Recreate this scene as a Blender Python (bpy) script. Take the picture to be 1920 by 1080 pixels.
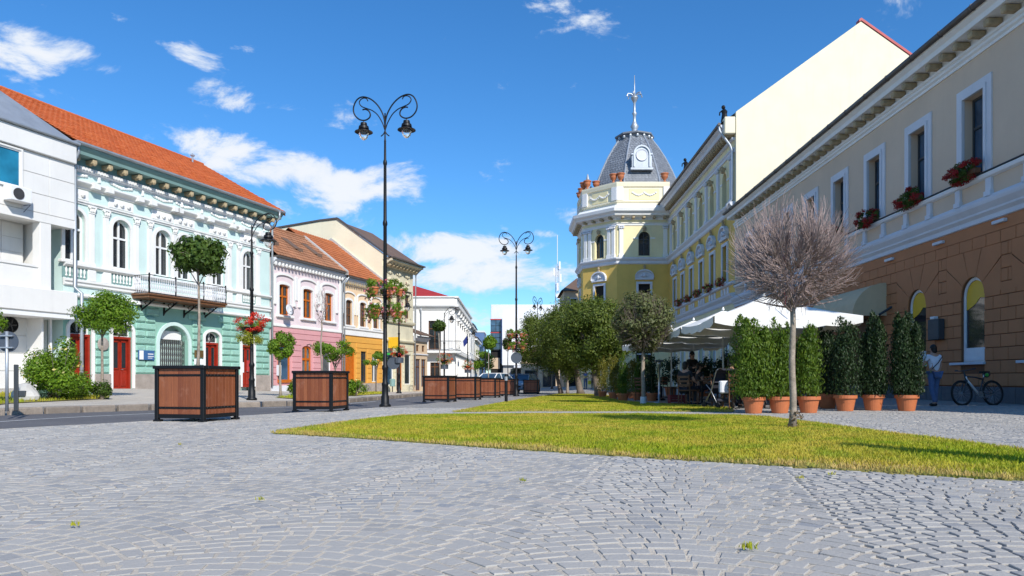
import bpy, math, random
import numpy as np
from mathutils import Vector, Matrix
random.seed(7); RNG = np.random.default_rng(11)
for _o in list(bpy.data.objects): bpy.data.objects.remove(_o)
scene = bpy.context.scene
C = scene.collection
# ------------------------------------------------------------------ camera, sky, sun, exposure
F, CX, HY, CH = 1350.0, 960.0, 711.0, 0.70       # focal length, centre column, horizon row in photo pixels; eye height in m
cam = bpy.data.objects.new('camera', bpy.data.cameras.new('camera')); C.objects.link(cam)
cam.location = (0, 0, CH); cam.rotation_euler = (math.pi/2, 0, 0)
cam.data.sensor_width = 36.0; cam.data.lens = F/1920*36
cam.data.shift_y = (HY-540)/1920; cam.data.clip_start = .05; cam.data.clip_end = 6000
scene.camera = cam
SUN = Vector((1.25, -2.3, 1.95)).normalized()      # towards the sun: behind the camera, to the right
SUN_EL = math.asin(SUN.z); SUN_AZ = math.atan2(SUN.x, SUN.y)
scene.view_settings.view_transform = 'Standard'; scene.view_settings.look = 'None'
scene.view_settings.gamma = 1; scene.view_settings.use_curve_mapping = False
scene.view_settings.exposure = 0.06
sl = bpy.data.lights.new('sun', 'SUN'); sl.energy = 4.9; sl.angle = math.radians(.53); sl.color = (1, .955, .88)
sun = bpy.data.objects.new('sun', sl); C.objects.link(sun); sun.location = (20, -30, 40)
sun.rotation_euler = SUN.to_track_quat('Z', 'Y').to_euler()
world = bpy.data.worlds.new('World'); scene.world = world; world.use_nodes = True
def build_sky():
    nt = world.node_tree; N = nt.nodes; L = nt.links; N.clear()
    out = N.new('ShaderNodeOutputWorld'); bg = N.new('ShaderNodeBackground'); bg.inputs[1].default_value = .11
    sky = N.new('ShaderNodeTexSky'); sky.sky_type = 'NISHITA'; sky.sun_disc = False
    sky.sun_elevation = SUN_EL; sky.sun_rotation = SUN_AZ; sky.air_density = 1.1; sky.dust_density = .25; sky.ozone_density = 2.4; sky.altitude = 350
    tint = N.new('ShaderNodeMix'); tint.data_type = 'RGBA'; tint.blend_type = 'MULTIPLY'; tint.inputs[0].default_value = 1; L.new(sky.outputs[0], tint.inputs['A']); tint.inputs['B'].default_value = (.85, 1.17, 1.50, 1)   # deep, clear summer air
    hs = N.new('ShaderNodeHueSaturation'); hs.inputs['Saturation'].default_value = 1.12; hs.inputs['Value'].default_value = 1.0
    L.new(tint.outputs['Result'], hs.inputs['Color'])
    tc = N.new('ShaderNodeTexCoord'); D = tc.outputs['Generated']
    def math_(op, a, b=None, clamp=False):
        m = N.new('ShaderNodeMath'); m.operation = op; m.use_clamp = clamp
        for i, q in enumerate((a, b)):
            if q is None: continue
            if isinstance(q, (int, float)): m.inputs[i].default_value = q
            else: L.new(q, m.inputs[i])
        return m.outputs[0]
    def noise(scale, detail, rough, vec, dist=0):
        n = N.new('ShaderNodeTexNoise'); n.inputs['Scale'].default_value = scale; n.inputs['Detail'].default_value = detail
        n.inputs['Roughness'].default_value = rough; n.inputs['Distortion'].default_value = dist; L.new(vec, n.inputs['Vector']); return n.outputs[0]
    mp = N.new('ShaderNodeMapping'); mp.inputs['Scale'].default_value = (1, 1, 1.9); mp.inputs['Location'].default_value = (3.1, 1.7, .4); L.new(D, mp.inputs['Vector'])
    n1 = noise(9.5, 10, .62, mp.outputs[0], .35)
    n2 = noise(2.1, 3, .5, mp.outputs[0], 0)
    # where the clouds of this afternoon stand: px x, px y, half-width, half-height (photo pixels), weight
    blobs = [(110,95,150,42,.30),(0,100,90,45,.26),(350,98,70,32,.22),(215,35,60,20,.16),(450,183,125,30,.30),(505,95,90,20,.22),(380,265,130,30,.28),
             (480,310,200,55,.36),(650,350,170,45,.30),(560,392,240,40,.25),(850,465,170,45,.38),(905,520,240,45,.34),(830,600,240,60,.26),(780,375,70,22,.18),(1050,400,40,25,.14),(930,425,80,16,.16),(1010,437,50,12,.15),(1300,560,300,70,.2),(90,8,40,16,.1)]
    acc = None
    for (x, y, w, h, k) in blobs:
        d = Vector(((x-CX)/F, 1, (HY-y)/F)); ln = d.length; d.normalize()
        sub = N.new('ShaderNodeVectorMath'); sub.operation = 'SUBTRACT'; L.new(D, sub.inputs[0]); sub.inputs[1].default_value = d
        mu = N.new('ShaderNodeVectorMath'); mu.operation = 'MULTIPLY'; L.new(sub.outputs[0], mu.inputs[0])
        mu.inputs[1].default_value = (F*ln/w, F*ln/w, F*ln/h)
        le = N.new('ShaderNodeVectorMath'); le.operation = 'LENGTH'; L.new(mu.outputs[0], le.inputs[0])
        f = N.new('ShaderNodeMapRange'); f.interpolation_type = 'SMOOTHSTEP'; L.new(le.outputs['Value'], f.inputs[0])
        f.inputs[1].default_value = 1.35; f.inputs[2].default_value = .15; f.inputs[3].default_value = 0; f.inputs[4].default_value = k
        acc = f.outputs[0] if acc is None else math_('MAXIMUM', acc, f.outputs[0])
    gen = math_('MULTIPLY', math_('SUBTRACT', n2, .60, True), .9)           # the same broken cloud carries on all round
    acc = math_('MAXIMUM', acc, gen)
    dens = math_('ADD', math_('MULTIPLY', math_('SUBTRACT', n1, .61), 1.9), math_('MULTIPLY', acc, 1.4))
    mask = N.new('ShaderNodeMapRange'); mask.interpolation_type = 'SMOOTHSTEP'; L.new(dens, mask.inputs[0])
    mask.inputs[1].default_value = .02; mask.inputs[2].default_value = .32; mask.inputs[3].default_value = 0; mask.inputs[4].default_value = .93
    ramp = N.new('ShaderNodeMapRange'); L.new(dens, ramp.inputs[0]); ramp.inputs[1].default_value = .05; ramp.inputs[2].default_value = .4; ramp.inputs[3].default_value = 0; ramp.inputs[4].default_value = 1
    cc = N.new('ShaderNodeMix'); cc.data_type = 'RGBA'; L.new(ramp.outputs[0], cc.inputs[0])
    cc.inputs['A'].default_value = (6.2, 7.2, 8.6, 1); cc.inputs['B'].default_value = (8.2, 8.4, 8.7, 1)
    mix = N.new('ShaderNodeMix'); mix.data_type = 'RGBA'; L.new(mask.outputs[0], mix.inputs[0])
    L.new(hs.outputs[0], mix.inputs['A']); L.new(cc.outputs['Result'], mix.inputs['B'])
    L.new(mix.outputs['Result'], bg.inputs[0]); L.new(bg.outputs[0], out.inputs[0])
build_sky()

# ------------------------------------------------------------------ ground shape (metres) and pixel helpers
def sstep(t): t = min(1, max(0, t)); return t*t*(3-2*t)
def G(X, Y):                                          # the square falls away gently from the camera, less so on the right
    w = 1-.75*sstep((X-3)/6)
    return -.0075*(min(max(Y, 8), 130)-8)*w
def lerp_tab(t, xs, ys):
    return float(np.interp(t, xs, ys))
NEAR_Y = [-12, 3, 10.4, 18.6, 24.1, 29, 36, 44, 60, 130]; NEAR_X = [-18.6, -11, -7.4, -4.2, -2.86, -2.3, -1.8, -1.0, -.4, 0]
FAR_Y = [-12, 9, 17.6, 22.2, 23.1, 28.2, 36.2, 54.4, 64, 130]; FAR_X = [-25, -14.6, -11.2, -8.5, -7.4, -6.4, -6.0, -5.3, -4.6, -4.6]
def near_edge(Y): return lerp_tab(Y, NEAR_Y, NEAR_X)
def far_edge(Y): return lerp_tab(Y, FAR_Y, FAR_X)
def S(X, Y):                                          # left pavement: kerb plus a rise towards the house fronts
    R = lerp_tab(Y, [0, 30, 40, 50], [.37, .37, .22, .03])
    return G(X, Y)+.10+R*min(1, max(0, (far_edge(Y)-X)/9))
def at(x, y, Y): return Vector(((x-CX)/F*Y, Y, CH+(HY-y)/F*Y))
def on(x, y, fun=G):
    Y = 15.
    for _ in range(60):
        X = (x-CX)/F*Y; Y2 = (CH-fun(X, Y))*F/(y-HY); Y = .5*Y+.5*min(Y2, 300)
    return Vector(((x-CX)/F*Y, Y, fun((x-CX)/F*Y, Y)))

# ------------------------------------------------------------------ objects
def tag(o, label, cat, group=None, kind=None):
    if label: o['label'] = label
    if cat: o['category'] = cat
    if group: o['group'] = group
    if kind: o['kind'] = kind
    return o
def thing(name, label, cat, loc=(0,0,0), rz=0, group=None):
    o = bpy.data.objects.new(name, None); C.objects.link(o); o.empty_display_size = .2
    o.location = loc; o.rotation_euler = (0, 0, rz); return tag(o, label, cat, group)
def link(name, me, parent=None, loc=None, rot=None, scale=None):
    o = bpy.data.objects.new(name, me); C.objects.link(o); o.parent = parent
    if loc is not None: o.location = loc
    if rot is not None: o.rotation_euler = rot
    if scale is not None: o.scale = scale
    return o
def copy_tree(o, parent=None, label=None):
    c = o.copy(); C.objects.link(c); c.parent = parent
    if label: c['label'] = label
    for ch in list(o.children): copy_tree(ch, c)
    return c
class MB:
    def __init__(s): s.v = []; s.f = []
    def add(s, vs, fs):
        n = len(s.v); s.v += [tuple(v) for v in vs]; s.f += [tuple(i+n for i in f) for f in fs]; return s
    def box(s, x0, x1, y0, y1, z0, z1):
        return s.add([(x0,y0,z0),(x1,y0,z0),(x1,y1,z0),(x0,y1,z0),(x0,y0,z1),(x1,y0,z1),(x1,y1,z1),(x0,y1,z1)],
                     [(3,2,1,0),(4,5,6,7),(0,1,5,4),(1,2,6,5),(2,3,7,6),(3,0,4,7)])
    def cbox(s, x0, x1, y0, y1, z0, z1, c=.01):            # box with chamfered edges
        X=(x0,x1); Y=(y0,y1); Z=(z0,z1); vs=[]; id={}
        for i in (0,1):
            for j in (0,1):
                for k in (0,1):
                    ix = X[i]+(c if i==0 else -c); iy = Y[j]+(c if j==0 else -c); iz = Z[k]+(c if k==0 else -c)
                    id[i,j,k] = len(vs); vs += [(X[i],iy,iz),(ix,Y[j],iz),(ix,iy,Z[k])]
        fs=[]; g=lambda i,j,k,a: id[i,j,k]+a
        for i in (0,1):
            fs.append((g(i,0,0,0),g(i,1,0,0),g(i,1,1,0),g(i,0,1,0))); fs.append((g(0,i,0,1),g(1,i,0,1),g(1,i,1,1),g(0,i,1,1))); fs.append((g(0,0,i,2),g(1,0,i,2),g(1,1,i,2),g(0,1,i,2)))
            for j in (0,1):
                fs.append((g(i,j,0,0),g(i,j,1,0),g(i,j,1,1),g(i,j,0,1))); fs.append((g(i,0,j,0),g(i,1,j,0),g(i,1,j,2),g(i,0,j,2))); fs.append((g(0,i,j,1),g(1,i,j,1),g(1,i,j,2),g(0,i,j,2)))
                for k in (0,1): fs.append((g(i,j,k,0),g(i,j,k,1),g(i,j,k,2)))
        cx=Vector(((x0+x1)/2,(y0+y1)/2,(z0+z1)/2)); out=[]
        for f in fs:
            p=[Vector(vs[q]) for q in f]; n=(p[1]-p[0]).cross(p[2]-p[0]); m=sum(p,Vector())/len(p)
            out.append(f if n.dot(m-cx)>0 else f[::-1])
        return s.add(vs,out)
    def poly(s, pts): return s.add(pts, [tuple(range(len(pts)))])
    def prism(s, poly, d0, d1, axis='y'):                    # poly in the two other axes (x,z) / (x,y) / (y,z)
        m = {'y': lambda a,b,d:(a,d,b), 'z': lambda a,b,d:(a,b,d), 'x': lambda a,b,d:(d,a,b)}[axis]; n=len(poly)
        vs=[m(a,b,d0) for a,b in poly]+[m(a,b,d1) for a,b in poly]
        fs=[tuple(range(n)), tuple(range(2*n-1,n-1,-1))]+[(i,(i+1)%n,n+(i+1)%n,n+i) for i in range(n)]
        return s.add(vs,fs)
    def tube(s, pts, r, n=6, cap=True):
        P=[Vector(p) for p in pts]; rr = r if isinstance(r,(list,tuple)) else [r]*len(P); vs=[]; fs=[]
        t0=(P[1]-P[0]).normalized(); up=Vector((0,0,1)) if abs(t0.z)<.9 else Vector((1,0,0)); a=t0.cross(up).normalized()
        for i,p in enumerate(P):
            t=((P[min(i+1,len(P)-1)]-P[max(i-1,0)])).normalized(); a=(a-t*a.dot(t)).normalized(); b=t.cross(a)
            for k in range(n):
                th=2*math.pi*k/n; vs.append(p+(a*math.cos(th)+b*math.sin(th))*rr[i])
        for i in range(len(P)-1):
            for k in range(n): fs.append((i*n+k,i*n+(k+1)%n,(i+1)*n+(k+1)%n,(i+1)*n+k))
        if cap: fs += [tuple(range(n))[::-1], tuple((len(P)-1)*n+k for k in range(n))]
        return s.add(vs,fs)
    def lathe(s, prof, c=(0,0,0), n=16, cap=True):           # prof: (r, z)
        vs=[]; fs=[]
        for r,z in prof:
            for k in range(n): th=2*math.pi*k/n; vs.append((c[0]+r*math.cos(th),c[1]+r*math.sin(th),c[2]+z))
        for i in range(len(prof)-1):
            for k in range(n): fs.append((i*n+k,i*n+(k+1)%n,(i+1)*n+(k+1)%n,(i+1)*n+k))
        if cap: fs += [tuple(range(n))[::-1], tuple((len(prof)-1)*n+k for k in range(n))]
        return s.add(vs,fs)
    def ball(s, c, r, n=8, m=6):
        r = r if isinstance(r,(list,tuple)) else (r,r,r)
        pr=[(max(1e-3,math.sin(math.pi*i/m)),-math.cos(math.pi*i/m)) for i in range(m+1)]; vs=[]; fs=[]
        for a,z in pr:
            for k in range(n): th=2*math.pi*k/n; vs.append((c[0]+r[0]*a*math.cos(th),c[1]+r[1]*a*math.sin(th),c[2]+r[2]*z))
        for i in range(m):
            for k in range(n): fs.append((i*n+k,i*n+(k+1)%n,(i+1)*n+(k+1)%n,(i+1)*n+k))
        return s.add(vs,fs)
    def xf(s, M):
        s.v=[tuple(M@Vector(v)) for v in s.v]; return s
    def mesh(s, name, mat, off=(0,0,0), smooth=False):
        me=bpy.data.meshes.new(name)
        me.from_pydata([(x-off[0],y-off[1],z-off[2]) for x,y,z in s.v] if off!=(0,0,0) else s.v,[],s.f)
        if mat: me.materials.append(mat)
        if smooth: me.polygons.foreach_set('use_smooth',[True]*len(me.polygons))
        return me
    def build(s, name, mat, parent=None, off=(0,0,0), smooth=False, **k):
        return link(name, s.mesh(name,mat,off,smooth), parent, **k)
def np_mesh(name, verts, faces, mat, smooth=False):           # big meshes: faces an (n,3|4) array
    me=bpy.data.meshes.new(name); nv=len(verts); nf,k=faces.shape
    me.vertices.add(nv); me.vertices.foreach_set('co',np.ascontiguousarray(verts,dtype=np.float32).ravel())
    me.loops.add(nf*k); me.loops.foreach_set('vertex_index',np.ascontiguousarray(faces,dtype=np.int32).ravel())
    me.polygons.add(nf); me.polygons.foreach_set('loop_start',np.arange(0,nf*k,k,dtype=np.int32))
    me.polygons.foreach_set('loop_total',np.full(nf,k,dtype=np.int32))
    me.polygons.foreach_set('use_smooth',np.full(nf,smooth,dtype=bool))
    if mat: me.materials.append(mat)
    me.update(calc_edges=True); me.validate(); return me

# ------------------------------------------------------------------ materials
class NT:
    def __init__(s, name):
        s.m=bpy.data.materials.new(name); s.m.use_nodes=True; s.t=s.m.node_tree; s.N=s.t.nodes; s.L=s.t.links
        s.b=s.N['Principled BSDF']; s.out=s.N['Material Output']
    def n(s,t,**k):
        q=s.N.new(t)
        for a,b in k.items(): setattr(q,a,b)
        return q
    def set(s,q,i,v):
        if isinstance(v,bpy.types.NodeSocket): s.L.new(v,q.inputs[i])
        else: q.inputs[i].default_value=v
    def pos(s): return s.n('ShaderNodeNewGeometry').outputs['Position']
    def isl(s): return s.n('ShaderNodeNewGeometry').outputs['Random Per Island']
    def orand(s): return s.n('ShaderNodeObjectInfo').outputs['Random']
    def map(s,v,scale=(1,1,1),rot=(0,0,0),loc=(0,0,0)):
        q=s.n('ShaderNodeMapping'); s.L.new(v,q.inputs[0]); q.inputs['Scale'].default_value=scale; q.inputs['Rotation'].default_value=rot; q.inputs['Location'].default_value=loc; return q.outputs[0]
    def noise(s,v,scale,detail=4,rough=.55):
        q=s.n('ShaderNodeTexNoise'); s.L.new(v,q.inputs['Vector']); q.inputs['Scale'].default_value=scale; q.inputs['Detail'].default_value=detail; q.inputs['Roughness'].default_value=rough; return q.outputs[0]
    def rng(s,v,a,b,c,d):
        q=s.n('ShaderNodeMapRange'); s.L.new(v,q.inputs[0])
        for i,x in enumerate((a,b,c,d)): q.inputs[i+1].default_value=x
        return q.outputs[0]
    def mixc(s,f,a,b,mode='MIX'):
        q=s.n('ShaderNodeMix',data_type='RGBA',blend_type=mode); s.set(q,0,f); 
        s.set(q,'A',a if isinstance(a,bpy.types.NodeSocket) else (*a[:3],1)); s.set(q,'B',b if isinstance(b,bpy.types.NodeSocket) else (*b[:3],1)); return q.outputs['Result']
    def math(s,op,a,b=0.,clamp=False):
        q=s.n('ShaderNodeMath',operation=op,use_clamp=clamp); s.set(q,0,a); s.set(q,1,b); return q.outputs[0]
    def bump(s,h,dist=.01,strength=1.):
        q=s.n('ShaderNodeBump'); s.L.new(h,q.inputs['Height']); q.inputs['Distance'].default_value=dist; q.inputs['Strength'].default_value=strength; s.L.new(q.outputs[0],s.b.inputs['Normal'])
    def col(s,v): s.set(s.b,'Base Color',v if isinstance(v,bpy.types.NodeSocket) else (*v[:3],1))
    def rough(s,v): s.set(s.b,'Roughness',v)
def mk(name, col, rough=.8, var=.10, scale=1.3, bump=.004, bscale=60, metal=0., streak=0., isl=0., orand=0., dirt=None, spec=.4):
    t=NT(name); p=t.pos(); c=tuple(col)
    n=t.noise(p,scale,5,.6); lo=tuple(x*(1-var) for x in c); hi=tuple(min(1,x*(1+var*.7)) for x in c)
    cc=t.mixc(t.rng(n,.3,.7,0,1),lo,hi)
    n2=t.noise(p,scale*14,3,.6); cc=t.mixc(t.rng(n2,.35,.75,0,var*.9),cc,tuple(x*.72 for x in c))
    if streak:                                              # rain streaks, running down
        st=t.noise(t.map(p,(2.3,2.3,.16)),1.6,5,.65); cc=t.mixc(t.rng(st,.52,.78,0,streak),cc,tuple(x*.62+.02 for x in c))
    if isl: cc=t.mixc(t.rng(t.isl(),0,1,0,isl),cc,tuple(x*.45 for x in c))
    if orand: cc=t.mixc(t.rng(t.orand(),0,1,0,orand),cc,tuple(x*.5 for x in c))
    t.col(cc); t.set(t.b,'Roughness',rough); t.b.inputs['Metallic'].default_value=metal; t.b.inputs['Specular IOR Level'].default_value=spec
    if bump: t.bump(t.noise(p,bscale,4,.6),bump,.8)
    return t.m
def mk_leaf(name, c1, c2, c3, trans=.35, rough=.5):
    t=NT(name); i=t.isl(); p=t.pos()
    a=t.mixc(t.rng(i,0,.6,0,1),c1,c2); a=t.mixc(t.rng(i,.72,1,0,.9),a,c3)
    a=t.mixc(t.rng(t.noise(p,2.2,3),.35,.65,0,.45),a,tuple(x*.6 for x in c1))
    t.col(a); t.rough(rough); t.b.inputs['Specular IOR Level'].default_value=.35
    tr=t.n('ShaderNodeBsdfTranslucent'); t.L.new(t.mixc(.5,a,(c2[0]*1.5,c2[1]*1.5,c2[2]*.7)),tr.inputs[0])
    ms=t.n('ShaderNodeMixShader'); ms.inputs[0].default_value=trans; t.L.new(t.b.outputs[0],ms.inputs[1]); t.L.new(tr.outputs[0],ms.inputs[2]); t.L.new(ms.outputs[0],t.out.inputs[0])
    return t.m
M={}
def mats():
    W=dict(streak=.22,scale=.7)
    M['white']=mk('white_stucco',(.80,.79,.76),.75,.06,**W)
    M['white_panel']=mk('white_panel',(.76,.745,.71),.6,.05,streak=.18,scale=.6)
    M['mint_light']=mk('light_mint_stucco',(.58,.73,.69),.85,.08,**W)
    M['mint']=mk('mint_stucco',(.30,.54,.44),.85,.10,orand=.22,**W)
    M['mint_dark']=mk('grey_green_paint_shade',(.20,.33,.31),.8,.1)  # own paint on panels and bin; painted-in shade on cornice and gap wall
    M['pinklight']=mk('pale_pink_stucco',(.74,.62,.63),.85,.08,**W)
    M['pink']=mk('pink_stucco',(.66,.33,.34),.85,.09,orand=.12,**W)
    M['peach']=mk('peach_stucco',(.80,.58,.37),.85,.08,**W)
    M['orange']=mk('orange_stucco',(.72,.36,.065),.85,.09,orand=.12,**W)
    M['cream']=mk('cream_stucco',(.84,.76,.55),.85,.06,**W)
    M['cream_old']=mk('old_cream_stucco',(.66,.60,.43),.88,.16,streak=.4,scale=1.)
    M['beige']=mk('beige_stucco',(.60,.45,.30),.85,.1,**W)
    M['yl']=mk('pale_yellow_stucco',(.82,.72,.43),.85,.08,**W)
    M['yd']=mk('deep_yellow_stucco',(.74,.49,.12),.85,.09,**W)
    M['right_up']=mk('tan_stucco',(.66,.51,.37),.85,.06,scale=.5,streak=.1)
    M['brown']=mk('brown_block',(.50,.205,.085),.85,.08,orand=.08,streak=.1)
    M['brown_joint']=mk('brown_joint',(.19,.08,.036),.9,.1)
    M['grey_white']=mk('grey_white_trim',(.66,.67,.70),.75,.06,**W)
    M['stone']=mk('plinth_stone',(.36,.31,.27),.9,.22,4,.01,30)
    M['grey_stone']=mk('grey_stone',(.30,.30,.30),.9,.18,4,.01,30,orand=.3)
    M['dark_plinth']=mk('dark_plinth_stone',(.15,.14,.14),.8,.2,3,.006,40,orand=.3)
    M['modillion']=mk('ochre_plaster_ornament',(.42,.33,.20),.85,.25,6)
    M['iron']=mk('black_painted_iron',(.007,.0075,.009),.48,.25,5,.0015,90,spec=.3)
    M['grille']=mk('grey_iron_grille',(.05,.05,.05),.5,.2,5)
    M['zinc']=mk('zinc_sheet',(.42,.45,.48),.45,.12,2,.002,20,metal=.5)
    M['slate']=mk('slate_roof',(.20,.22,.25),.6,.2,2,.004,30,orand=.35)
    M['gutter']=mk('brown_gutter',(.10,.085,.075),.5,.2,3)
    M['door_red']=mk('red_varnished_door',(.30,.022,.009),.4,.22,3,.003,50)
    M['wood_o']=mk('orange_varnished_wood',(.50,.13,.012),.4,.22,5,.003,50)
    M['wood_b']=mk('brown_window_wood',(.16,.07,.03),.5,.2,5)
    M['frame_w']=mk('white_window_frame',(.78,.78,.77),.5,.05,4)
    M['frame_d']=mk('dark_window_frame',(.05,.055,.06),.5,.1,4)
    M['terra']=mk('terracotta',(.47,.16,.07),.75,.16,7,.003,60)
    M['terra_pot']=mk('terracotta_plastic_pot',(.50,.155,.06),.5,.10,6,.001,60)
    M['soil']=mk('soil',(.06,.042,.03),.95,.3,20,.02,40)
    M['plank']=None
    M['canvas']=mk('white_canvas',(.80,.78,.72),.85,.05,2,.003,25)
    M['awning']=mk('beige_awning',(.66,.51,.31),.85,.08,2,.002,60)
    M['bark']=mk('bark',(.19,.15,.12),.9,.35,9,.012,35)
    M['bark_pale']=mk('pale_bark',(.33,.27,.21),.88,.4,12,.01,40)
    M['twig']=mk('reddish_twig',(.38,.285,.26),.8,.3,20,0,10,isl=.6)
    M['rubber']=mk('rubber',(.018,.018,.018),.8,.2,10)
    M['dark']=mk('dark_interior',(.02,.018,.016),.9,.2)
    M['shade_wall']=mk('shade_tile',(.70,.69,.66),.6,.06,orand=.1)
    M['steel']=mk('brushed_steel',(.5,.5,.5),.35,.1,8,metal=.8)
    M['red_roof']=mk('red_sheet_roof',(.38,.035,.03),.55,.14,2)
    M['blue_wall']=mk('blue_cladding',(.10,.17,.32),.5,.12)
    M['sign_back']=mk('grey_sign_back',(.07,.085,.11),.45,.1)
    M['plaque']=mk('blue_plaque',(.05,.13,.30),.45,.1)
    M['brass']=mk('bronze_plaque',(.22,.14,.05),.4,.2,8,metal=.5)
    M['letter']=mk('white_lettering',(.8,.8,.8),.6,.02,bump=0)
    M['flag_blue']=mk('blue_flag',(.03,.05,.25),.8,.1)
    M['skin']=mk('skin',(.50,.28,.19),.55,.06,8,.001,80)
    M['hair']=mk('dark_hair',(.02,.014,.010),.6,.3,30,.004,120)
    M['tee']=mk('white_tee',(.78,.78,.80),.85,.06,6,.004,25)
    M['jeans']=mk('blue_jeans',(.09,.14,.26),.85,.22,7,.004,40)
    M['shirt_blue']=mk('blue_shirt',(.10,.17,.42),.85,.15,7)
    M['shirt_dark']=mk('dark_shirt',(.03,.028,.03),.85,.2,7)
    M['shirt_red']=mk('dark_red_shirt',(.22,.03,.03),.85,.2,7)
    M['trouser']=mk('dark_trousers',(.03,.032,.045),.85,.2,7)
    M['bag_y']=mk('yellow_bag',(.65,.55,.03),.7,.1)
    M['carwhite']=mk('white_car_paint',(.78,.79,.80),.22,.02,bump=0,spec=.6)
    M['carblue']=mk('silver_blue_car_paint',(.28,.36,.46),.25,.03,bump=0,spec=.6)
    M['lens']=mk('lamp_lens',(.75,.75,.75),.15,.02,bump=0,spec=.8)
    M['rim']=mk('alloy_rim',(.45,.45,.46),.35,.05,metal=.8)
    M['green_plastic']=mk('green_plastic',(.08,.42,.06),.4,.1)
    M['concrete']=mk('pale_concrete',(.48,.46,.43),.9,.14,2)
    M['red_stripe']=mk('red_paint',(.45,.05,.05),.5,.1)
    M['yellow_sign']=mk('yellow_sign',(.75,.45,.02),.5,.05)
    M['green_sign']=mk('green_sign',(.03,.40,.08),.5,.05)
    M['paint_line']=mk('white_road_paint',(.62,.62,.60),.8,.25,9)
    # glass
    def glass(name,c,rough=.04):
        t=NT(name); p=t.pos(); n=t.noise(p,.9,3)
        t.col(t.mixc(t.rng(n,.35,.65,0,1),c,tuple(x*.45 for x in c))); t.rough(rough); t.b.inputs['Specular IOR Level'].default_value=.75; t.b.inputs['IOR'].default_value=1.5
        t.bump(t.noise(p,1.3,2),.012,.25); M[name]=t.m
    glass('glass',(.030,.036,.042)); glass('glass_sky',(.06,.12,.20)); glass('glass_blue',(.02,.22,.36)); glass('glass_curtain',(.16,.17,.17),.08)
    t=NT('lamp_bulb_glass'); t.b.inputs['Transmission Weight'].default_value=.9; t.col((.95,.95,.95)); t.rough(.08); t.b.inputs['IOR'].default_value=1.2; M['bulb']=t.m
    # roof tiles: colour only, the courses are geometry
    def tile(name,c,c2,var):
        t=NT(name); p=t.pos(); a=t.mixc(t.rng(t.noise(p,.8,4),.3,.7,0,1),c,c2); a=t.mixc(t.rng(t.isl(),0,1,0,var),a,tuple(x*.5 for x in c))
        a=t.mixc(t.rng(t.noise(p,9,4),.5,.8,0,.35),a,tuple(x*.5 for x in c)); t.col(a); t.rough(.8); t.bump(t.noise(p,60,3),.004,.6); M[name]=t.m
    tile('tile_new',(.52,.115,.026),(.60,.15,.035),.35); tile('tile_old',(.36,.17,.085),(.46,.20,.10),.6); tile('tile_mid',(.48,.15,.045),(.42,.13,.05),.5); tile('tile_brown',(.16,.10,.07),(.2,.13,.09),.5)
    # planks
    t=NT('varnished_plank'); p=t.pos(); r=t.orand()
    a=t.mixc(r,(.20,.055,.020),(.31,.10,.038)); g=t.noise(t.map(p,(60,60,1.6)),2,5,.6); a=t.mixc(t.rng(g,.4,.7,0,.5),a,(.11,.032,.014))
    w=t.noise(p,3.2,5,.65); a=t.mixc(t.rng(w,.55,.75,0,.4),a,(.42,.22,.15)); t.col(a); t.rough(t.rng(w,.4,.7,.38,.62)); t.bump(g,.002,.6); M['plank']=t.m
    # cobbles
    t=NT('granite_cobble'); p=t.pos(); r=t.isl()
    a=t.mixc(r,(.285,.275,.26),(.44,.415,.375)); a=t.mixc(t.rng(r,.93,1,0,.5),a,(.43,.34,.275)); a=t.mixc(t.rng(r,.0,.14,.85,0),a,(.235,.25,.275))
    a=t.mixc(t.rng(t.noise(p,38,5,.7),.35,.75,0,.45),a,(.45,.425,.385)); a=t.mixc(t.rng(t.noise(p,.8,4),.4,.7,0,.30),a,(.33,.305,.27))
    t.col(a); t.rough(.8); t.bump(t.noise(p,55,5,.65),.005,.8); M['cobble']=t.m
    t=NT('joint_sand'); p=t.pos(); a=t.mixc(t.rng(t.noise(p,2.5,5),.35,.7,0,1),(.58,.51,.415),(.43,.385,.32)); t.col(a); t.rough(.95); t.bump(t.noise(p,90,4),.01,1); M['sand']=t.m
    t=NT('far_cobble'); p=t.pos(); v=t.n('ShaderNodeTexVoronoi'); t.L.new(t.map(p,(9.5,9.5,0)),v.inputs['Vector']); v.inputs['Randomness'].default_value=.7
    e=t.n('ShaderNodeTexVoronoi',feature='DISTANCE_TO_EDGE'); t.L.new(t.map(p,(9.5,9.5,0)),e.inputs['Vector']); e.inputs['Randomness'].default_value=.7
    sp=t.n('ShaderNodeSeparateColor'); t.L.new(v.outputs['Color'],sp.inputs[0])
    a=t.mixc(sp.outputs[0],(.30,.29,.275),(.43,.405,.365)); a=t.mixc(t.rng(t.noise(p,.8,4),.4,.7,0,.30),a,(.33,.305,.27)); a=t.mixc(t.rng(e.outputs['Distance'],.03,.10,.8,0),a,(.40,.36,.31)); t.col(a); t.rough(.85)
    t.bump(t.rng(e.outputs['Distance'],.02,.2,0,1),.012,.8); M['farcobble']=t.m
    t=NT('asphalt'); p=t.pos(); a=t.mixc(t.rng(t.noise(p,.5,5),.3,.7,0,1),(.085,.083,.090),(.125,.12,.125)); a=t.mixc(t.rng(t.noise(p,160,3),.45,.75,0,.5),a,(.2,.2,.2)); t.col(a); t.rough(.9); t.bump(t.noise(p,140,3),.006,.8); M['asphalt']=t.m
    t=NT('pavement_slabs'); p=t.pos(); br=t.n('ShaderNodeTexBrick'); t.L.new(t.map(p,(1,1,1),(0,0,.34)),br.inputs['Vector']); br.inputs['Scale'].default_value=1; br.inputs['Brick Width'].default_value=.4; br.inputs['Row Height'].default_value=.4; br.inputs['Mortar Size'].default_value=.008
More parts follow.
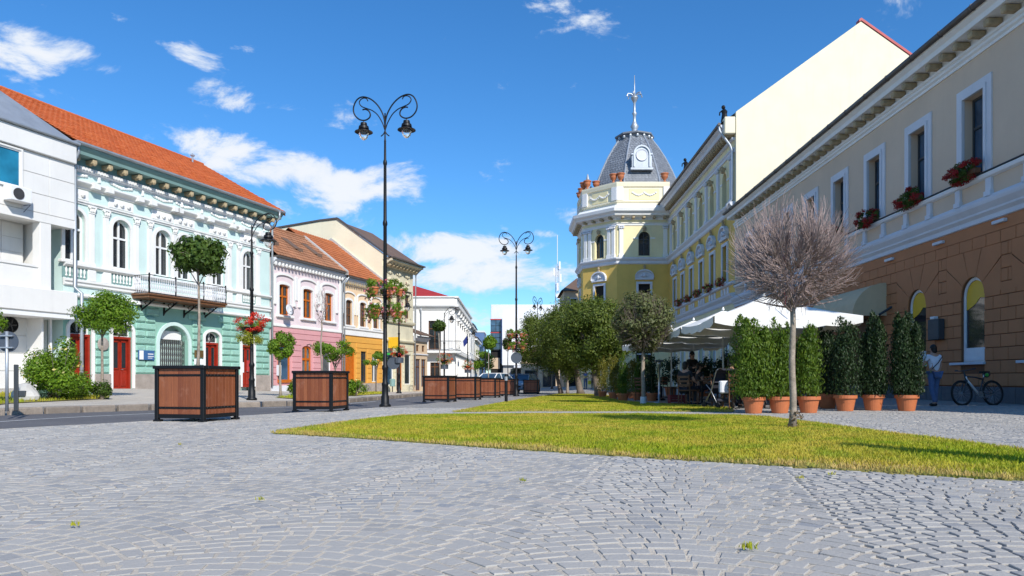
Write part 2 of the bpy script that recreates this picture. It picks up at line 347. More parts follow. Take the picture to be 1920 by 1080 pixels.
    br.inputs['Color1'].default_value=(.52,.465,.39,1); br.inputs['Color2'].default_value=(.47,.42,.355,1); br.inputs['Mortar'].default_value=(.26,.24,.21,1)
    a=t.mixc(t.rng(t.noise(p,1.1,5),.4,.75,0,.4),br.outputs['Color'],(.34,.30,.26)); t.col(a); t.rough(.9); t.bump(t.noise(p,80,4),.005,.7); M['slabs']=t.m
    M['kerb']=mk('kerb_stone',(.32,.265,.215),.9,.3,5,.02,22,orand=.75)
    M['mint_rough']=mk('mint_rough_stucco',(.31,.55,.45),.9,.12,5,.035,16,orand=.25)
    M['terrain']=mk('bare_ground',(.24,.21,.17),.95,.2,.3)
    t=NT('lawn_soil'); p=t.pos(); a=t.mixc(t.rng(t.noise(p,1.4,5),.35,.65,0,1),(.20,.21,.03),(.32,.26,.08)); t.col(a); t.rough(.95); t.bump(t.noise(p,50,4),.02,1); M['lawn_soil']=t.m
    def grass(name,c1,c2,dry):
        t=NT(name); p=t.pos(); i=t.isl(); a=t.mixc(i,c1,c2)
        d=t.noise(p,.55,5,.62); a=t.mixc(t.rng(d,.42,.60,0,.9),a,dry); a=t.mixc(t.rng(i,.86,1,0,.8),a,(.42,.33,.10))
        g=t.noise(p,2.6,3); a=t.mixc(t.rng(g,.48,.64,0,.6),a,(.19,.33,.012)); t.col(a); t.rough(.6); t.b.inputs['Specular IOR Level'].default_value=.25
        tr=t.n('ShaderNodeBsdfTranslucent'); t.L.new(a,tr.inputs[0]); ms=t.n('ShaderNodeMixShader'); ms.inputs[0].default_value=.35
        t.L.new(t.b.outputs[0],ms.inputs[1]); t.L.new(tr.outputs[0],ms.inputs[2]); t.L.new(ms.outputs[0],t.out.inputs[0]); M[name]=t.m
    grass('grass',(.31,.37,.018),(.50,.50,.03),(.62,.49,.07)); grass('grass_dry',(.52,.40,.10),(.60,.46,.14),(.62,.45,.16))
    M['leaf_globe']=mk_leaf('leaf_bright',(.095,.19,.010),(.17,.29,.016),(.27,.38,.03))
    M['leaf_dark']=mk_leaf('leaf_dark',(.045,.09,.012),(.08,.14,.018),(.15,.21,.035))
    M['leaf_willow']=mk_leaf('leaf_olive',(.075,.115,.014),(.13,.175,.022),(.22,.26,.045))
    M['leaf_grey']=mk_leaf('leaf_grey',(.11,.13,.045),(.16,.18,.06),(.22,.22,.10))
    M['leaf_dead']=mk_leaf('leaf_dead',(.13,.085,.05),(.17,.12,.07),(.2,.15,.09),.2)
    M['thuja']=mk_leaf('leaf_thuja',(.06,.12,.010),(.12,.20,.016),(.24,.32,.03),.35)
    M['thuja_shade']=mk_leaf('leaf_thuja_shaded',(.015,.034,.009),(.024,.052,.012),(.04,.075,.018),.2)  # shaded copy of the thuja leaf, the darkness set in its colour
    M['thuja_y']=mk_leaf('leaf_thuja_gold',(.12,.13,.015),(.22,.20,.02),(.30,.26,.04),.3)
    M['juniper']=mk_leaf('leaf_juniper',(.05,.11,.075),(.08,.16,.11),(.12,.2,.14),.25)
    M['lime']=mk_leaf('leaf_lime',(.26,.30,.015),(.38,.40,.03),(.45,.45,.06),.35)
    M['fl_red']=mk_leaf('petal_red',(.60,.018,.010),(.75,.045,.02),(.80,.10,.05),.3)
    M['fl_dkred']=mk_leaf('petal_dark_red',(.30,.012,.014),(.42,.02,.02),(.5,.04,.03),.25)
    M['fl_orange']=mk_leaf('petal_orange',(.70,.09,.015),(.75,.16,.03),(.8,.25,.06),.3)
    M['fl_pink']=mk_leaf('petal_pink',(.70,.13,.20),(.75,.25,.3),(.8,.4,.42),.3)
    M['fl_yellow']=mk_leaf('petal_yellow',(.75,.55,.05),(.8,.7,.3),(.8,.78,.6),.3)
mats()
# ------------------------------------------------------------------ ground, square, road, pavement, lawns
def strip(name, Ys, xl, xr, nx, zf, mat, parent=None, skirt=0.):
    V=[]; Fc=[]
    for Y in Ys:
        a,b=xl(Y),xr(Y)
        for i in range(nx+1):
            X=a+(b-a)*i/nx; V.append((X,Y,zf(X,Y)))
    for j in range(len(Ys)-1):
        for i in range(nx):
            q=j*(nx+1)+i; Fc.append((q,q+1,q+nx+2,q+nx+1))
    if skirt:
        n0=len(V)
        for j,Y in enumerate(Ys): x,y,z=V[j*(nx+1)]; V.append((x,y,z-skirt))
        for j in range(len(Ys)-1): Fc.append((j*(nx+1),(j+1)*(nx+1),n0+j+1,n0+j))
    me=bpy.data.meshes.new(name); me.from_pydata(V,[],Fc); me.materials.append(mat)
    return link(name,me,parent)
def fr(a,b,n): return [a+(b-a)*i/n for i in range(n+1)]
STONE_END=20.0; FX=lambda Y:(-26.1+.335*Y)/.9422 if Y<64 else -5.07
gr=strip('terrain',[-1500,-200,-30,10,60,140,400,2500],lambda Y:-2500 if abs(Y)>140 else -800,lambda Y:2500 if abs(Y)>140 else 800,8,lambda X,Y:-1.6,M['terrain']); gr['kind']='structure'
plaza=strip('plaza',fr(STONE_END,132,56),near_edge,lambda Y:19,14,G,M['farcobble'],skirt=.3); plaza['kind']='structure'
wl=lambda Y:max(near_edge(Y),-(.72*Y+2)); wr=lambda Y:.72*Y+2
strip('plaza_back',fr(-14,.6,10),near_edge,lambda Y:19,10,G,M['farcobble'],plaza,.3)
strip('plaza_side',fr(.6,STONE_END,40),wr,lambda Y:19,8,G,M['farcobble'],plaza)
strip('plaza_edge',fr(.6,11.5,20),near_edge,wl,5,G,M['farcobble'],plaza,.3)
strip('joint_bed',fr(.6,STONE_END,60),wl,wr,24,lambda X,Y:G(X,Y)-.0035-.006*sstep((X-.2-.04*Y)/1.6),M['sand'],plaza,.3)
# lawns: outlines read off the photograph, laid on the ground
def outline(pts): return [on(x,y) for x,y in pts]
LAWN1=outline([(512,813),(600,818),(695,824),(906,839),(1086,851),(1250,861),(1400,870),(1575,881),(1920,902),(2250,925),(2250,885),(1920,847),(1800,831),(1699,819),(1600,805),(1507,793),(1440,784),(1380,780.5),(1200,778.5),(1000,778),(754,780.5),(640,794)])
LAWN2=outline([(850,773),(1000,771.5),(1200,771.5),(1375,772.5),(1368,766),(1290,760),(1215,757),(1150,750),(1140,742),(1080,738.5),(1045,739.5),(985,748),(940,756)])
def inside(px_,py_,poly):
    r=np.zeros(len(px_),bool); n=len(poly)
    for i in range(n):
        a,b=poly[i],poly[(i+1)%n]; c=((a.y>py_)!=(b.y>py_)); 
        if a.y!=b.y: r^=c&(px_<(b.x-a.x)*(py_-a.y)/(b.y-a.y)+a.x)
    return r
def edge_dist(px_,py_,poly):
    d=np.full(len(px_),1e9)
    for i in range(len(poly)):
        a,b=poly[i],poly[(i+1)%len(poly)]; ex,ey=b.x-a.x,b.y-a.y; l=ex*ex+ey*ey
        t=np.clip(((px_-a.x)*ex+(py_-a.y)*ey)/l,0,1); d=np.minimum(d,np.hypot(px_-a.x-t*ex,py_-a.y-t*ey))
    return d
def Gv(X,Y):
    t=np.clip((X-3)/6,0,1); w=1-.75*t*t*(3-2*t); return -.0075*(np.clip(Y,8,130)-8)*w
def cobbles():
    W=1.42; p=.100; rise=.30; ang=math.radians(-14); ca,sa=math.cos(ang),math.sin(ang)
    U0=[];U1=[];V=[];COL=[]
    for i in range(-26,27):
        for j in range(-70,260):
            n=random.choice((13,14,15,15)); st=W/n; o=random.uniform(0,st*.9); u=-W/2
            br=[u]
            x=u+o if o>st*.35 else u+o+st*.6
            while x<W/2-st*.4: br.append(x); x+=st*random.uniform(.72,1.3)
            br.append(W/2); k=len(br)-1
            U0+=br[:-1]; U1+=br[1:]; V+=[j*p]*k; COL+=[i*W+random.uniform(-.01,.01)]*k
    U0,U1,V,COL=map(np.array,(U0,U1,V,COL))
    def cv(u,t):                                            # point at distance t from the course's arc
        v=rise*(1-(2*u/W)**2); dv=-8*rise*u/W**2; ln=np.sqrt(1+dv*dv); return u-dv/ln*t, V+v+t/ln, 1/ln
    uc=(U0+U1)/2; a,b,_=cv(uc,0*uc); a=a+COL
    X=a*ca-b*sa; Y=a*sa+b*ca
    ne=np.interp(Y,NEAR_Y,NEAR_X)
    keep=(Y>.62)&(Y<STONE_END-.05)&(np.abs(X)<.72*Y+1.95)&(X>ne+.08)&~inside(X,Y,LAWN1)&~inside(X,Y,LAWN2)
    U0,U1,V,COL,uc=U0[keep],U1[keep],V[keep],COL[keep],uc[keep]; n=len(U0)
    r=lambda s:RNG.uniform(-s,s,n)
    vs=np.zeros((n,12,3)); tz=RNG.normal(0,.0010,n); tx=r(.0014); ty=r(.0014)
    for ring,(g,ex,zz) in enumerate(((.0105,.0,0.),(.0085,.0,-.0018),(.008,0,-.034))):
        for c,(uu,sg) in enumerate(((U0,-1),(U1,-1),(U1,1),(U0,1))):
            du=g if c in (0,3) else -g
            _,_,cs=cv(uu,0*uu); t=sg*(p*cs/2-g)+ (0)
            A,B,_=cv(uu+du,t)
            A=A+COL
            vs[:,ring*4+c,0]=A*ca-B*sa; vs[:,ring*4+c,1]=A*sa+B*ca
            vs[:,ring*4+c,2]=zz
    J=RNG.uniform(-.0065,.0065,(n,4,2))
    for ring in range(3): vs[:,ring*4:ring*4+4,:2]+=J
    gz=Gv(vs[:,:,0],vs[:,:,1]); sgx=np.array([-1,1,1,-1]*3); sgy=np.array([-1,-1,1,1]*3)
    vs[:,:,2]+=gz+tz[:,None]+tx[:,None]*sgx+ty[:,None]*sgy
    fq=np.array([[0,1,2,3]]+[[4+i,4+(i+1)%4,(i+1)%4,i] for i in range(4)]+[[8+i,8+(i+1)%4,4+(i+1)%4,4+i] for i in range(4)])
    cy=vs[:,0,1]; cx=vs[:,0,0]
    vis=(np.abs(cx)<.70*cy)&(cy>2.60); order=np.argsort(np.where(vis,cy,1e9)); one=set(order[:300].tolist())
    for i in order[:300]:
        c=vs[i,:4].mean(0); me=np_mesh('cobblestone',vs[i]-c,fq,M['cobble']); link('cobblestone',me,plaza,loc=c)
    rest=np.array([i for i in range(n) if i not in one]); m=len(rest)
    me=np_mesh('cobblestones',vs[rest].reshape(-1,3),(fq[None]+np.arange(m)[:,None,None]*12).reshape(-1,4),M['cobble'])
    o=link('cobblestones',me,plaza); o['kind']='stuff'
cobbles()
def blades(name,X,Y,mat,parent,h0,h1,wk):
    n=len(X); h=RNG.uniform(h0,h1,n); th=RNG.uniform(0,2*np.pi,n); w=.0032+wk*Y; lean=RNG.uniform(.1,.75,n)*h; la=RNG.uniform(0,2*np.pi,n)
    z=Gv(X,Y)+.012; b=np.zeros((n,5,3)); dx,dy=np.cos(th)*w,np.sin(th)*w; lx,ly=np.cos(la)*lean,np.sin(la)*lean
    b[:,0]=np.stack([X-dx,Y-dy,z],1); b[:,1]=np.stack([X+dx,Y+dy,z],1)
    b[:,2]=np.stack([X+dx*.8+lx*.35,Y+dy*.8+ly*.35,z+h*.6],1); b[:,3]=np.stack([X-dx*.8+lx*.35,Y-dy*.8+ly*.35,z+h*.6],1); b[:,4]=np.stack([X+lx,Y+ly,z+h],1)
    f=np.array([[0,1,2],[0,2,3],[3,2,4]])
    o=link(name,np_mesh(name,b.reshape(-1,3),(f[None]+np.arange(n)[:,None,None]*5).reshape(-1,3),mat),parent); o['kind']='stuff'; return o
def lawn(poly,density,wk):
    me=bpy.data.meshes.new('lawn'); me.from_pydata([(p.x,p.y,p.z+.012) for p in poly]+[(p.x,p.y,p.z-.2) for p in poly],[],[tuple(range(len(poly)))]+[(i,(i+1)%len(poly),len(poly)+(i+1)%len(poly),len(poly)+i) for i in range(len(poly))]); me.materials.append(M['lawn_soil'])
    o=link('lawn',me); o['kind']='structure'
    x0,x1=min(p.x for p in poly)-.1,max(p.x for p in poly)+.1; y0,y1=min(p.y for p in poly)-.1,max(p.y for p in poly)+.1
    n=int((x1-x0)*(y1-y0)*density); X=RNG.uniform(x0,x1,n); Y=RNG.uniform(y0,y1,n)
    ins=inside(X,Y,poly); d=edge_dist(X,Y,poly); k=ins|(d<.05*RNG.random(n)); X,Y,d,ins=X[k],Y[k],d[k],ins[k]
    # tufts and thin places
    cl=np.sin(X*5.1+np.sin(Y*3.7)*1.3)*np.sin(Y*6.3+np.sin(X*2.9)*1.7); k=RNG.random(len(X))<.78+.22*cl; X,Y,d=X[k],Y[k],d[k]
    wv=.26+.20*np.sin(X*2.3+1.3*np.sin(X*.9+Y)); dry=(d<.9)&(RNG.random(len(X))<np.clip(1.1-d/np.maximum(wv,.04),0,1))
    blades('grass_blades',X[~dry],Y[~dry],M['grass'],o,.022,.055,wk); blades('dry_grass_blades',X[dry],Y[dry],M['grass_dry'],o,.018,.045,wk)
    return o
lawn1=lawn(LAWN1,4200,.00024); lawn2=lawn(LAWN2,1150,.00028)
# weeds between the setts
for (x,y) in ((1402,1033),(141,990),(490,941),(1500,900),(337,836),(1560,893),(980,905)):
    p=on(x,y); n=46 if x==1402 else 16; X=RNG.normal(p.x,.02 if n>20 else .012,n); Y=RNG.normal(p.y,.012,n)
    o=blades('weed',X,Y,M['grass'],plaza,.012,.03,0.)
# road, markings, pavement, kerb
road=strip('road',fr(-12,130,71),far_edge,near_edge,6,lambda X,Y:G(X,Y)-.06,M['asphalt']); road['kind']='structure'
def marking(pts,w):
    P=[on(x,y,lambda X,Y:G(X,Y)-.055) for x,y in pts]; mb=MB()
    for a,b in zip(P[:-1],P[1:]):
        n=Vector((b.y-a.y,a.x-b.x,0)).normalized()*w/2; mb.poly([a-n,b-n,b+n,a+n])
    mb.build('road_line',M['paint_line'],road)
marking([(-60,794.5),(60,786.5),(180,780),(300,774.5)],.11); marking([(482,765),(548,763)],.11); marking([(655,756.5),(705,752.5)],.11); marking([(742,750),(760,748.5)],.11)
pav=strip('pavement',fr(-12,130,142),lambda Y:FX(Y)-4,lambda Y:far_edge(Y)-.16,14,S,M['slabs']); pav['kind']='structure'
def kerbs():
    pts=[Vector((x,y,0)) for x,y in zip(FAR_X,FAR_Y)]; fine=[]
    Y=4.
    me=MB().cbox(-.44,.44,-.16,0,-.3,.0,.03).mesh('kerbstone',M['kerb'])
    while Y<66:
        a=Vector((far_edge(Y),Y,0)); Y2=Y
        while (Vector((far_edge(Y2),Y2,0))-a).length<.9: Y2+=.02
        b=Vector((far_edge(Y2),Y2,0)); c=(a+b)/2; d=b-a
        link('kerbstone',me,pav,loc=(c.x,c.y,S(c.x-.1,c.y)+random.uniform(-.004,.012)),rot=(random.uniform(-.03,.03),random.uniform(-.008,.008),math.atan2(d.y,d.x)+math.pi+math.pi),scale=(random.uniform(.88,.985),random.uniform(.9,1.15),1)); Y=Y2
kerbs()
def small_lawn(pts):
    P=[on(x,y,S) for x,y in pts]; me=bpy.data.meshes.new('planting_bed'); me.from_pydata([(p.x,p.y,p.z+.02) for p in P],[],[tuple(range(len(P)))]); me.materials.append(M['lawn_soil'])
    o=link('planting_bed',me,pav); n=2600
    x0,x1=min(p.x for p in P),max(p.x for p in P); y0,y1=min(p.y for p in P),max(p.y for p in P); X=RNG.uniform(x0,x1,n*2); Y=RNG.uniform(y0,y1,n*2); k=inside(X,Y,P); X,Y=X[k][:n],Y[k][:n]
    b=blades('bed_grass',X,Y,M['grass'],o,.04,.10,.0003); v=np.zeros(len(b.data.vertices)*3,np.float32); b.data.vertices.foreach_get('co',v); v=v.reshape(-1,3)
    v[:,2]+=np.array([S(a,c)-G(a,c)+.01 for a,c in v[:,:2]]); b.data.vertices.foreach_set('co',v.ravel()); o['kind']='stuff'
small_lawn([(-40,764),(20,757),(120,752),(205,748),(205,744),(110,738),(30,738),(-40,740)])
small_lawn([(515,746),(560,749),(640,744),(720,739),(716,736),(640,738),(560,742)])
# ------------------------------------------------------------------ building kit: local x along the front, y into the house, z up
class Bld:
    def __init__(s, name, label, cat, org, ang, base):
        s.e=thing(name,label,cat,(org[0],org[1],base),ang); s.zb=base; s.s0=0.
    def part(s, name, mb, mat, parent=None, smooth=False):
        return mb.build(name,M[mat] if isinstance(mat,str) else mat,parent or s.e,(s.s0,0,s.zb),smooth)
    def inst(s, name, me, x, y, z, parent=None, **k): return link(name,me,parent or s.e,loc=(x-s.s0,y,z-s.zb),**k)
def arc(a,b,zs,r,n=12): # left to right
    return [((a+b)/2-(b-a)/2*math.cos(math.pi*i/n), zs+r*math.sin(math.pi*i/n)) for i in range(n+1)]
def wall_mb(s0,s1,z0,z1,ops=(),th=.28,y=0.):
    mb=MB(); xs=sorted({s0,s1}|{o[0] for o in ops}|{o[1] for o in ops}); zs=sorted({z0,z1}|{o[2] for o in ops}|{o[3]+o[4] for o in ops})
    xs=[x for x in xs if s0<=x<=s1]; zs=[z for z in zs if z0<=z<=z1]
    for a,b in zip(xs[:-1],xs[1:]):
        run=None
        for c,d in zip(zs[:-1],zs[1:]):
            hole=any(o[0]<=a+1e-6 and b<=o[1]+1e-6 and o[2]<=c+1e-6 and d<=o[3]+o[4]+1e-6 for o in ops)
            if hole:
                if run is not None: mb.poly([(a,y,run),(b,y,run),(b,y,c),(a,y,c)]); run=None
            elif run is None: run=c
        if run is not None: mb.poly([(a,y,run),(b,y,run),(b,y,z1),(a,y,z1)])
    for a,b,c,d,r in ops:
        mb.poly([(a,y,c),(a,y,d),(a,y+th,d),(a,y+th,c)]); mb.poly([(b,y,d),(b,y,c),(b,y+th,c),(b,y+th,d)]); mb.poly([(a,y,c),(a,y+th,c),(b,y+th,c),(b,y,c)])
        if r:
            p=arc(a,b,d,r)
            for (u,v),(u2,v2) in zip(p[:-1],p[1:]):
                mb.poly([(u,y,v),(u2,y,v2),(u2,y,d+r),(u,y,d+r)]); mb.poly([(u,y,v),(u,y+th,v),(u2,y+th,v2),(u2,y,v2)])
        else: mb.poly([(a,y,d),(b,y,d),(b,y+th,d),(a,y+th,d)])
    return mb
def body(B,s0,s1,z0,z1,depth,mat,name='back_wall'):          # the other sides of the house; the front comes from wall_mb
    mb=MB(); y0,y1=.0,depth
    mb.poly([(s0,y0,z0),(s0,y1,z0),(s0,y1,z1),(s0,y0,z1)]); mb.poly([(s1,y0,z0),(s1,y1,z0),(s1,y1,z1),(s1,y0,z1)]); mb.poly([(s0,y1,z0),(s1,y1,z0),(s1,y1,z1),(s0,y1,z1)])
    mb.poly([(s0+.01,.45,z0),(s1-.01,.45,z0),(s1-.01,.45,z1),(s0+.01,.45,z1)])     # inner side of the front wall
    return B.part(name,mb,mat)
def ring(a,b,c,d,r,w,y0,y1,bottom=False):                     # band of width w round an opening
    mb=MB(); mb.box(a-w,a,y0,y1,c,d); mb.box(b,b+w,y0,y1,c,d)
    if r:
        p=arc(a,b,d,r,14); q=arc(a-w,b+w,d,r+w,14)
        for i in range(14):
            A,B_,C_,D_=p[i],p[i+1],q[i+1],q[i]
            vs=[(u,y,v) for y in (y0,y1) for u,v in (A,B_,C_,D_)]
            mb.add(vs,[(0,1,2,3),(7,6,5,4),(3,2,6,7),(0,4,5,1)])
    else: mb.box(a-w,b+w,y0,y1,d,d+w)
    if bottom: mb.box(a-w,b+w,y0,y1,c-w,c)
    return mb
def win(B,a,b,c,d,r,fm='frame_w',gm='glass',y=.15,cols=2,rows=(),fw=.06,name='window',top=True):
    mb=MB(); y1=y+.06
    mb.box(a,a+fw,y,y1,c,d); mb.box(b-fw,b,y,y1,c,d); mb.box(a+fw,b-fw,y,y1,c,c+fw)
    if r:
        p=arc(a,b,d,r,12); q=arc(a+fw,b-fw,d,r-fw,12)
        for i in range(12):
            vs=[(u,yy,v) for yy in (y,y1) for u,v in (p[i],p[i+1],q[i+1],q[i])]; mb.add(vs,[(0,1,2,3),(2,6,7,3)])
    else: mb.box(a+fw,b-fw,y,y1,d-fw,d)
    top_z=lambda u: d+(r-fw)*math.sqrt(max(0,1-((u-(a+b)/2)/((b-a)/2-fw))**2)) if r else d-fw
    xs=[a+fw+(b-a-2*fw)*i/cols for i in range(cols+1)]; mw=fw*.55
    for u in xs[1:-1]: mb.box(u-mw,u+mw,y-.012,y1,c+fw,top_z(u)-.01)
    for z in rows: mb.box(a+fw,b-fw,y-.02,y1-.004,z-mw,z+mw)
    w=B.part(name,mb,fm)
    zs=[c+fw]+list(rows)+[None]
    for i in range(cols):
        for j in range(len(zs)-1):
            u0,u1=xs[i],xs[i+1]; z0=zs[j]; z1=zs[j+1]
            if z1 is None:
                if r and top:
                    k=8; tp=[(u1+(u0-u1)*t/k,top_z(min(max(u1+(u0-u1)*t/k,a+fw+.002),b-fw-.002))) for t in range(k+1)]; pts=[(u0,z0),(u1,z0)]+tp
                else: pts=[(u0,z0),(u1,z0),(u1,d-fw),(u0,d-fw)]
            else: pts=[(u0,z0),(u1,z0),(u1,z1),(u0,z1)]
            t1=random.uniform(-.006,.006); yy=lambda u,z: y+.04+t1*(u-u0)/(u1-u0)
            B.part('pane',MB().poly([(u,yy(u,z),z) for u,z in pts]),gm,w)
    return w
def molding(B,name,s0,s1,prof,mat,ends=True,parent=None):      # prof: (projection, z) bottom to top
    mb=MB(); pr=[(-.04,prof[0][1])]+list(prof)+[(-.04,prof[-1][1])]; n=len(pr)
    vs=[(s0,-d,z) for d,z in pr]+[(s1,-d,z) for d,z in pr]
    mb.add(vs,[(i,i+1,n+i+1,n+i) for i in range(n-1)]+([tuple(range(n)),tuple(range(2*n-1,n-1,-1))] if ends else []))
    return B.part(name,mb,mat,parent)
def tiles(B,name,s0,s1,y0,z0,y1,z1,mat,course=.32,tw=.25,parent=None,step=.035,skew=0.):   # overlapping courses with a wavy face
    L_=math.hypot(y1-y0,z1-z0); n=max(1,int(L_/course)); k=max(2,int((s1-s0)/tw)); dy,dz=(y1-y0)/L_,(z1-z0)/L_; ny,nz=-dz,dy
    V=[];Fc=[]
    for j in range(n):
        a=L_*j/n; b=L_*(j+1)/n+.03
        sh=skew*j/n; sh2=skew*(j+1)/n
        for i in range(k):
            u0=s0+(s1-s0-sh)*i/k; u1=s0+(s1-s0-sh)*(i+1)/k; um=(u0+u1)/2; lift=step+random.uniform(-.006,.006)
            base=len(V)
            for (t,h) in ((a,lift),(b,.004)):
                for (u,e) in ((u0,0),(um,.028),(u1-.004,0)): V.append((u,y0+dy*t+ny*(h+e),z0+dz*t+nz*(h+e)))
            for (u,e) in ((u0,0),(um,.02),(u1-.004,0)): V.append((u,y0+dy*a+ny*(e),z0+dz*a+nz*(e)))
            Fc+=[(base,base+1,base+4,base+3),(base+1,base+2,base+5,base+4),(base+6,base+7,base+1,base),(base+7,base+8,base+2,base+1)]
    mb=MB(); mb.v=V; mb.f=Fc; o=B.part(name,mb,mat,parent); o['kind']='stuff'; return o
def pipe(B,pts,r=.05,mat='zinc',name='downpipe'):
    return B.part(name,MB().tube(pts,r,8),mat,smooth=True)
def rusticated(B,x0,x1,z0,z1,mat,proud=.05,c=.04,name='block',parent=None):
    return B.part(name,MB().cbox(x0,x1,-proud,.02,z0,z1,min(c,(x1-x0)/3,(z1-z0)/3,proud*.9)),'mint_rough',parent)
# ------------------------------------------------------------------ end of the street
def corner_house():
    cx,cy=-5.07,64.; base=-.45; H=7.0
    # side wall faces the camera: local x = world x
    B=Bld('corner_house','white stucco corner house with a red sheet roof and an iron balcony','house',(cx,cy),0,base)
    L_=-8.0
    ops=[(-2.35,-1.25,3.35,5.9,0),(-2.2,-1.4,-.2,2.2,0),(-6,-5,3.4,5.4,0)]
    uw=B.part('side_wall',wall_mb(L_,0,-.6,7.05,ops),'white')
    win(B,*ops[0],'wood_b','glass',cols=2,rows=(5.2,),y=.12,name='balcony_door'); win(B,*ops[1],'wood_b','glass',cols=2,rows=(1.8,),y=.1,name='door'); win(B,*ops[2],'wood_b','glass',cols=2,rows=(4.8,),y=.12)
    B.part('pediment',MB().prism([(-6.4,5.75),(-4.6,5.75),(-5.5,6.3)],-.25,.0,'y'),'white')
    for x in (-.35,-3.4): B.part('pilaster',MB().cbox(x-.18,x+.18,-.08,.02,3.2,6.9,.015),'white')
    molding(B,'cornice',L_,-.002,[(.06,6.85),(.12,6.95),(.35,7.15),(.38,7.3),(.2,7.35),(.2,7.9),(.32,7.95),(.32,8.05)],'white')
    molding(B,'belt_course',L_,.1,[(.04,3.0),(.12,3.06),(.12,3.16)],'white')
    # street front runs straight away from the camera
    fr_=MB(); n=7
    fr_.box(-.25,0,.28,22,-.7,7.05); B.part('street_wall',fr_,'white')
    molding_mb=MB().box(0,.35,-.36,22.3,7.12,7.34).box(0,.2,-.19,22.2,7.34,7.91).box(0,.33,-.31,22.3,7.91,8.06); B.part('street_cornice',molding_mb,'white')
    for i in range(n):
        y=1.8+i*2.9
        w=B.part('window',MB().box(-.05,.05,y,y+1.1,3.6,5.8).box(-.02,.1,y-.15,y,3.5,6.0).box(-.02,.1,y+1.1,y+1.25,3.5,6.0).box(-.02,.3,y-.2,y+1.3,6.0,6.2),'white'); B.part('pane',MB().poly([(.055,y+.05,3.65),(.055,y+1.05,3.65),(.055,y+1.05,5.75),(.055,y+.05,5.75)]),'glass',w)
        w=B.part('shop_window',MB().box(-.05,.04,y-.2,y+1.4,.1,2.4).box(-.02,.12,y-.35,y-.2,-.3,2.6).box(-.02,.12,y+1.4,y+1.55,-.3,2.6),'white'); B.part('pane',MB().poly([(.045,y-.15,.15),(.045,y+1.35,.15),(.045,y+1.35,2.35),(.045,y-.15,2.35)]),'glass',w)
        B.part('bracket',MB().cbox(0,.3,y+.4,y+.7,6.6,7.05,.03),'white')
    B.part('street_belt',MB().box(0,.16,0,22,3.0,3.2),'white')
    sl=B.part('balcony_slab',MB().cbox(-3.3,.6,-.9,0,3.0,3.15,.02).prism([(-.8,3.0),(0,3.0),(0,2.4)],-2.9,-2.7,'x').prism([(-.8,3.0),(0,3.0),(0,2.4)],-.9,-.7,'x'),'white')
    rl=MB().tube([(-3.25,0,4.05),(-3.25,-.85,4.05),(.55,-.85,4.05),(.55,0,4.05)],.025,5).tube([(-3.25,0,3.25),(-3.25,-.85,3.25),(.55,-.85,3.25),(.55,0,3.25)],.02,5)
    for i in range(32): rl.box(-3.25+i*.12-.008,-3.25+i*.12+.008,-.858,-.842,3.2,4.05)
    B.part('balcony_rail',rl,'iron',sl)
    B.part('roof',MB().add([(L_,.3,8.05),(-.3,.3,8.05),(-.3,21,8.05),(L_,21,8.05),(-4,3,9.4),(-4,19,9.4)],[(0,1,4),(1,2,5,4),(2,3,5),(3,0,4,5)]),'red_roof')
    pipe(B,[(-3.0,-.25,7.0),(-3.0,-.12,6.6),(-3.0,-.12,-.3)],.05,'zinc')
    B.part('flag_pole',MB().tube([(.05,4.,3.8),(.9,3.6,4.9)],.03,5),'frame_w'); B.part('flag',MB().poly([(.85,3.6,4.85),(.45,3.8,4.3),(.5,4.1,3.7),(.95,3.75,4.2)]),'flag_blue')
    body_=MB().box(L_,-.3,.5,21.8,-.6,7.0); B.part('core',body_,'white')
corner_house()
def street_front(name,label,y0,y1,h,mat,x=-5.07,floors=2,roofm='tile_brown',n=3):
    B=Bld(name,label,'house',(x,y0),0,-.6); L_=y1-y0
    B.part('wall',MB().box(-9,0,0,L_,-.6,h),mat)
    B.part('cornice',MB().box(-.1,.35,-.1,L_-.02,h-.35,h-.02).box(-9,-.1,-.35,0,h-.35,h-.02),'white')
    B.part('roof',MB().add([(-9,-.3,h),(.45,-.3,h),(.45,L_-.05,h),(-9,L_-.05,h),(-4.5,2,h+2.2),(-4.5,L_-2,h+2.2)],[(0,1,4),(1,2,5,4),(2,3,5),(3,0,4,5)]),roofm)
    for f in range(floors):
        z0=.2 if f==0 else 3.9
        for i in range(n):
            y=L_*(i+.5)/n; w=B.part('window',MB().box(-.02,.06,y-.6,y+.6,z0,z0+1.9),'frame_w'); B.part('pane',MB().poly([(.065,y-.5,z0+.1),(.065,y+.5,z0+.1),(.065,y+.5,z0+1.8),(.065,y-.5,z0+1.8)]),'glass',w)
    B.part('belt_course',MB().box(0,.14,0,L_-.02,3.2,3.4),'white')
    for i in range(2):
        w=B.part('window',MB().box(-3.5-i*3,-2.4-i*3,-.05,.02,4.2,6.0),'frame_w'); B.part('pane',MB().poly([(-3.42-i*3,-.055,4.3),(-2.48-i*3,-.055,4.3),(-2.48-i*3,-.055,5.9),(-3.42-i*3,-.055,5.9)]),'glass',w)
    return B
street_front('town_house','narrow white house with brown roof beyond the white corner house',86.2,98,7.4,M['white'])
street_front('town_house','pale cream house at the far end of the left row',98.1,112,6.4,M['cream'],n=4)
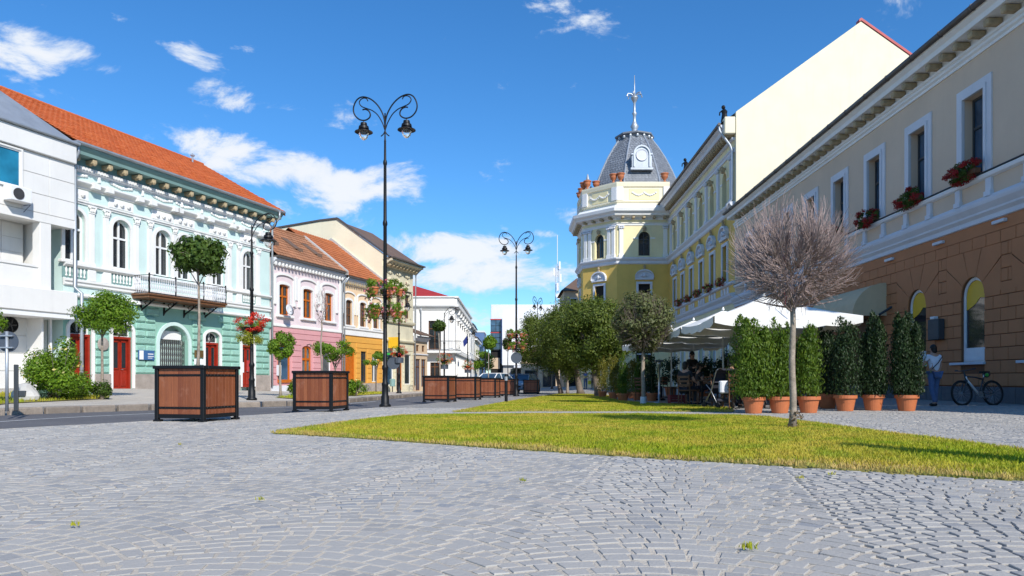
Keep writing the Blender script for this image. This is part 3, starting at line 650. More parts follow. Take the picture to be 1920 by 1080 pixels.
def modern_block():
    # white block with a glazed stair tower closing the street
    B=Bld('office_building','white modern block with a glass stair tower closing the street','building',(-4.2,130),0,-.9)
    B.part('tall_block',MB().cbox(.3,14,3,16,-.9,14.5,.05),'grey_white'); B.part('front_block',MB().cbox(2.4,17,0,3,3.2,11.9,.05),'white_panel')
    B.part('ground_floor',MB().box(2.6,17,.6,3,-.9,3.2),'concrete')
    for i in range(4): 
        w=B.part('shop_window',MB().box(4+i*3.2,6.8+i*3.2,.45,.6,-.6,2.6),'frame_d'); B.part('pane',MB().poly([(4.1+i*3.2,.44,-.5),(6.7+i*3.2,.44,-.5),(6.7+i*3.2,.44,2.5),(4.1+i*3.2,.44,2.5)]),'glass',w)
    B.part('canopy',MB().cbox(4.5,15,-2.5,.5,2.7,3.1,.04),'grey_white')
    t=B.part('glass_tower',MB().box(.3,2.2,1.2,3,6.0,11.6),'frame_d')
    for i in range(2):
        for j in range(5): B.part('pane',MB().box(.38+i*.92,1.22+i*.92,1.12,1.2,6.15+j*1.08,7.12+j*1.08),'glass_sky',t)
    for z in (11.5,9.1): B.part('red_band',MB().box(.22,2.28,1.05,1.19,z,z+.18),'red_stripe',t)
    B.part('tower_flank',MB().box(2.2,2.38,.4,3,3.5,11.6),'blue_wall'); B.part('recess',MB().box(.3,2.2,1.6,3,.5,6.0),'dark'); B.part('brick_panel',MB().box(.3,2.0,1.4,1.58,2.6,4.6),'beige'); B.part('entrance_band',MB().box(.3,2.3,.9,1.5,.6,1.6),'blue_wall'); B.part('tower_base',MB().box(.3,2.38,1.5,3,-.9,.5),'glass')
modern_block()
def blue_building():
    B=Bld('office_building','dark blue clad building beside the white modern block','building',(-9.0,122),0,-.9)
    b=B.part('wall',MB().cbox(-.5,4.3,0,8,-.9,8.6,.05),'blue_wall')
    for i in range(3):
        for j in range(2):
            w=B.part('window',MB().box(1.0+i*1.15,1.8+i*1.15,-.06,.0,.6+j*3.6,2.6+j*3.6),'frame_d'); B.part('pane',MB().poly([(1.05+i*1.15,-.065,.65+j*3.6),(1.75+i*1.15,-.065,.65+j*3.6),(1.75+i*1.15,-.065,2.55+j*3.6),(1.05+i*1.15,-.065,2.55+j*3.6)]),'glass_sky',w)
    B.part('parapet',MB().cbox(-.6,4.4,-.1,8.1,8.6,8.9,.04),'grey_white')
blue_building()
def far_houses():
    # houses glimpsed beyond the trees, right of the street's end
    for (x0,y0,w,h,mt,lab) in ((1.5,112,9,4.6,'beige','low beige shop row behind the round trees'),(6.7,93,6,12.9,'beige','dim brown-roofed building beyond the yellow corner tower')):
        B=Bld('town_house',lab,'house',(x0,y0),0,-.8); B.part('wall',MB().box(0,w,0,8,-.8,h-.8),mt)
        B.part('roof',MB().add([(-.4,-.4,h-.8),(w+.4,-.4,h-.8),(w+.4,8.4,h-.8),(-.4,8.4,h-.8),(2,4,h+1.4),(w-2,4,h+1.4)],[(0,1,5,4),(1,2,5),(2,3,4,5),(3,0,4)]),'tile_brown')
        for i in range(3):
            x=.5+i*(w-.6)/3; q=B.part('shop_window',MB().box(x,x+2.0,-.08,.02,-.5,2.1),'frame_d'); B.part('pane',MB().poly([(x+.07,-.085,-.4),(x+1.93,-.085,-.4),(x+1.93,-.085,2.0),(x+.07,-.085,2.0)]),'glass',q)
            if h<6: continue
            x=.8+i*(w-1.6)/2.6; q=B.part('window',MB().box(x,x+.9,-.06,.02,h-3.4,h-1.7),'frame_w'); B.part('pane',MB().poly([(x+.07,-.065,h-3.3),(x+.83,-.065,h-3.3),(x+.83,-.065,h-1.8),(x+.07,-.065,h-1.8)]),'glass',q)
far_houses()
def mast():
    p=at(1045,700,200); H=(700-425)/F*200+2
    t=thing('telecom_mast','grey lattice telecom mast rising beyond the round trees','mast',(p.x,p.y,-2.))
    mb=MB(); n=26; c=[(-1,-1),(1,-1),(1,1),(-1,1)]; z=lambda i:H*.8*i/n; w=lambda i:.9-.55*i/n
    for k in range(4): mb.tube([(c[k][0]*w(0),c[k][1]*w(0),0),(c[k][0]*w(n),c[k][1]*w(n),H*.8)],.09,4)
    mb.build('legs',M['grey_white'],t); mb=MB()
    for i in range(n):
        for k in range(4):
            a,b=c[k],c[(k+1)%4]; mb.tube([(a[0]*w(i),a[1]*w(i),z(i)),(b[0]*w(i+1),b[1]*w(i+1),z(i+1))],.05,3,False)
            if i%2==0: mb.tube([(a[0]*w(i),a[1]*w(i),z(i)),(b[0]*w(i),b[1]*w(i),z(i))],.05,3,False)
    mb.build('lattice',M['grey_white'],t); MB().tube([(0,0,H*.79),(0,0,H)],.12,6).build('antenna',M['grey_white'],t)
    for (x,y,zz) in ((.9,0,.72),(-.9,0,.76),(0,-.9,.66),(.6,-.6,.80)): MB().cbox(x-.25,x+.25,y-.15,y+.15,H*zz-1.1,H*zz+1.1,.05).build('panel_antenna',M['frame_w'],t)
    MB().lathe([(0,0),(.5,.1),(.8,.3),(.8,.32)],n=12).xf(Matrix.Translation((.4,-.9,H*.6))@Matrix.Rotation(math.pi/2,4,'X')).build('dish_antenna',M['frame_w'],t)
mast()
# ------------------------------------------------------------------ left row of houses
UX,UY=480/1432.8,1350/1432.8
LANG=math.atan2(UY,UX)
def LY(x,off=26.1): return off/(UX+UY*(960-x)/F)
OX,OY=(118-960)/F*LY(118),LY(118)
def sL(x,off=26.1):
    Y=LY(x,off); X=(x-960)/F*Y; return (X-OX)*UX+(Y-OY)*UY
def zL(x,y,off=26.1): return CH+(HY-y)/F*LY(x,off)
def lpos(s,d=0.): return (OX+UX*s+UY*d, OY+UY*s-UX*d)       # d towards the street
def left_house(name,label,s0,base,d=0.,cat='house'):
    B=Bld(name,label,cat,lpos(s0,d),LANG,base); B.s0=s0; return B
# --- green two-storey house -------------------------------------------------
def green():
    base=.05; s0,s1=-.0,12.45
    B=left_house('town_house','mint green two-storey house with white stucco ornament and orange tiled roof',s0,base)
    wc=[.5,2.7,4.95,6.25,8.5,10.7]; hw=.45
    ops=[(c-hw,c+hw,5.42,7.08,.43) for c in wc]
    wu=B.part('upper_wall',wall_mb(s0,s1,4.0,9.9,ops),'mint_light')
    for c in wc:
        win(B,c-hw,c+hw,5.42,7.08,.43,cols=2,rows=(6.72,),fw=.075)
        B.part('surround',ring(c-hw,c+hw,5.42,7.08,.43,.13,-.06,.02),'white')
        if abs(c-5.6)>1:
            B.part('sill',MB().cbox(c-hw-.2,c+hw+.2,-.14,.1,5.3,5.42,.02),'white')
    # pilasters with capitals, pairs beside each window
    pil=[]
    for c in wc:
        for sg in (-1,1):
            x=c+sg*.76
            if (c==4.95 and sg==1) or (c==6.25 and sg==-1): continue
            if x>.1: pil.append(x)
    pil.append(5.6)
    cap=MB()
    cap.cbox(-.17,.17,-.13,.02,.24,.31,.01); cap.cbox(-.13,.13,-.10,.02,0,.05,.01)
    for i in (-1,0,1):
        cap.ball((i*.09,-.09,.14),(.045,.05,.09),6,5)
    cap.ball((-.13,-.1,.22),.045,6,5); cap.ball((.13,-.1,.22),.045,6,5); cm=cap.mesh('capital',M['white'])
    for x in pil:
        p=B.part('pilaster',MB().cbox(x-.11,x+.11,-.075,.02,5.42,7.45,.012).cbox(x-.15,x+.15,-.10,.02,5.30,5.44,.012),'white')
        B.inst('capital',cm,x,0,7.45,p)
    molding(B,'architrave',s0,s1,[(.05,7.76),(.05,7.82),(.10,7.84),(.10,7.90)],'white')
    # frieze panels with relief
    rel=MB()
    for i in range(3): rel.ball((-.33+.33*i,-.04,0),(.11,.06,.11),7,5).ball((-.33+.33*i,-.09,.0),(.05,.04,.05),6,4)
    rm=rel.mesh('relief',M['white'])
    for c in wc:
        q=B.part('frieze_panel',MB().cbox(c-.62,c+.62,-.035,.02,7.94,8.34,.012),'white'); B.inst('relief',rm,c,-.03,8.14,q)
    molding(B,'string_course',s0,s1,[(.06,8.38),(.08,8.45),(.22,8.55),(.26,8.60),(.26,8.66),(.10,8.70)],'white')
    for x in wc:
        [B.part('entablature_break',MB().cbox(x+e,x+e+.35,-.32,.0,8.44,8.68,.015),'white') for e in (-.95,.6) if x+e>0]
    sw=MB()
    for i in range(9): sw.ball((-.5+.125*i,-.03,.07*abs(i-4)/4*1.2),(.085,.05,.06),6,4)
    sm=sw.mesh('garland',M['white']); kn=MB().cbox(-.05,.05,-.10,.0,-.1,.14,.015).mesh('corbel',M['white'])
    for i,c in enumerate(wc):
        B.inst('garland',sm,c,-.0,8.86,wu); B.inst('corbel',kn,c+1.08 if c<10 else c+1.2,0,8.9,wu)
    # main cornice
    molding(B,'dentil_band',s0,s1,[(.05,9.02),(.05,9.06),(.14,9.10),(.14,9.26),(.05,9.28)],'grey_white')
    dm=MB().box(-.035,.035,-.20,-.13,0,.11).mesh('dentil',M['white']); n=int((s1-s0)/.14)
    for i in range(n-1): B.inst('dentil',dm,s0+.07+i*.14,0,9.13,wu)
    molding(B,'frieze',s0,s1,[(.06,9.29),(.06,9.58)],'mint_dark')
    mm=MB().cbox(-.10,.10,-.46,0,-.02,.16,.02).ball((0,-.42,.02),(.09,.08,.11),6,5).ball((0,-.2,.0),(.08,.09,.08),6,5).mesh('bracket',M['modillion'])
    for i in range(17): B.inst('bracket',mm,s0+.3+i*.745,-.02,9.40,wu)
    molding(B,'cornice',s0,s1+.35,[(.08,9.58),(.52,9.60),(.54,9.72),(.62,9.80),(.66,9.88),(.66,9.90)],'mint_dark')  # shade under the eaves is put into the darker green here
    molding(B,'gutter',s0,s1+.4,[(.60,9.905),(.72,9.91),(.78,9.96),(.78,10.02),(.60,10.02)],'zinc')
    # balustrade band
    molding(B,'window_ledge',s0,s1,[(.05,5.16),(.12,5.20),(.17,5.24),(.17,5.30),(.03,5.33)],'white')
    bal=MB().lathe([(.03,0),(.045,.02),(.02,.09),(.045,.2),(.04,.28),(.02,.33),(.035,.36)],n=8).mesh('baluster',M['white'])
    for c in wc:
        if abs(c-5.6)<1.6: continue
        q=B.part('balustrade_panel',MB().box(c-.55,c+.55,-.03,.0,4.76,5.15),'mint_dark')
        for i in range(6): B.inst('baluster',bal,c-.40+.16*i,-.055,4.78,q)
        [B.part('pedestal',MB().cbox(max(.02,c+e),c+e+.38,-.09,.02,4.70,5.16,.015),'white') for e in (-.93,.55) if c+e+.38>.1]
    molding(B,'belt_course',s0,s1,[(.04,4.42),(.10,4.46),(.10,4.56),(.16,4.60),(.16,4.68),(.06,4.70)],'white')
    molding(B,'lower_belt',s0,s1,[(.04,3.98),(.12,4.0),(.15,4.05),(.12,4.12),(.03,4.14)],'white')
    # ground floor
    dc=[(.75,.50),(2.75,.50),(8.05,.50),(10.65,.46)]
    ops=[(c-w,c+w,.05,2.75,w*.62) for c,w in dc]+[(4.72,6.48,.05,2.35,.85)]
    gw=B.part('ground_floor_wall',wall_mb(s0,s1,.05,4.0,ops,.35),'mint')
    for c,w in dc:
        B.part('door_surround',ring(c-w,c+w,.30,2.75,w*.62,.13,-.07,.02),'white')
        fan=win(B,c-w,c+w,2.50,2.75,w*.62,cols=2,fw=.05,name='fanlight',y=.18)
        grl=MB()
        for k in range(5): 
            t=math.pi*(k+1)/6; grl.tube([(c,.16,2.55),(c-.8*w*math.cos(t),.16,2.62+.5*w*math.sin(t)*1.1)],.012,4)
        B.part('grille',grl,'grille',fan)
        fr_=MB().box(c-w,c-w+.10,.06,.2,.25,2.42).box(c+w-.10,c+w,.06,.2,.25,2.42).box(c-w,c+w,.05,.2,2.42,2.52)
        d=B.part('door',fr_,'door_red')
        for sg in (0,1):
            a=c-w+.10+sg*(w-.10); b=a+w-.10
            lf=MB().box(a+.005,b-.005,.16,.2,.28,2.42).cbox(a+.06,b-.06,.13,.165,.40,1.05,.015)
            lf.box(a+.05,a+.09,.13,.17,1.15,2.32).box(b-.09,b-.05,.13,.17,1.15,2.32).box(a+.05,b-.05,.13,.17,2.28,2.34).box(a+.05,b-.05,.13,.17,1.12,1.18)
            l=B.part('door_leaf',lf,'door_red',d)
            B.part('door_pane',MB().poly([(a+.09,.152,1.18),(b-.09,.152,1.18),(b-.09,.152,2.28),(a+.09,.152,2.28)]),'glass',d)
        B.part('door_handle',MB().tube([(c+.05,.12,1.12),(c+.05,.08,1.12),(c+.13,.08,1.12)],.012,5),'steel',d)
    # arched passage with an iron scissor gate
    B.part('arch_surround',ring(4.72,6.48,.30,2.35,.85,.16,-.07,.02),'mint_light')
    B.part('passage_ceiling_panel',MB().box(4.95,6.3,.25,.3,2.55,2.95),'white')
    B.part('passage_back',MB().box(4.6,6.6,1.6,1.65,.1,3.4),'dark')
    gt=MB()
    for i in range(15):
        x=4.80+i*.118; gt.box(x-.012,x+.012,.20,.235,.25,2.55)
    gate=B.part('gate_bars',gt,'grille'); g2=MB()
    for j in range(8):
        for i in range(14):
            x=4.80+i*.118; z=.3+j*.28; g2.tube([(x,.22,z),(x+.118,.22,z+.28)],.008,4,False).tube([(x+.118,.22,z),(x,.22,z+.28)],.008,4,False)
    B.part('gate_lattice',g2,'grille',gate)
    # rusticated blocks on the piers, stone plinth under them
    piers=[(1.42,2.08),(3.42,4.50),(6.72,7.38),(8.72,9.98),(11.28,12.35)]
    for k,(a,b) in enumerate(piers):
        z=.95
        B.part('plinth',MB().cbox(a-.06,b+.06,-.10,.02,.05,.92,.02),'stone')
        row=0
        while z<3.55:
            if row%2==0 or b-a<.5:
                rusticated(B,a,b,z,z+.29,'mint',.06,.05,parent=gw)
            else:
                m=(a+b)/2; rusticated(B,a,m-.015,z,z+.29,'mint',.07,.055,parent=gw); rusticated(B,m+.015,b,z,z+.29,'mint',.07,.055,parent=gw)
            z+=.325; row+=1
        m=(a+b)/2
        for u,v in ((a-.25,m-.02),(m+.02,b+.25)): rusticated(B,u,v,z,z+.34,'mint',.07,.06,parent=gw)
    # wall signs
    p=B.part('wall_sign',MB().cbox(3.50,4.35,-.14,-.07,1.55,1.98,.01),'plaque'); mb=MB()
    mb.box(3.98,4.28,-.146,-.14,1.80,1.84).box(3.98,4.30,-.146,-.14,1.70,1.73).box(3.98,4.22,-.146,-.14,1.63,1.655); B.part('lettering',mb,'letter',p)
    B.part('sign_field',MB().box(3.52,3.74,-.147,-.141,1.57,1.96),'letter',p)
    B.part('bronze_plaque',MB().cbox(6.80,7.36,-.12,-.07,1.75,2.1,.012),'brass'); B.part('notice_panel',MB().cbox(6.78,7.38,-.11,-.07,1.4,1.68,.01),'letter')
    B.part('poster',MB().box(10.3,10.5,.105,.125,1.05,1.6),'letter'); B.part('poster',MB().box(10.72,10.92,.105,.125,1.1,1.7),'red_stripe')
    B.part('medallion',MB().lathe([(.0,0),(.26,0),(.28,.03),(.24,.06),(.05,.09),(.0,.09)],n=16).xf(Matrix.Translation((1.75,-.06,2.15))@Matrix.Rotation(math.pi/2,4,'X')),'stone')
    # balcony
    bl=B.part('balcony_slab',MB().cbox(3.25,7.95,-.95,-.0,4.22,4.34,.02).cbox(3.20,8.0,-1.0,-.0,4.34,4.42,.015),'wood_b')
    bm=MB().prism([(-.85,4.2),(-.75,4.2),(-.1,3.75),(0,3.6),(0,4.2),(-.06,4.2),(-.06,3.8)],-.03,.03,'x').tube([(0,-.6,4.2),(0,-.55,4.0),(0,-.35,3.95),(0,-.25,4.1),(0,-.4,4.15)],.02,5); bme=bm.mesh('balcony_bracket',M['iron'])
    for x in (3.7,5.0,6.2,7.5): B.inst('balcony_bracket',bme,x,0,0,bl).location.z=-base
    rl=MB()
    for z in (4.46,5.22): rl.tube([(3.28,-.02,z),(3.28,-.95,z),(7.92,-.95,z),(7.92,-.02,z)],.018,6)
    rail=B.part('balcony_rail',rl,'iron')
    bb=MB().lathe([(.011,0),(.011,.12),(.034,.2),(.038,.28),(.015,.36),(.034,.42),(.015,.48),(.011,.76)],n=6).mesh('rail_baluster',M['grey_white'])
    for i in range(38): B.inst('rail_baluster',bb,3.36+i*.122,-.95,4.46,rail)
    for sg in (3.28,7.92):
        for i in range(7): B.inst('rail_baluster',bb,sg,-.1-i*.122,4.46,rail)
    for x in (3.28,4.75,6.45,7.92): B.part('rail_post',MB().box(x-.025,x+.025,-.975,-.925,4.42,5.3),'iron',rail)
    # roof
    rz0,ry0,rz1,ry1=10.0,-.72,13.2,5.0
    yk=2.4; zk=rz0+(yk-ry0)*(rz1-rz0)/(ry1-ry0)
    rf=B.part('roof',MB().poly([(s0,ry0,rz0),(s1+.4,ry0,rz0),(s1+.4,ry1,rz1),(s0,ry1,rz1)]).poly([(s0-6,yk,zk),(s0,yk,zk),(s0,ry1,rz1),(s0-6,ry1,rz1)]).poly([(s0-6,ry1,rz1),(s1+.4,ry1,rz1),(s1+.4,10.7,rz0),(s0-6,10.7,rz0)]),'tile_new')
    tiles(B,'roof_tiles',s0,s1+.4,ry0,rz0+.01,ry1,rz1+.01,'tile_new',.33,.24,rf); tiles(B,'roof_tiles',s0-6,s0,yk,zk+.01,ry1,rz1+.01,'tile_new',.33,.24,rf)
    rg=MB().lathe([(.11,0),(.10,.36)],n=8).xf(Matrix.Rotation(math.pi/2,4,'Y')).mesh('ridge_tile',M['tile_new'])
    for i in range(53): B.inst('ridge_tile',rg,s0-6+i*.355,ry1,rz1+.03,rf)
    B.part('verge_board',MB().prism([(ry0,rz0-.05),(ry1,rz1-.05),(10.7,rz0-.05),(10.7,rz0-.2),(ry1,rz1-.22),(ry0,rz0-.2)],s1+.36,s1+.44,'x'),'wood_b',rf)
    B.part('gable_wall',MB().poly([(s1,0,9.5),(s1,10,9.5),(s1,5,12.9)]),'cream')
    B.part('roof_vent',MB().lathe([(.05,0),(.05,.35),(.12,.36),(.12,.42),(.02,.5)],c=(11.4,4.4,12.9),n=8),'zinc')
    sg=MB().prism([(-.02,0),(.02,0),(.02,.14),(-.02,.1)],-.12,.12,'x').mesh('snow_guard',M['tile_new'])
    for i in range(29):
        s=s0+.5+i*.42; B.inst('snow_guard',sg,s,ry0+1.0+(i%2)*.5,rz0+(1.0+(i%2)*.5)*.5594+.05,rf)
    body(B,s0,s1,.05,9.9,10,'mint_light')
    pipe(B,[(s1-.1,-.75,9.95),(s1-.1,-.75,9.6),(s1+.06,-.2,9.2),(s1+.06,-.14,9.0),(s1+.06,-.14,.3)],.055)
    B.part('camera_box',MB().cbox(3.3,3.45,-.3,-.02,3.95,4.1,.01),'letter')
green()
# --- white modern building at the left edge -----------------------------------
def modern():
    off=25.45; base=.05; d=.65; s0,s1=-9.0,-.02
    B=left_house('office_building','white panelled modern building with recessed loggia at the left edge',s0,base,d,'building'); z=lambda y,x=110:zL(x,y,off)
    dz=[3.2,4.05,6.55,9.06,9.78]
    B.part('parapet',MB().cbox(s0,s1,-.12,.4,9.06,9.78,.02),'white_panel')
    B.part('gutter',MB().cbox(s0,s1+.1,-.24,-.06,9.79,9.90,.03),'zinc')
    B.part('loggia_beam',MB().box(s0,s1,0,.4,6.55,6.86),'white_panel')
    panels=[(s1-1.05*k-1.05,s1-1.05*k) for k in range(8)]
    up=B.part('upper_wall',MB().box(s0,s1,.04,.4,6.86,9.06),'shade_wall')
    for k,(a,b) in enumerate(panels):
        for (c,e) in ((6.88,7.55),(7.57,8.28),(8.30,9.04)):
            if k in (2,5) and c>7: continue
            B.part('panel',MB().cbox(a+.008,b-.008,-.0,.05,c,e,.006),'white_panel',up)
    for k in (2,5):
        a,b=panels[k]; win(B,a+.06,b-.06,7.62,8.95,0,gm='glass_blue',y=-.02,cols=1,rows=(),fw=.05)
        B.part('window_reveal',ring(a+.06,b-.06,7.62,8.95,0,.06,-.06,.02,True),'white_panel')
    ac=B.part('air_conditioner',MB().cbox(-2.85,-2.05,-.42,-.05,7.02,7.55,.02),'frame_w')
    fn=MB().lathe([(.20,0),(.20,.02),(.0,.02)],n=16).xf(Matrix.Translation((-2.55,-.425,7.28))@Matrix.Rotation(math.pi/2,4,'X')); B.part('fan_grille',fn,'grille',ac)
    B.part('ac_bracket',MB().tube([(-2.1,-.05,6.98),(-2.1,-.4,6.98),(-2.1,-.05,6.75)],.015,4),'grille',ac)
    # loggia: column, side opening, back wall of tiles
    B.part('column',MB().cbox(-1.42,-.98,.02,.42,4.05,6.56,.01),'white_panel'); B.part('column',MB().cbox(-5.2,-4.8,.02,.42,4.05,6.56,.01),'white_panel')
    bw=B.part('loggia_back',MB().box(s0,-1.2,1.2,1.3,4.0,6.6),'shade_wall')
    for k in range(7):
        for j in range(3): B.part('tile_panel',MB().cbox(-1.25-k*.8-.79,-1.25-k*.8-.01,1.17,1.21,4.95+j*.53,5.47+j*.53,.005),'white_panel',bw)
    B.part('loggia_parapet',MB().box(s0,-1.4,.12,.3,4.05,4.85).box(s0,-1.4,.08,.34,4.85,4.93),'white_panel')
    B.part('loggia_floor',MB().cbox(s0,s1,-.16,1.4,3.2,4.05,.02),'white_panel')
    B.part('floor_trim',MB().box(s0,s1-.1,-.10,1.3,3.02,3.2),'frame_w')
    B.part('loggia_ceiling',MB().box(s0,s1,.4,1.4,6.6,6.7),'white_panel')
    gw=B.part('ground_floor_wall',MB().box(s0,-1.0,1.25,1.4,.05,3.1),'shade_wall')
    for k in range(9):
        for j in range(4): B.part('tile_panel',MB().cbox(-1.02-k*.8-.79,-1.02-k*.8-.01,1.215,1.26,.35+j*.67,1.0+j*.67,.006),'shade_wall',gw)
    B.part('side_wall',MB().box(-1.0,s1-.02,2.3,2.4,.05,6.6),'mint_dark')  # green wall deep in the gap, its shade also put into the colour
    B.part('shade_partition',MB().box(-1.05,-.98,.42,2.3,.05,3.1).box(-1.05,-.98,.42,2.3,4.05,6.6),'white_panel')  # added wall that throws the recess behind it into shade
    B.part('post',MB().box(-.42,-.34,.8,.9,.1,3.1),'frame_w')
    fan=B.part('extractor_fan',MB().lathe([(.16,0),(.30,.02),(.30,.10),(.25,.14),(.25,.06),(.0,.05)],n=20).xf(Matrix.Translation((-1.75,1.2,2.72))@Matrix.Rotation(math.pi/2,4,'X')),'rubber')
    hb=MB()
    for k in range(5):
        t=k*2*math.pi/5; hb.tube([(-1.75,1.08,2.72),(-1.75+.22*math.cos(t),1.08,2.72+.22*math.sin(t))],.025,4)
    B.part('fan_blades',hb,'grille',fan)
    pipe(B,[(s1+.06,-.05,9.85),(s1+.16,-.02,9.6),(s1+.10,.1,9.3),(s1+.10,.12,4.3),(s1+.14,-.20,4.05),(s1+.14,-.20,.2)],.065)
    # grey sheet mansard
    B.part('roof',MB().poly([(s0,-.1,9.86),(s1+.05,-.1,9.86),(-2.6,2.0,12.0),(s0,2.0,12.0)]).poly([(s1+.05,-.1,9.86),(s1+.05,4.1,9.86),(-2.6,2.0,12.0)]).poly([(s0,2.0,12.0),(-2.6,2.0,12.0),(s1+.05,4.1,9.86),(s0,4.1,9.86)]),'zinc')
    body_mb=MB(); body_mb.box(s0,s1-.02,1.45,8,.05,9.8); B.part('core',body_mb,'white_panel')
    B.part('end_wall',MB().box(s1-.22,s1-.002,.42,1.45,6.7,9.06),'white_panel')
    # plant-shaded signboard by the entrance is left to the street furniture
modern()
# --- pink house ----------------------------------------------------------------
def dentils(B,s0,s1,z,mat,step=.3,w=.16,h=.22,out=.22,parent=None,name='bracket'):
    me=MB().cbox(-w/2,w/2,-out,.0,-h,0,.02).ball((0,-out*.8,-h),(w*.45,w*.4,w*.4),6,4).mesh(name,M[mat]); n=int((s1-s0)/step)
    for i in range(n): B.inst(name,me,s0+(i+.5)*(s1-s0)/n,0,z,parent)
def bands(B,s0,s1,zs,ops,mat,parent,proud=.035):              # horizontal rustication: one raised course per band, split at openings
    for a,b in zip(zs[:-1],zs[1:]):
        cuts=sorted([(o[0]-.12,o[1]+.12) for o in ops if o[2]<b and o[3]+o[4]+.12>a]); x=s0
        for c,d in cuts+[(s1,s1)]:
            if c-x>.08: B.part('band',MB().cbox(x+.01,c-.01,-proud,.02,a+.012,b-.012,.012),mat,parent)
            x=max(x,d)
def roof2(B,s0,s1,y0,z0,y1,z1,mat,skew=0.,back=True):
    mb=MB().poly([(s0,y0,z0),(s1,y0,z0),(s1-skew,y1,z1),(s0,y1,z1)])
    if back: mb.poly([(s0,y1,z1),(s1-skew,y1,z1),(s1,2*y1-y0,z0),(s0,2*y1-y0,z0)])
    r=B.part('roof',mb,mat); tiles(B,'roof_tiles',s0,s1,y0,z0+.01,y1,z1+.01,mat,.34,.27,r,skew=skew); return r
def pink():
    base=.0; s0,s1=12.56,19.55
    B=left_house('town_house','pink two-storey house with orange wooden windows beside the mint green house',s0,base)
    wc=[sL(532.8),sL(576.8),sL(616)]; hw=.48
    ops=[(c-hw,c+hw,4.36,6.02,.10) for c in wc]
    uw=B.part('upper_wall',wall_mb(s0,s1,3.7,7.5,ops),'pinklight')
    for c in wc:
        w=win(B,c-hw,c+hw,4.36,6.02,.10,'wood_o','glass',cols=2,rows=(5.45,),fw=.085,y=.12)
        B.part('surround',ring(c-hw,c+hw,4.36,6.02,.10,.16,-.05,.02),'white'); B.part('sill',MB().cbox(c-hw-.28,c+hw+.28,-.16,.1,4.22,4.35,.02),'white')
        B.part('hood_mould',ring(c-hw-.32,c+hw+.32,5.0,6.42,.22,.11,-.09,.02),'white')
        B.part('hood_block',MB().cbox(c-hw-.50,c-hw-.30,-.11,.02,4.92,5.1,.015).cbox(c+hw+.30,c+hw+.50,-.11,.02,4.92,5.1,.015),'white')
    for a in (s0,s1-.22): B.part('corner_strip',MB().cbox(a,a+.22,-.05,.02,3.7,7.1,.01),'white')
    for m in ((wc[0]+wc[1])/2,(wc[1]+wc[2])/2): B.part('pendant_panel',MB().cbox(m-.14,m+.14,-.06,.02,5.3,6.7,.02),'white')
    molding(B,'belt_course',s0,s1,[(.04,3.66),(.10,3.70),(.10,3.80),(.04,3.84)],'white')
    molding(B,'cornice',s0,s1,[(.05,7.10),(.10,7.14),(.28,7.34),(.34,7.38),(.34,7.5)],'grey_white'); dentils(B,s0,s1,7.32,'white',.31,.15,.2,.26,uw)
    molding(B,'gutter',s0,s1,[(.36,7.50),(.50,7.52),(.50,7.60),(.36,7.6)],'gutter')
    gops=[(sL(532)-.55,sL(532)+.60,.55,2.55,.12),(sL(575.5)-.47,sL(575.5)+.47,.10,2.50,.20),(sL(613)-.45,sL(613)+.45,.95,2.4,.12)]
    gw=B.part('ground_floor_wall',wall_mb(s0,s1,-.1,3.7,gops),'pink')
    bands(B,s0,s1,[.35+.335*i for i in range(11)],gops,'pink',gw)
    B.part('plinth',MB().cbox(s0,gops[1][0]-.1,-.06,.02,-.1,.34,.01).cbox(gops[1][1]+.1,s1,-.06,.02,-.1,.34,.01),'grey_white')
    g0=win(B,*gops[0],'wood_o','glass_sky',cols=1,rows=(),fw=.12,y=.05,name='shop_window'); B.part('sill',MB().cbox(gops[0][0]-.02,gops[0][1]+.02,-.1,.1,.50,.68,.01),'wood_o',g0)
    win(B,*gops[1],'wood_o','glass_curtain',cols=2,rows=(1.9,),fw=.12,y=.08,name='door'); win(B,*gops[2],'frame_w','glass_curtain',cols=1,fw=.06,y=.08)
    B.part('meter_box',MB().cbox(s0+.45,s0+.85,-.06,0,.9,1.5,.01),'grey_white')
    B.part('wall_lamp',MB().tube([(s0+3.3,-.02,2.75),(s0+3.3,-.25,2.8),(s0+3.3,-.28,2.66)],.03,6),'frame_d')
    r=roof2(B,s0-.0,s1,-.48,7.60,2.75,10.0,'tile_old')
    for s in (s0+1.1,s0+3.4,s0+5.4):
        h=MB().prism([(.55,8.52),(1.15,8.62),(1.7,9.32)],s-.3,s+.3,'x'); h.box(s-.24,s+.24,.50,.56,8.40,8.60); B.part('roof_hatch',h,'tile_brown',r)
    B.part('fire_wall',MB().prism([(-.5,7.45),(-.5,7.72),(2.75,10.18),(6,7.75),(6,7.2)],s1-.16,s1+.1,'x'),'concrete')
    B.part('ridge',MB().tube([(s0,2.75,10.03),(s1,2.75,10.03)],.12,8),'tile_old',r)
    body(B,s0,s1,-.1,7.5,6.0,'pinklight'); pipe(B,[(s1,-.45,7.5),(s1,-.12,7.1),(s1,-.12,.2)],.05)
    dish=MB().lathe([(.0,0),(.18,.02),(.32,.08),(.33,.085),(.18,.035),(.0,.015)],n=18).xf(Matrix.Translation((s0+.85,-.55,4.6))@Matrix.Rotation(math.radians(75),4,'X')@Matrix.Rotation(.5,4,'Z'))
    di=B.part('satellite_dish',dish,'grey_white',smooth=True); B.part('dish_arm',MB().tube([(s0+.85,-.02,4.35),(s0+.85,-.45,4.4),(s0+.85,-.55,4.6)],.02,5).tube([(s0+.85,-.5,4.45),(s0+1.1,-.95,4.75)],.012,5),'grille',di)
pink()
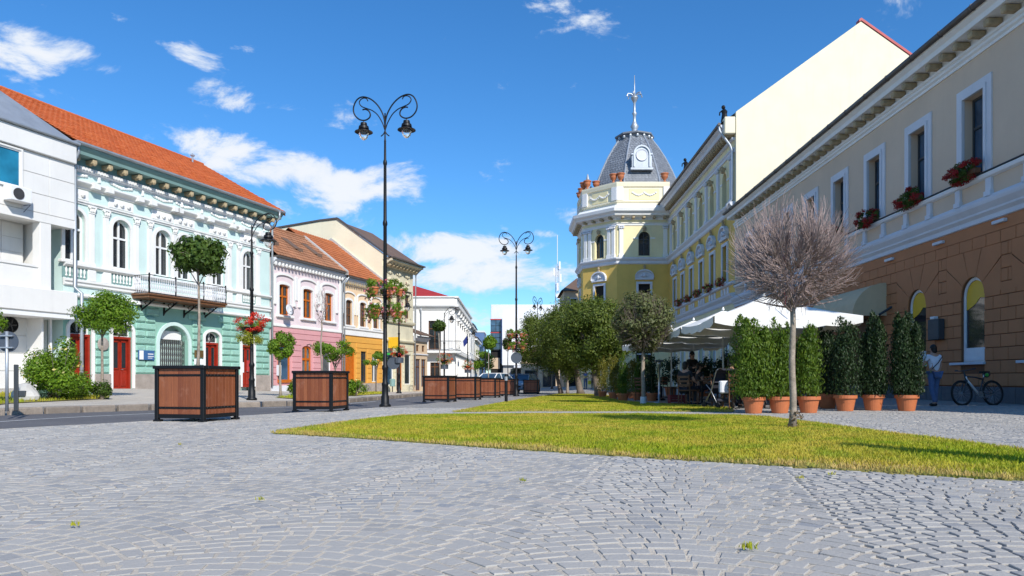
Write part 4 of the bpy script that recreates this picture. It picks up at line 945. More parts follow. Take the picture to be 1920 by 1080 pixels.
def orange():
    base=-.15; s0,s1=19.68,24.85
    B=left_house('town_house','orange house with peach upper storey between the pink house and the cream house',s0,base)
    wc=[sL(654),sL(680),sL(704.6)]; hw=.40
    ops=[(c-hw,c+hw,4.28,5.80,.14) for c in wc]
    uw=B.part('upper_wall',wall_mb(s0,s1,3.6,7.35,ops),'peach')
    for c in wc:
        win(B,c-hw,c+hw,4.28,5.80,.14,'wood_b','glass',cols=2,rows=(4.95,5.45),fw=.07,y=.12)
        B.part('surround',ring(c-hw,c+hw,4.28,5.80,.14,.14,-.05,.02),'white'); B.part('sill',MB().cbox(c-hw-.22,c+hw+.22,-.14,.1,4.15,4.27,.02),'white')
        B.part('hood_mould',ring(c-hw-.28,c+hw+.28,5.0,6.2,.22,.10,-.08,.02),'white')
    molding(B,'belt_course',s0,s1,[(.04,3.60),(.08,3.62),(.08,3.95),(.16,4.02),(.16,4.12),(.04,4.15)],'white')
    molding(B,'cornice',s0,s1,[(.05,6.90),(.10,6.94),(.26,7.15),(.32,7.2),(.32,7.34)],'grey_white'); dentils(B,s0,s1,7.14,'modillion',.28,.14,.2,.24,uw)
    molding(B,'gutter',s0,s1,[(.34,7.34),(.48,7.36),(.48,7.44),(.34,7.44)],'gutter')
    gops=[(sL(656)-.62,sL(656)+.62,-.05,2.5,.35),(sL(682)-.36,sL(682)+.36,.45,2.6,.0),(sL(703)-.4,sL(703)+.4,.5,2.4,0)]
    gw=B.part('ground_floor_wall',wall_mb(s0,s1,-.3,3.6,gops),'orange'); bands(B,s0,s1,[.42+.34*i for i in range(10)],gops,'orange',gw)
    B.part('plinth',MB().cbox(gops[0][1]+.1,s1,-.08,.02,-.3,.42,.01),'stone')
    win(B,*gops[0],'wood_o','wood_o',cols=2,rows=(2.4,),fw=.10,y=.08,name='door'); win(B,*gops[1],'frame_d','glass',cols=1,rows=(2.0,),fw=.06,y=.08); win(B,*gops[2],'frame_w','glass_curtain',cols=2,rows=(1.8,),fw=.06,y=.08)
    r=roof2(B,s0,s1,-.46,7.44,4.2,10.85,'tile_mid')
    B.part('fire_wall',MB().prism([(-.5,7.3),(-.5,7.6),(4.2,11.1),(9,7.7),(9,7.2)],s1-.14,s1+.04,'x'),'concrete')
    body(B,s0,s1,-.3,7.35,8,'peach'); pipe(B,[(s0+.1,-.45,7.35),(s0+.1,-.12,6.9),(s0+.1,-.12,.2)],.05)
orange()
def cream_house():
    base=-.3; s0,s1=24.95,29.6
    B=left_house('town_house','tall cream house with a blank cream gable rising above the orange roof',s0,base)
    wc=[s0+.95,s0+2.3,s0+3.65]; hw=.42
    ops=[(c-hw,c+hw,5.35,7.15,0) for c in wc]
    uw=B.part('upper_wall',wall_mb(s0,s1,3.5,9.3,ops),'cream_old')
    rel=MB().ball((0,-.06,0),(.16,.09,.16),7,5).ball((-.25,-.05,-.02),(.12,.06,.09),6,4).ball((.25,-.05,-.02),(.12,.06,.09),6,4).mesh('relief',M['cream_old'])
    for c in wc:
        win(B,c-hw,c+hw,5.35,7.15,0,'wood_b','glass',cols=2,rows=(6.5,),y=.12); B.part('surround',ring(c-hw,c+hw,5.35,7.15,0,.14,-.07,.02),'cream_old')
        B.part('pediment',MB().prism([(c-.7,7.4),(c+.7,7.4),(c,7.75)],-.2,.0,'y'),'cream_old'); B.inst('relief',rel,c,0,8.05,uw); B.inst('relief',rel,c,0,8.55,uw)
    molding(B,'belt_course',s0,s1,[(.05,4.82),(.18,4.88),(.22,5.0),(.22,5.08),(.05,5.12)],'cream_old'); molding(B,'lower_belt',s0,s1,[(.04,3.45),(.16,3.5),(.2,3.6),(.04,3.66)],'cream_old')
    molding(B,'cornice',s0,s1+.3,[(.06,8.85),(.15,8.9),(.55,9.2),(.75,9.25),(.75,9.38)],'cream_old'); molding(B,'gutter',s0,s1+.4,[(.7,9.385),(.9,9.4),(.9,9.5),(.7,9.5)],'gutter')
    dentils(B,s0,s1,9.15,'modillion',.5,.16,.25,.5,uw)
    gops=[(s0+.35,s0+1.55,.25,2.7,0),(s0+2.0,s0+2.9,-.15,2.5,.2),(s0+3.3,s0+4.3,.3,2.6,0)]
    gw=B.part('ground_floor_wall',wall_mb(s0,s1,-.5,3.5,gops),'cream_old'); bands(B,s0,s1,[.2+.33*i for i in range(10)],gops,'cream_old',gw)
    win(B,*gops[0],'frame_w','glass_sky',cols=1,y=.08,name='shop_window'); win(B,*gops[1],'wood_o','glass',cols=2,rows=(2.2,),y=.08,name='door'); win(B,*gops[2],'frame_w','glass',cols=1,y=.08,name='shop_window')
    gs=B.part('shop_sign',MB().cbox(s0+.3,s0+1.6,-.5,-.1,2.45,2.6,.01),'green_sign'); B.part('projecting_sign',MB().cbox(s0+.55,s0+.63,-.9,-.12,2.95,3.75,.01),'yellow_sign')
    # blank gable end
    pr=[(0,-.4),(0,9.3),(-.5,9.42),(3.77,12.45),(5.2,12.42),(9.6,12.1),(9.6,-.4)]
    g=B.part('gable_wall',MB().prism([(a,b) for a,b in pr],s0-.08,s0-.002,'x'),'cream')
    B.part('gable_coping',MB().prism([(-.6,9.42),(3.77,12.47),(5.2,12.44),(9.6,12.12),(9.6,12.24),(5.2,12.56),(3.75,12.6),(-.7,9.5)],s0-.16,s0+.1,'x'),'gutter',g)
    B.part('roof',MB().poly([(s0,-.75,9.42),(s1+.3,-.75,9.42),(s1+.3,3.8,12.4),(s0,3.8,12.4)]).poly([(s0,3.8,12.4),(s1+.3,3.8,12.4),(s1+.3,9.6,12.0),(s0,9.6,12.0)]),'tile_brown')
    body(B,s0+.02,s1,-.4,9.3,9,'cream'); pipe(B,[(s1+.2,-.8,9.4),(s1+.1,-.2,8.8),(s1+.1,-.12,.2)],.05)
cream_house()
def low_beige():
    base=-.35; s0,s1=29.7,32.1
    B=left_house('shop_house','low beige shop with brown eaves beside the cream house',s0,base)
    ops=[(s0+.35,s0+1.15,-.2,2.3,0),(s0+1.35,s0+2.15,.1,2.3,0)]
    uops=[(s0+.45,s0+.95,2.9,3.4,0),(s0+1.45,s0+1.95,2.9,3.4,0)]
    B.part('front_wall',wall_mb(s0,s1,-.5,4.1,ops+uops),'beige')
    for o in ops: win(B,*o,'wood_b','glass_sky',cols=2,rows=(1.7,),y=.08,name='shop_door')
    for o in uops: win(B,*o,'wood_b','glass',cols=2,y=.1)
    molding(B,'cornice',s0,s1,[(.05,3.7),(.2,3.9),(.3,3.95),(.3,4.1)],'grey_white'); molding(B,'belt_course',s0,s1,[(.03,2.6),(.1,2.64),(.1,2.72)],'grey_white')
    roof2(B,s0-.1,s1+.2,-.6,4.12,2.5,5.2,'tile_brown'); body(B,s0,s1,-.5,4.1,5,'beige')
low_beige()
# ------------------------------------------------------------------ right row
RANG=math.atan2(-1,-.0185)
def RX(Y): return 14.22+.0185*Y
def RY(x): return 14.22/((x-960)/F-.0185)
def right_house(name,label,Yo,base,cat='building'):
    B=Bld(name,label,cat,(RX(Yo),Yo),RANG,base); B.s0=-Yo; return B
class Face:                                                    # another wall of the same building, with its own direction
    def __init__(s,B,org,ang):
        s.B=B; s.e=B.e; w=Matrix.Translation((org[0],org[1],0))@Matrix.Rotation(ang,4,'Z')
        h=Matrix.Translation(Vector(B.e.location))@Matrix.Rotation(B.e.rotation_euler.z,4,'Z'); s.W=h.inverted()@w
    def part(s,name,mb,mat,parent=None,smooth=False): return mb.xf(s.W).build(name,M[mat] if isinstance(mat,str) else mat,parent or s.e,smooth=smooth)
    def inst(s,name,me,x,y,z,parent=None,**k):
        o=link(name,me,parent or s.e); o.matrix_basis=s.W@Matrix.Translation((x,y,z)); return o
def right_building():
    base=-.1; q0,q1=-48.7,-7.0
    B=right_house('town_building','tan and brown building with a rusticated ground floor on the right',48.7,base)
    cs=[22.78-3.25*k for k in range(4,0,-1)]+[22.78+3.25*k for k in range(8)]
    cs=[c for c in cs if 8.5<c<47.5]; hw=.54
    ops=[(-c-hw,-c+hw,7.16,9.72,0) for c in cs]
    uw=B.part('upper_wall',wall_mb(q0,q1,5.55,11.0,ops,.34),'right_up')
    for c in cs:
        a,b=-c-hw,-c+hw
        win(B,a,b,7.16,9.72,0,'frame_d','glass_sky',y=.26,cols=2,rows=(8.75,),fw=.075)
        B.part('surround',ring(a,b,7.1,9.72,0,.34,-.05,.02),'grey_white'); B.part('inner_surround',ring(a,b,7.1,9.72,0,.12,-.09,-.05),'grey_white')
    # cornice
    molding(B,'cornice_base',q0,q1,[(.05,10.86),(.05,10.95),(.12,11.0),(.12,11.08),(.18,11.12),(.18,11.2)],'white')
    molding(B,'cornice',q0,q1,[(.05,11.2),(.05,11.44),(.58,11.46),(.60,11.62),(.72,11.72),(.74,11.8)],'white')
    mm=MB().cbox(-.12,.12,-.46,0,-.10,.10,.03).ball((0,-.4,-.02),(.115,.09,.12),6,5).mesh('bracket',M['modillion'])
    for i in range(52):
        q=q1-.4-i*.78
        if q>q0+.2: B.inst('bracket',mm,q,-.06,11.33,uw)
    g=B.part('gutter',MB().tube([(q0,-.80,11.86),(q1,-.80,11.86)],.10,8),'gutter',smooth=True)
    me=MB().lathe([(.118,0),(.118,.05)],n=8).xf(Matrix.Rotation(math.pi/2,4,'Y')).mesh('gutter_clip',M['gutter'])
    for i in range(24): B.inst('gutter_clip',me,q1-1-i*1.7,-.80,11.86,g)
    r=B.part('roof',MB().poly([(q0,-.75,11.88),(q1,-.75,11.88),(q1,7,15.6),(q0,7,15.6)]).poly([(q0,7,15.6),(q1,7,15.6),(q1,14,11.9),(q0,14,11.9)]),'tile_brown')
    # parapet band below the windows
    molding(B,'sill_rail',q0,q1,[(.03,6.86),(.12,6.90),(.14,6.96),(.14,7.02),(.03,7.05)],'white'); molding(B,'sill_flashing',q0,q1,[(.03,7.052),(.16,7.06),(.16,7.075),(.02,7.085)],'frame_d')
    for c in cs:
        for dx in (-.78,.78): B.part('rail_post',MB().cbox(-c+dx-.13,-c+dx+.13,-.09,.02,6.32,6.86,.012).cbox(-c+dx-.16,-c+dx+.16,-.13,.02,6.30,6.46,.012),'grey_white')
    molding(B,'belt_course',q0,q1,[(.05,5.54),(.10,5.56),(.10,5.70),(.20,5.80),(.20,5.86),(.32,6.02),(.34,6.10),(.34,6.16),(.10,6.22),(.05,6.34)],'grey_white')
    # ground floor: recessed joint face, then each block
    ac=[c+.08 for c in cs]; ah=.60; zs=3.35; zb=1.24; awn=(28.3,32.9)
    aops=[(-c-ah,-c+ah,zb,zs,ah*1.0) for c in ac if not (awn[0]-1<c<awn[1])]
    dop=(-30.8-.9,-30.8+.9,.0,3.2,0)
    gw=B.part('ground_floor_wall',wall_mb(q0,q1,-.1,5.55,aops+[dop],.4),'brown_joint')
    B.part('fascia',MB().box(q0,q1,-.035,.0,5.17,5.54),'brown')
    for o in aops:
        c=(o[0]+o[1])/2
        win(B,*o,'frame_w','glass',y=.07,cols=1,rows=(),fw=.10)
        B.part('apron',MB().box(o[0]+.08,o[1]-.08,.05,.09,zb+.05,zb+.46),'frame_w'); B.part('sill',MB().cbox(o[0]-.5,o[1]+.08,-.12,.2,zb-.08,zb,.01),'grey_white')
        yb=MB(); pts=[(u,v) for u,v in arc(o[0]+.11,o[1]-.11,zs,ah-.11,12)]; low=[(o[1]-.11,3.25),(c+.2,3.28),(c,3.12),(c-.2,3.02),(o[0]+.11,2.92)]
        yb.poly([(u,.098,v) for u,v in pts+low]); B.part('yellow_blind',yb,'yellow_sign')
    B.part('door',MB().box(dop[0],dop[1],.2,.26,.0,3.2),'wood_b')
    ch=.39; blocks=[]; R=ah+.78
    for j in range(12):
        z0=.49+j*ch; z1=z0+ch; cut=[]
        for o in aops:
            c=(o[0]+o[1])/2
            if z1<=zb+.02: continue
            if z0>=zs-.01: 
                if z0<zs+R-.25: cut.append((c-R,c+R))
            else: cut.append((o[0],o[1]))
        if z0<3.2: cut.append((dop[0],dop[1]))
        cut.sort(); x=q0; iv=[]
        for a,b in cut+[(q1,q1)]:
            if a-x>.08: iv.append((x,a))
            x=max(x,b)
        for a,b in iv:
            off=.0 if j%2 else .34; x=a; first=True
            while x<b-.02:
                # joints keep a common bond along the wall
                k=math.floor((x-q0-off)/.68+1e-6)+1; e=min(b,q0+off+k*.68)
                if b-e<.16: e=b
                if e-x<.14 and e<b: e=min(b,e+.68)
                blocks.append((x,e,z0,z1)); x=e
    blocks.sort(key=lambda t:-t[1]); vis=[b for b in blocks if b[1]<-19.6]; out=[b for b in blocks if b[1]>=-19.6]
    vis.sort(key=lambda t:-t[1])
    for a,b,c,d in vis[:300]: B.part('block',MB().cbox(a+.011,b-.011,-.032,.01,c+.011,d-.011,.010),'brown',gw)
    mb=MB()
    for a,b,c,d in vis[300:]+out: mb.cbox(a+.011,b-.011,-.032,.01,c+.011,d-.011,.010)
    o_=B.part('blocks',mb,'brown',gw); o_['kind']='stuff'
    top=.49+ch*math.ceil((zs+R-.25-.49)/ch)                        # voussoirs fill the block-free square over each arch
    z_s=.49+ch*math.ceil((zs-.01-.49)/ch)
    for o in aops:
        c=(o[0]+o[1])/2; n=5; H=top-zs
        def edge(t):
            dx,dz=-math.cos(t),math.sin(t); k=min(R/abs(dx) if abs(dx)>1e-6 else 1e9,H/dz if dz>1e-6 else 1e9); return (c+dx*k,zs+dz*k)
        for i in range(n):
            t0,t1=math.pi*i/n+.012,math.pi*(i+1)/n-.012; inn=[(c-math.cos(t)*ah*1.0,zs+math.sin(t)*ah) for t in [t0+(t1-t0)*w_/6 for w_ in range(7)]]
            A,Bq=edge(t0),edge(t1); outp=[Bq]
            for sx in (-1,1):
                cr=(c+sx*R,zs+H); ta=math.atan2(H,-sx*R)
                if t0<ta<t1: outp.append(cr)
            outp.append(A); B.part('voussoir',MB().prism(inn+outp,-.034,.01,'y'),'brown',gw)
    # plinth slabs
    x=q1
    while x>q0:
        w=.92; B.part('plinth_slab',MB().cbox(max(q0,x-w)+.008,x-.008,-.07,.0,-.12,.46,.012),'dark_plinth',gw); x-=w
    # awning over the entrance
    aw=MB(); pts=[(-1.35*math.sin(math.pi/2*i/8),3.2+1.3*math.cos(math.pi/2*i/8)) for i in range(9)]
    for (u,v),(u2,v2) in zip(pts[:-1],pts[1:]): aw.poly([(-awn[1],u,v),(-awn[0],u,v),(-awn[0],u2,v2),(-awn[1],u2,v2)])
    aw.poly([(-awn[0],0,3.2)]+[(-awn[0],u,v) for u,v in pts]); aw.poly([(-awn[1],0,3.2)]+[(-awn[1],u,v) for u,v in pts]); aw.poly([(-awn[1],-1.35,3.2),(-awn[0],-1.35,3.2),(-awn[0],-1.35,2.98),(-awn[1],-1.35,2.98)])
    B.part('awning',aw,'awning'); B.part('awning_arm',MB().tube([(-27.9,-.02,3.5),(-27.9,-.5,3.2)],.05,6),'frame_d')
    for x,y in ((1880,415),(1765,456),(1672,487)):
        Y=RY(x); z=CH+(HY-y)/F*Y; B.part('wall_light',MB().cbox(-Y-.28,-Y+.28,-.16,-.03,z-.05,z+.05,.015),'grey_white')
    cb=B.part('wall_cabinet',MB().cbox(-25.0,-24.35,-.25,-.03,2.05,2.75,.02),'frame_d'); B.part('cabinet_lamp',MB().cbox(-24.95,-24.7,-.2,-.05,2.77,2.86,.01),'letter',cb)
    mb=MB(); mb.box(q0,q1,13.6,14,-.1,11.8).box(q1-.3,q1,.0,14,-.1,11.8).box(q0,q0+.3,.45,14,-.1,11.8); B.part('core',mb,'right_up')
    B.part('inner_wall',MB().box(q0+.3,q1-.3,.5,.6,-.1,11.0),'dark')
    return cs
RWIN=right_building()
def path_molding(F_,name,path,prof,mat,parent=None):            # moulding that turns the corners of an open path
    n=len(path); nr=[]
    for i in range(n-1):
        dx,dy=path[i+1][0]-path[i][0],path[i+1][1]-path[i][1]; l=math.hypot(dx,dy); nr.append((dy/l,-dx/l))
    off=[]
    for i in range(n):
        a=nr[max(i-1,0)]; b=nr[min(i,n-2)]; mx,my=a[0]+b[0],a[1]+b[1]; l2=(mx*mx+my*my)/2; off.append((mx/l2,my/l2))
    pr=[(-.05,prof[0][1])]+list(prof)+[(-.05,prof[-1][1])]; k=len(pr); mb=MB()
    vs=[(path[i][0]+off[i][0]*d,path[i][1]+off[i][1]*d,z) for i in range(n) for d,z in pr]
    mb.add(vs,[(i*k+j,i*k+j+1,(i+1)*k+j+1,(i+1)*k+j) for i in range(n-1) for j in range(k-1)]+[tuple(range(k)),tuple(range(n*k-1,n*k-k-1,-1))])
    return F_.part(name,mb,mat,parent)
def yellow_building():
    base=-.3; Y0,Y1=48.85,71.4; q0,q1=-Y1,-Y0
    B=right_house('corner_building','yellow three-storey building with an octagonal slate-domed corner tower',Y1,base)
    cs=[51.2+3.42*k for k in range(6)]; hw=.58
    o1=[(-c-hw,-c+hw,12.95,14.75,hw) for c in cs]; o2=[(-c-hw,-c+hw,7.55,10.15,0) for c in cs]
    up=B.part('upper_wall',wall_mb(q0,q1,12.3,17.7,o1,.5),'yl'); mid=B.part('middle_wall',wall_mb(q0,q1,6.2,12.3,o2,.4),'yd')
    key=MB().cbox(-.16,.16,-.3,0,0,.35,.03).ball((0,-.25,.3),(.2,.16,.18),7,5).mesh('keystone',M['modillion'])
    cap=MB().cbox(-.3,.3,-.2,.02,.28,.4,.02).ball((-.2,-.15,.16),.12,6,5).ball((.2,-.15,.16),.12,6,5).ball((0,-.15,.14),.12,6,5).mesh('capital',M['grey_white'])
    fin=MB().cbox(-.1,.1,-.2,0,0,.2,.02).ball((0,-.12,.32),(.13,.12,.17),7,5).mesh('finial',M['modillion'])
    face=MB().ball((0,-.14,0),(.16,.12,.2),8,6).ball((-.25,-.1,-.05),(.14,.08,.1),6,5).ball((.25,-.1,-.05),(.14,.08,.1),6,5).mesh('relief',M['grey_white'])
    def bay_upper(Fc,c,hw=hw,p=True):
        win(Fc,c-hw,c+hw,12.95,14.75,hw,'frame_d','glass',y=.3,cols=2,rows=(14.6,),fw=.08)
        Fc.part('surround',ring(c-hw,c+hw,12.9,14.75,hw,.2,-.07,.02),'yl'); Fc.inst('keystone',key,c,0,15.35,up if Fc is B else None)
        Fc.part('impost',MB().cbox(c-hw-.5,c-hw,-.1,.02,14.6,14.75,.02),'white'); Fc.part('impost',MB().cbox(c+hw,c+hw+.5,-.1,.02,14.6,14.75,.02),'white')
    def bay_mid(Fc,c,hw=hw):
        win(Fc,c-hw,c+hw,7.55,10.15,0,'frame_d','glass',y=.22,cols=2,rows=(9.4,),fw=.08)
        Fc.part('surround',ring(c-hw,c+hw,7.5,10.15,0,.22,-.09,.02),'grey_white'); Fc.part('lintel',MB().cbox(c-hw-.32,c+hw+.32,-.22,.02,10.55,10.72,.02),'grey_white')
        q=arc(c-hw-.35,c+hw+.35,10.72,.72,10); Fc.part('pediment',MB().prism(q,-.10,.02,'y'),'grey_white'); pr=MB()
        for (u,v),(u2,v2) in zip(q[:-1],q[1:]): pr.add([(u,-.3,v),(u2,-.3,v2),(u2,-.3,v2+.14),(u,-.3,v+.14),(u,0,v),(u2,0,v2),(u2,0,v2+.14),(u,0,v+.14)],[(0,1,2,3),(3,2,6,7),(0,4,5,1)])
        Fc.part('pediment_rim',pr,'grey_white'); Fc.inst('relief',face,c,-.08,11.0); Fc.inst('finial',fin,c,-.05,11.55)
        Fc.part('sill',MB().cbox(c-hw-.35,c+hw+.35,-.25,.1,7.4,7.52,.02),'grey_white')
    for c in cs: bay_upper(B,-c); bay_mid(B,-c)
    for i in range(7):
        x=-(cs[0]-1.71+3.42*i); p=B.part('pilaster',MB().cbox(x-.24,x+.24,-.14,.02,12.95,15.75,.02).cbox(x-.3,x+.3,-.2,.02,12.75,13.1,.02),'grey_white'); B.inst('capital',cap,x,0,15.72,p)
    molding(B,'architrave',q0,q1,[(.08,16.12),(.08,16.3),(.16,16.36),(.16,16.44)],'grey_white'); molding(B,'cornice_base',q0,q1,[(.1,16.95),(.2,17.0),(.2,17.12)],'grey_white')
    dentils(B,q0,q1,17.45,'modillion',.52,.26,.26,.62,up); molding(B,'cornice',q0-.0,q1-.02,[(.2,17.44),(.72,17.46),(.78,17.7),(.95,17.85),(.98,17.98)],'grey_white')
    B.part('gutter',MB().tube([(q0,-1.05,18.02),(q1,-1.05,18.02)],.11,6),'gutter'); molding(B,'belt_course',q0,q1,[(.06,12.1),(.14,12.2),(.14,12.4),(.34,12.6),(.36,12.72),(.1,12.8)],'grey_white')
    molding(B,'sill_course',q0,q1,[(.05,7.2),(.2,7.26),(.2,7.38),(.05,7.4)],'grey_white'); molding(B,'lower_belt',q0,q1,[(.05,5.9),(.1,6.0),(.1,6.2),(.3,6.4),(.34,6.55),(.1,6.6)],'grey_white')
    for c in cs:
        for dx in (-.75,0,.75): B.part('apron_panel',MB().cbox(-c+dx-.22,-c+dx+.22,-.07,.02,6.68,7.15,.02),'grey_white',mid)
    gops=[(-c-.75,-c+.75,.0,3.4,.6) for c in cs]; gw=B.part('ground_floor_wall',wall_mb(q0,q1,-.4,6.2,gops,.4),'yl')
    for o in gops: win(B,*o,'frame_w','glass',y=.22,cols=2,rows=(3.3,),fw=.1,name='shop_window'); B.part('surround',ring(*o,.2,-.06,.02),'white')
    # roof and blank gable
    B.part('gable_wall',MB().prism([(.0,-.4),(.0,18.75),(8.35,24.75),(16.7,18.75),(16.7,-.4)],q1-.02,q1+.3,'x'),'cream')
    B.part('gable_trim',MB().prism([(8.2,24.7),(8.35,24.8),(17.2,18.4),(17.2,18.6),(8.35,24.98),(8.2,24.88)],q1-.1,q1+.36,'x'),'red_stripe')
    B.part('gable_return',MB().cbox(q1-.35,q1+.24,-.75,.0,17.3,18.45,.05),'cream')
    rf=B.part('roof',MB().poly([(q0-6,-1.0,18.05),(q1,-1.0,18.05),(q1,8.35,24.7),(q0-6,8.35,24.7)]).poly([(q0-6,8.35,24.7),(q1,8.35,24.7),(q1,17.4,18.1),(q0-6,17.4,18.1)]),'slate')
    pipe(B,[(q1-.15,-1.05,18.0),(q1-.15,-1.0,17.6),(q1-.10,-.3,16.6),(q1-.10,-.16,16.2),(q1-.10,-.16,12.9),(q1-.2,-.5,12.6),(q1-.2,-.5,12.2)],.09)
    fig=MB().lathe([(.05,0),(.22,.02),(.24,.3),(.17,.75),(.20,.95),(.08,1.1)],n=10).ball((-.05,-.06,1.25),(.12,.14,.15),8,6).tube([(0,-.1,1.05),(-.1,-.3,.9),(-.05,-.32,.7)],.05,5).mesh('roof_figure',M['iron'])
    for Y in (49.6,61.5): B.inst('roof_figure',fig,-Y,-.5,18.2)
    B.part('core',MB().box(q0-6,q1+.0,16.4,16.7,-.4,18.1).box(q0+.1,q1-.1,.6,.65,-.4,17.6),'yl')
    # --- octagonal corner tower
    P=[(7.35,80.2),(7.35,74.5),(10.4,71.4),(15.62,71.4)]
    FB=Face(B,P[2],0.); FA=Face(B,P[1],math.atan2(P[2][1]-P[1][1],P[2][0]-P[1][0])); FC=Face(B,P[0],-math.pi/2); lens=[(FB,5.22),(FA,math.dist(P[1],P[2])),(FC,5.7)]
    for k,(Fc,L_) in enumerate(lens):
        c=L_/2+(.1 if k==0 else 0)
        wu=Fc.part('tower_upper_wall',wall_mb(0,L_,12.3,17.0,[(c-hw,c+hw,12.95,14.85,hw)],.45),'yl'); bay_upper(Fc,c)
        wm=Fc.part('tower_middle_wall',wall_mb(0,L_,6.2,12.3,[(c-hw,c+hw,7.55,10.15,0)],.45),'yd'); bay_mid(Fc,c)
        Fc.part('tower_ground_wall',wall_mb(0,L_,-.5,6.2,[(c-.8,c+.8,0,3.3,.6)],.4),'yl'); win(Fc,c-.8,c+.8,0,3.3,.6,'frame_w','glass',y=.2,cols=2,rows=(3.2,),fw=.1,name='shop_window')
        for x in (.42,L_-.42) if k!=1 else (.4,.95,L_-.95,L_-.4):
            p=Fc.part('pilaster',MB().cbox(x-.2,x+.2,-.14,.02,12.95,15.6,.02).cbox(x-.26,x+.26,-.2,.02,12.75,13.1,.02),'white'); Fc.inst('capital',cap,x,0,15.55)
        # parapet panel with a garland, urns on the corners
        Fc.part('parapet_panel',MB().cbox(c-1.5,c+1.5,-.0,.2,18.5,19.6,.03) if k!=1 else MB().cbox(c-1.0,c+1.0,-.0,.2,18.5,19.6,.03),'yl')
        ga=MB()
        for j in range(-6,7): ga.ball((c+j*.19,-.04,19.2-.25*abs(math.sin(j*math.pi/6))),(.13,.07,.1),6,4)
        Fc.part('garland',ga,'white')
    path_molding(FA.B and Face(B,(0,0),0),'tower_belt',P,[(.06,12.1),(.14,12.2),(.14,12.4),(.34,12.6),(.36,12.72),(.1,12.8)],'grey_white')
    W0=Face(B,(0,0),0.)
    path_molding(W0,'tower_frieze',P,[(.06,15.95),(.06,16.1),(.14,16.14),(.14,16.2)],'white')
    path_molding(W0,'tower_cornice',P,[(.1,16.5),(.1,16.7),(.7,16.85),(.75,17.0),(1.0,17.2),(1.05,17.5),(.6,17.62),(.35,17.9)],'white')
    path_molding(W0,'tower_parapet',P,[(-.04,17.85),(-.04,18.25),(.06,18.3),(.06,18.42),(-.03,18.45),(-.03,19.75),(.08,19.8),(.12,20.1),(.12,20.25),(-.3,20.28)],'cream')
    for k,(Fc,L_) in enumerate(lens):
        for x in ((.3,L_-.3)): Fc.part('parapet_pier',MB().cbox(x-.32,x+.32,-.12,.1,18.45,19.78,.02),'white')
        n=int(L_/.9)
        for i in range(n): Fc.part('modillion',MB().cbox((i+.5)*L_/n-.13,(i+.5)*L_/n+.13,-.62,-.05,16.55,16.78,.03),'modillion')
    urn=MB().lathe([(.16,0),(.2,.04),(.1,.12),(.1,.2),(.3,.42),(.36,.62),(.30,.72),(.42,.78),(.42,.86),(.3,.86)],n=14).mesh('urn',M['terra'],smooth=True)
    for (Fc,x,y) in ((FB,.4,.1),(FB,4.75,.1),(FA,.5,.1),(FA,3.85,.1),(FA,1.0,.9),(FC,1.2,.1),(FC,3.0,.1),(FC,5.3,.1)): Fc.inst('urn',urn,x,y,20.27)
    W0.part('tower_deck',MB().prism([(7.2,80.4),(7.2,74.4),(10.3,71.3),(15.7,71.3),(20,72),(20,82)],17.9,18.0,'z'),'zinc')
    # dome
    cx,cy=13.1,77.0
    prof=[(4.85,20.0),(4.5,21.2),(3.92,22.6),(3.22,24.0),(2.48,25.2),(1.75,26.2)]
    dm=MB(); a0=math.pi/8
    dm.lathe(prof,(0,0,0),8,False); dm.xf(Matrix.Translation((cx,cy,0))@Matrix.Rotation(a0,4,'Z')); dome=W0.part('dome',dm,'slate')
    sl=MB()
    for k in range(8):
        t0,t1=a0+k*math.pi/4,a0+(k+1)*math.pi/4
        for i in range(len(prof)-1):
            (r0,z0),(r1,z1)=prof[i],prof[i+1]; m=5
            for j in range(m):
                ra,za=r0+(r1-r0)*j/m,z0+(z1-z0)*j/m; rb,zb_=r0+(r1-r0)*(j+1.15)/m,z0+(z1-z0)*(j+1.15)/m; n=max(3,int(ra*2.4)); sh=.5 if j%2 else 0
                for q in range(n):
                    u0,u1=(q+sh)/n,(q+1+sh)/n; u1=min(u1,1); 
                    def pt(u,r,z,o): return (cx+(math.cos(t0)*(1-u)+math.cos(t1)*u)*(r+o),cy+(math.sin(t0)*(1-u)+math.sin(t1)*u)*(r+o),z)
                    um=(u0+u1)/2; sl.add([pt(u0+.01,ra+(rb-ra)*.35,za+(zb_-za)*.35,.04),pt(um,ra,za,.05),pt(u1-.01,ra+(rb-ra)*.35,za+(zb_-za)*.35,.04),pt(u1-.01,rb,zb_,.008),pt(u0+.01,rb,zb_,.008)],[(0,1,2,3,4)])
    o=W0.part('slates',sl,NTslate,dome); o['kind']='stuff'
    for k in range(8):
        t=a0+k*math.pi/4; W0.part('dome_hip',MB().tube([(cx+math.cos(t)*(r+.03),cy+math.sin(t)*(r+.03),z) for r,z in prof],.09,6),'zinc',dome)
    W0.part('dome_collar',MB().lathe([(1.8,26.1),(1.85,26.35),(2.1,26.45),(2.1,26.6),(1.7,26.75)],(cx,cy,0),8).xf(Matrix.Identity(4)),'slate',dome)
    ang=MB()
    for k in range(16): t=k*math.pi/8; ang.ball((cx+1.85*math.cos(t),cy+1.85*math.sin(t),26.2),(.16,.16,.2),6,4)
    W0.part('collar_ornament',ang,'zinc',dome)
    W0.part('spire',MB().lathe([(.5,26.7),(.35,26.9),(.3,27.4),(.45,27.7),(.28,28.0),(.16,28.3),(.16,28.9),(.28,29.1),(.14,29.3),(.12,30.2),(.22,30.4),(.40,30.75),(.42,30.85),(.1,30.9),(.07,31.6),(.035,33.2)],(cx,cy,0),12),'zinc',dome,True)
    lv=MB()
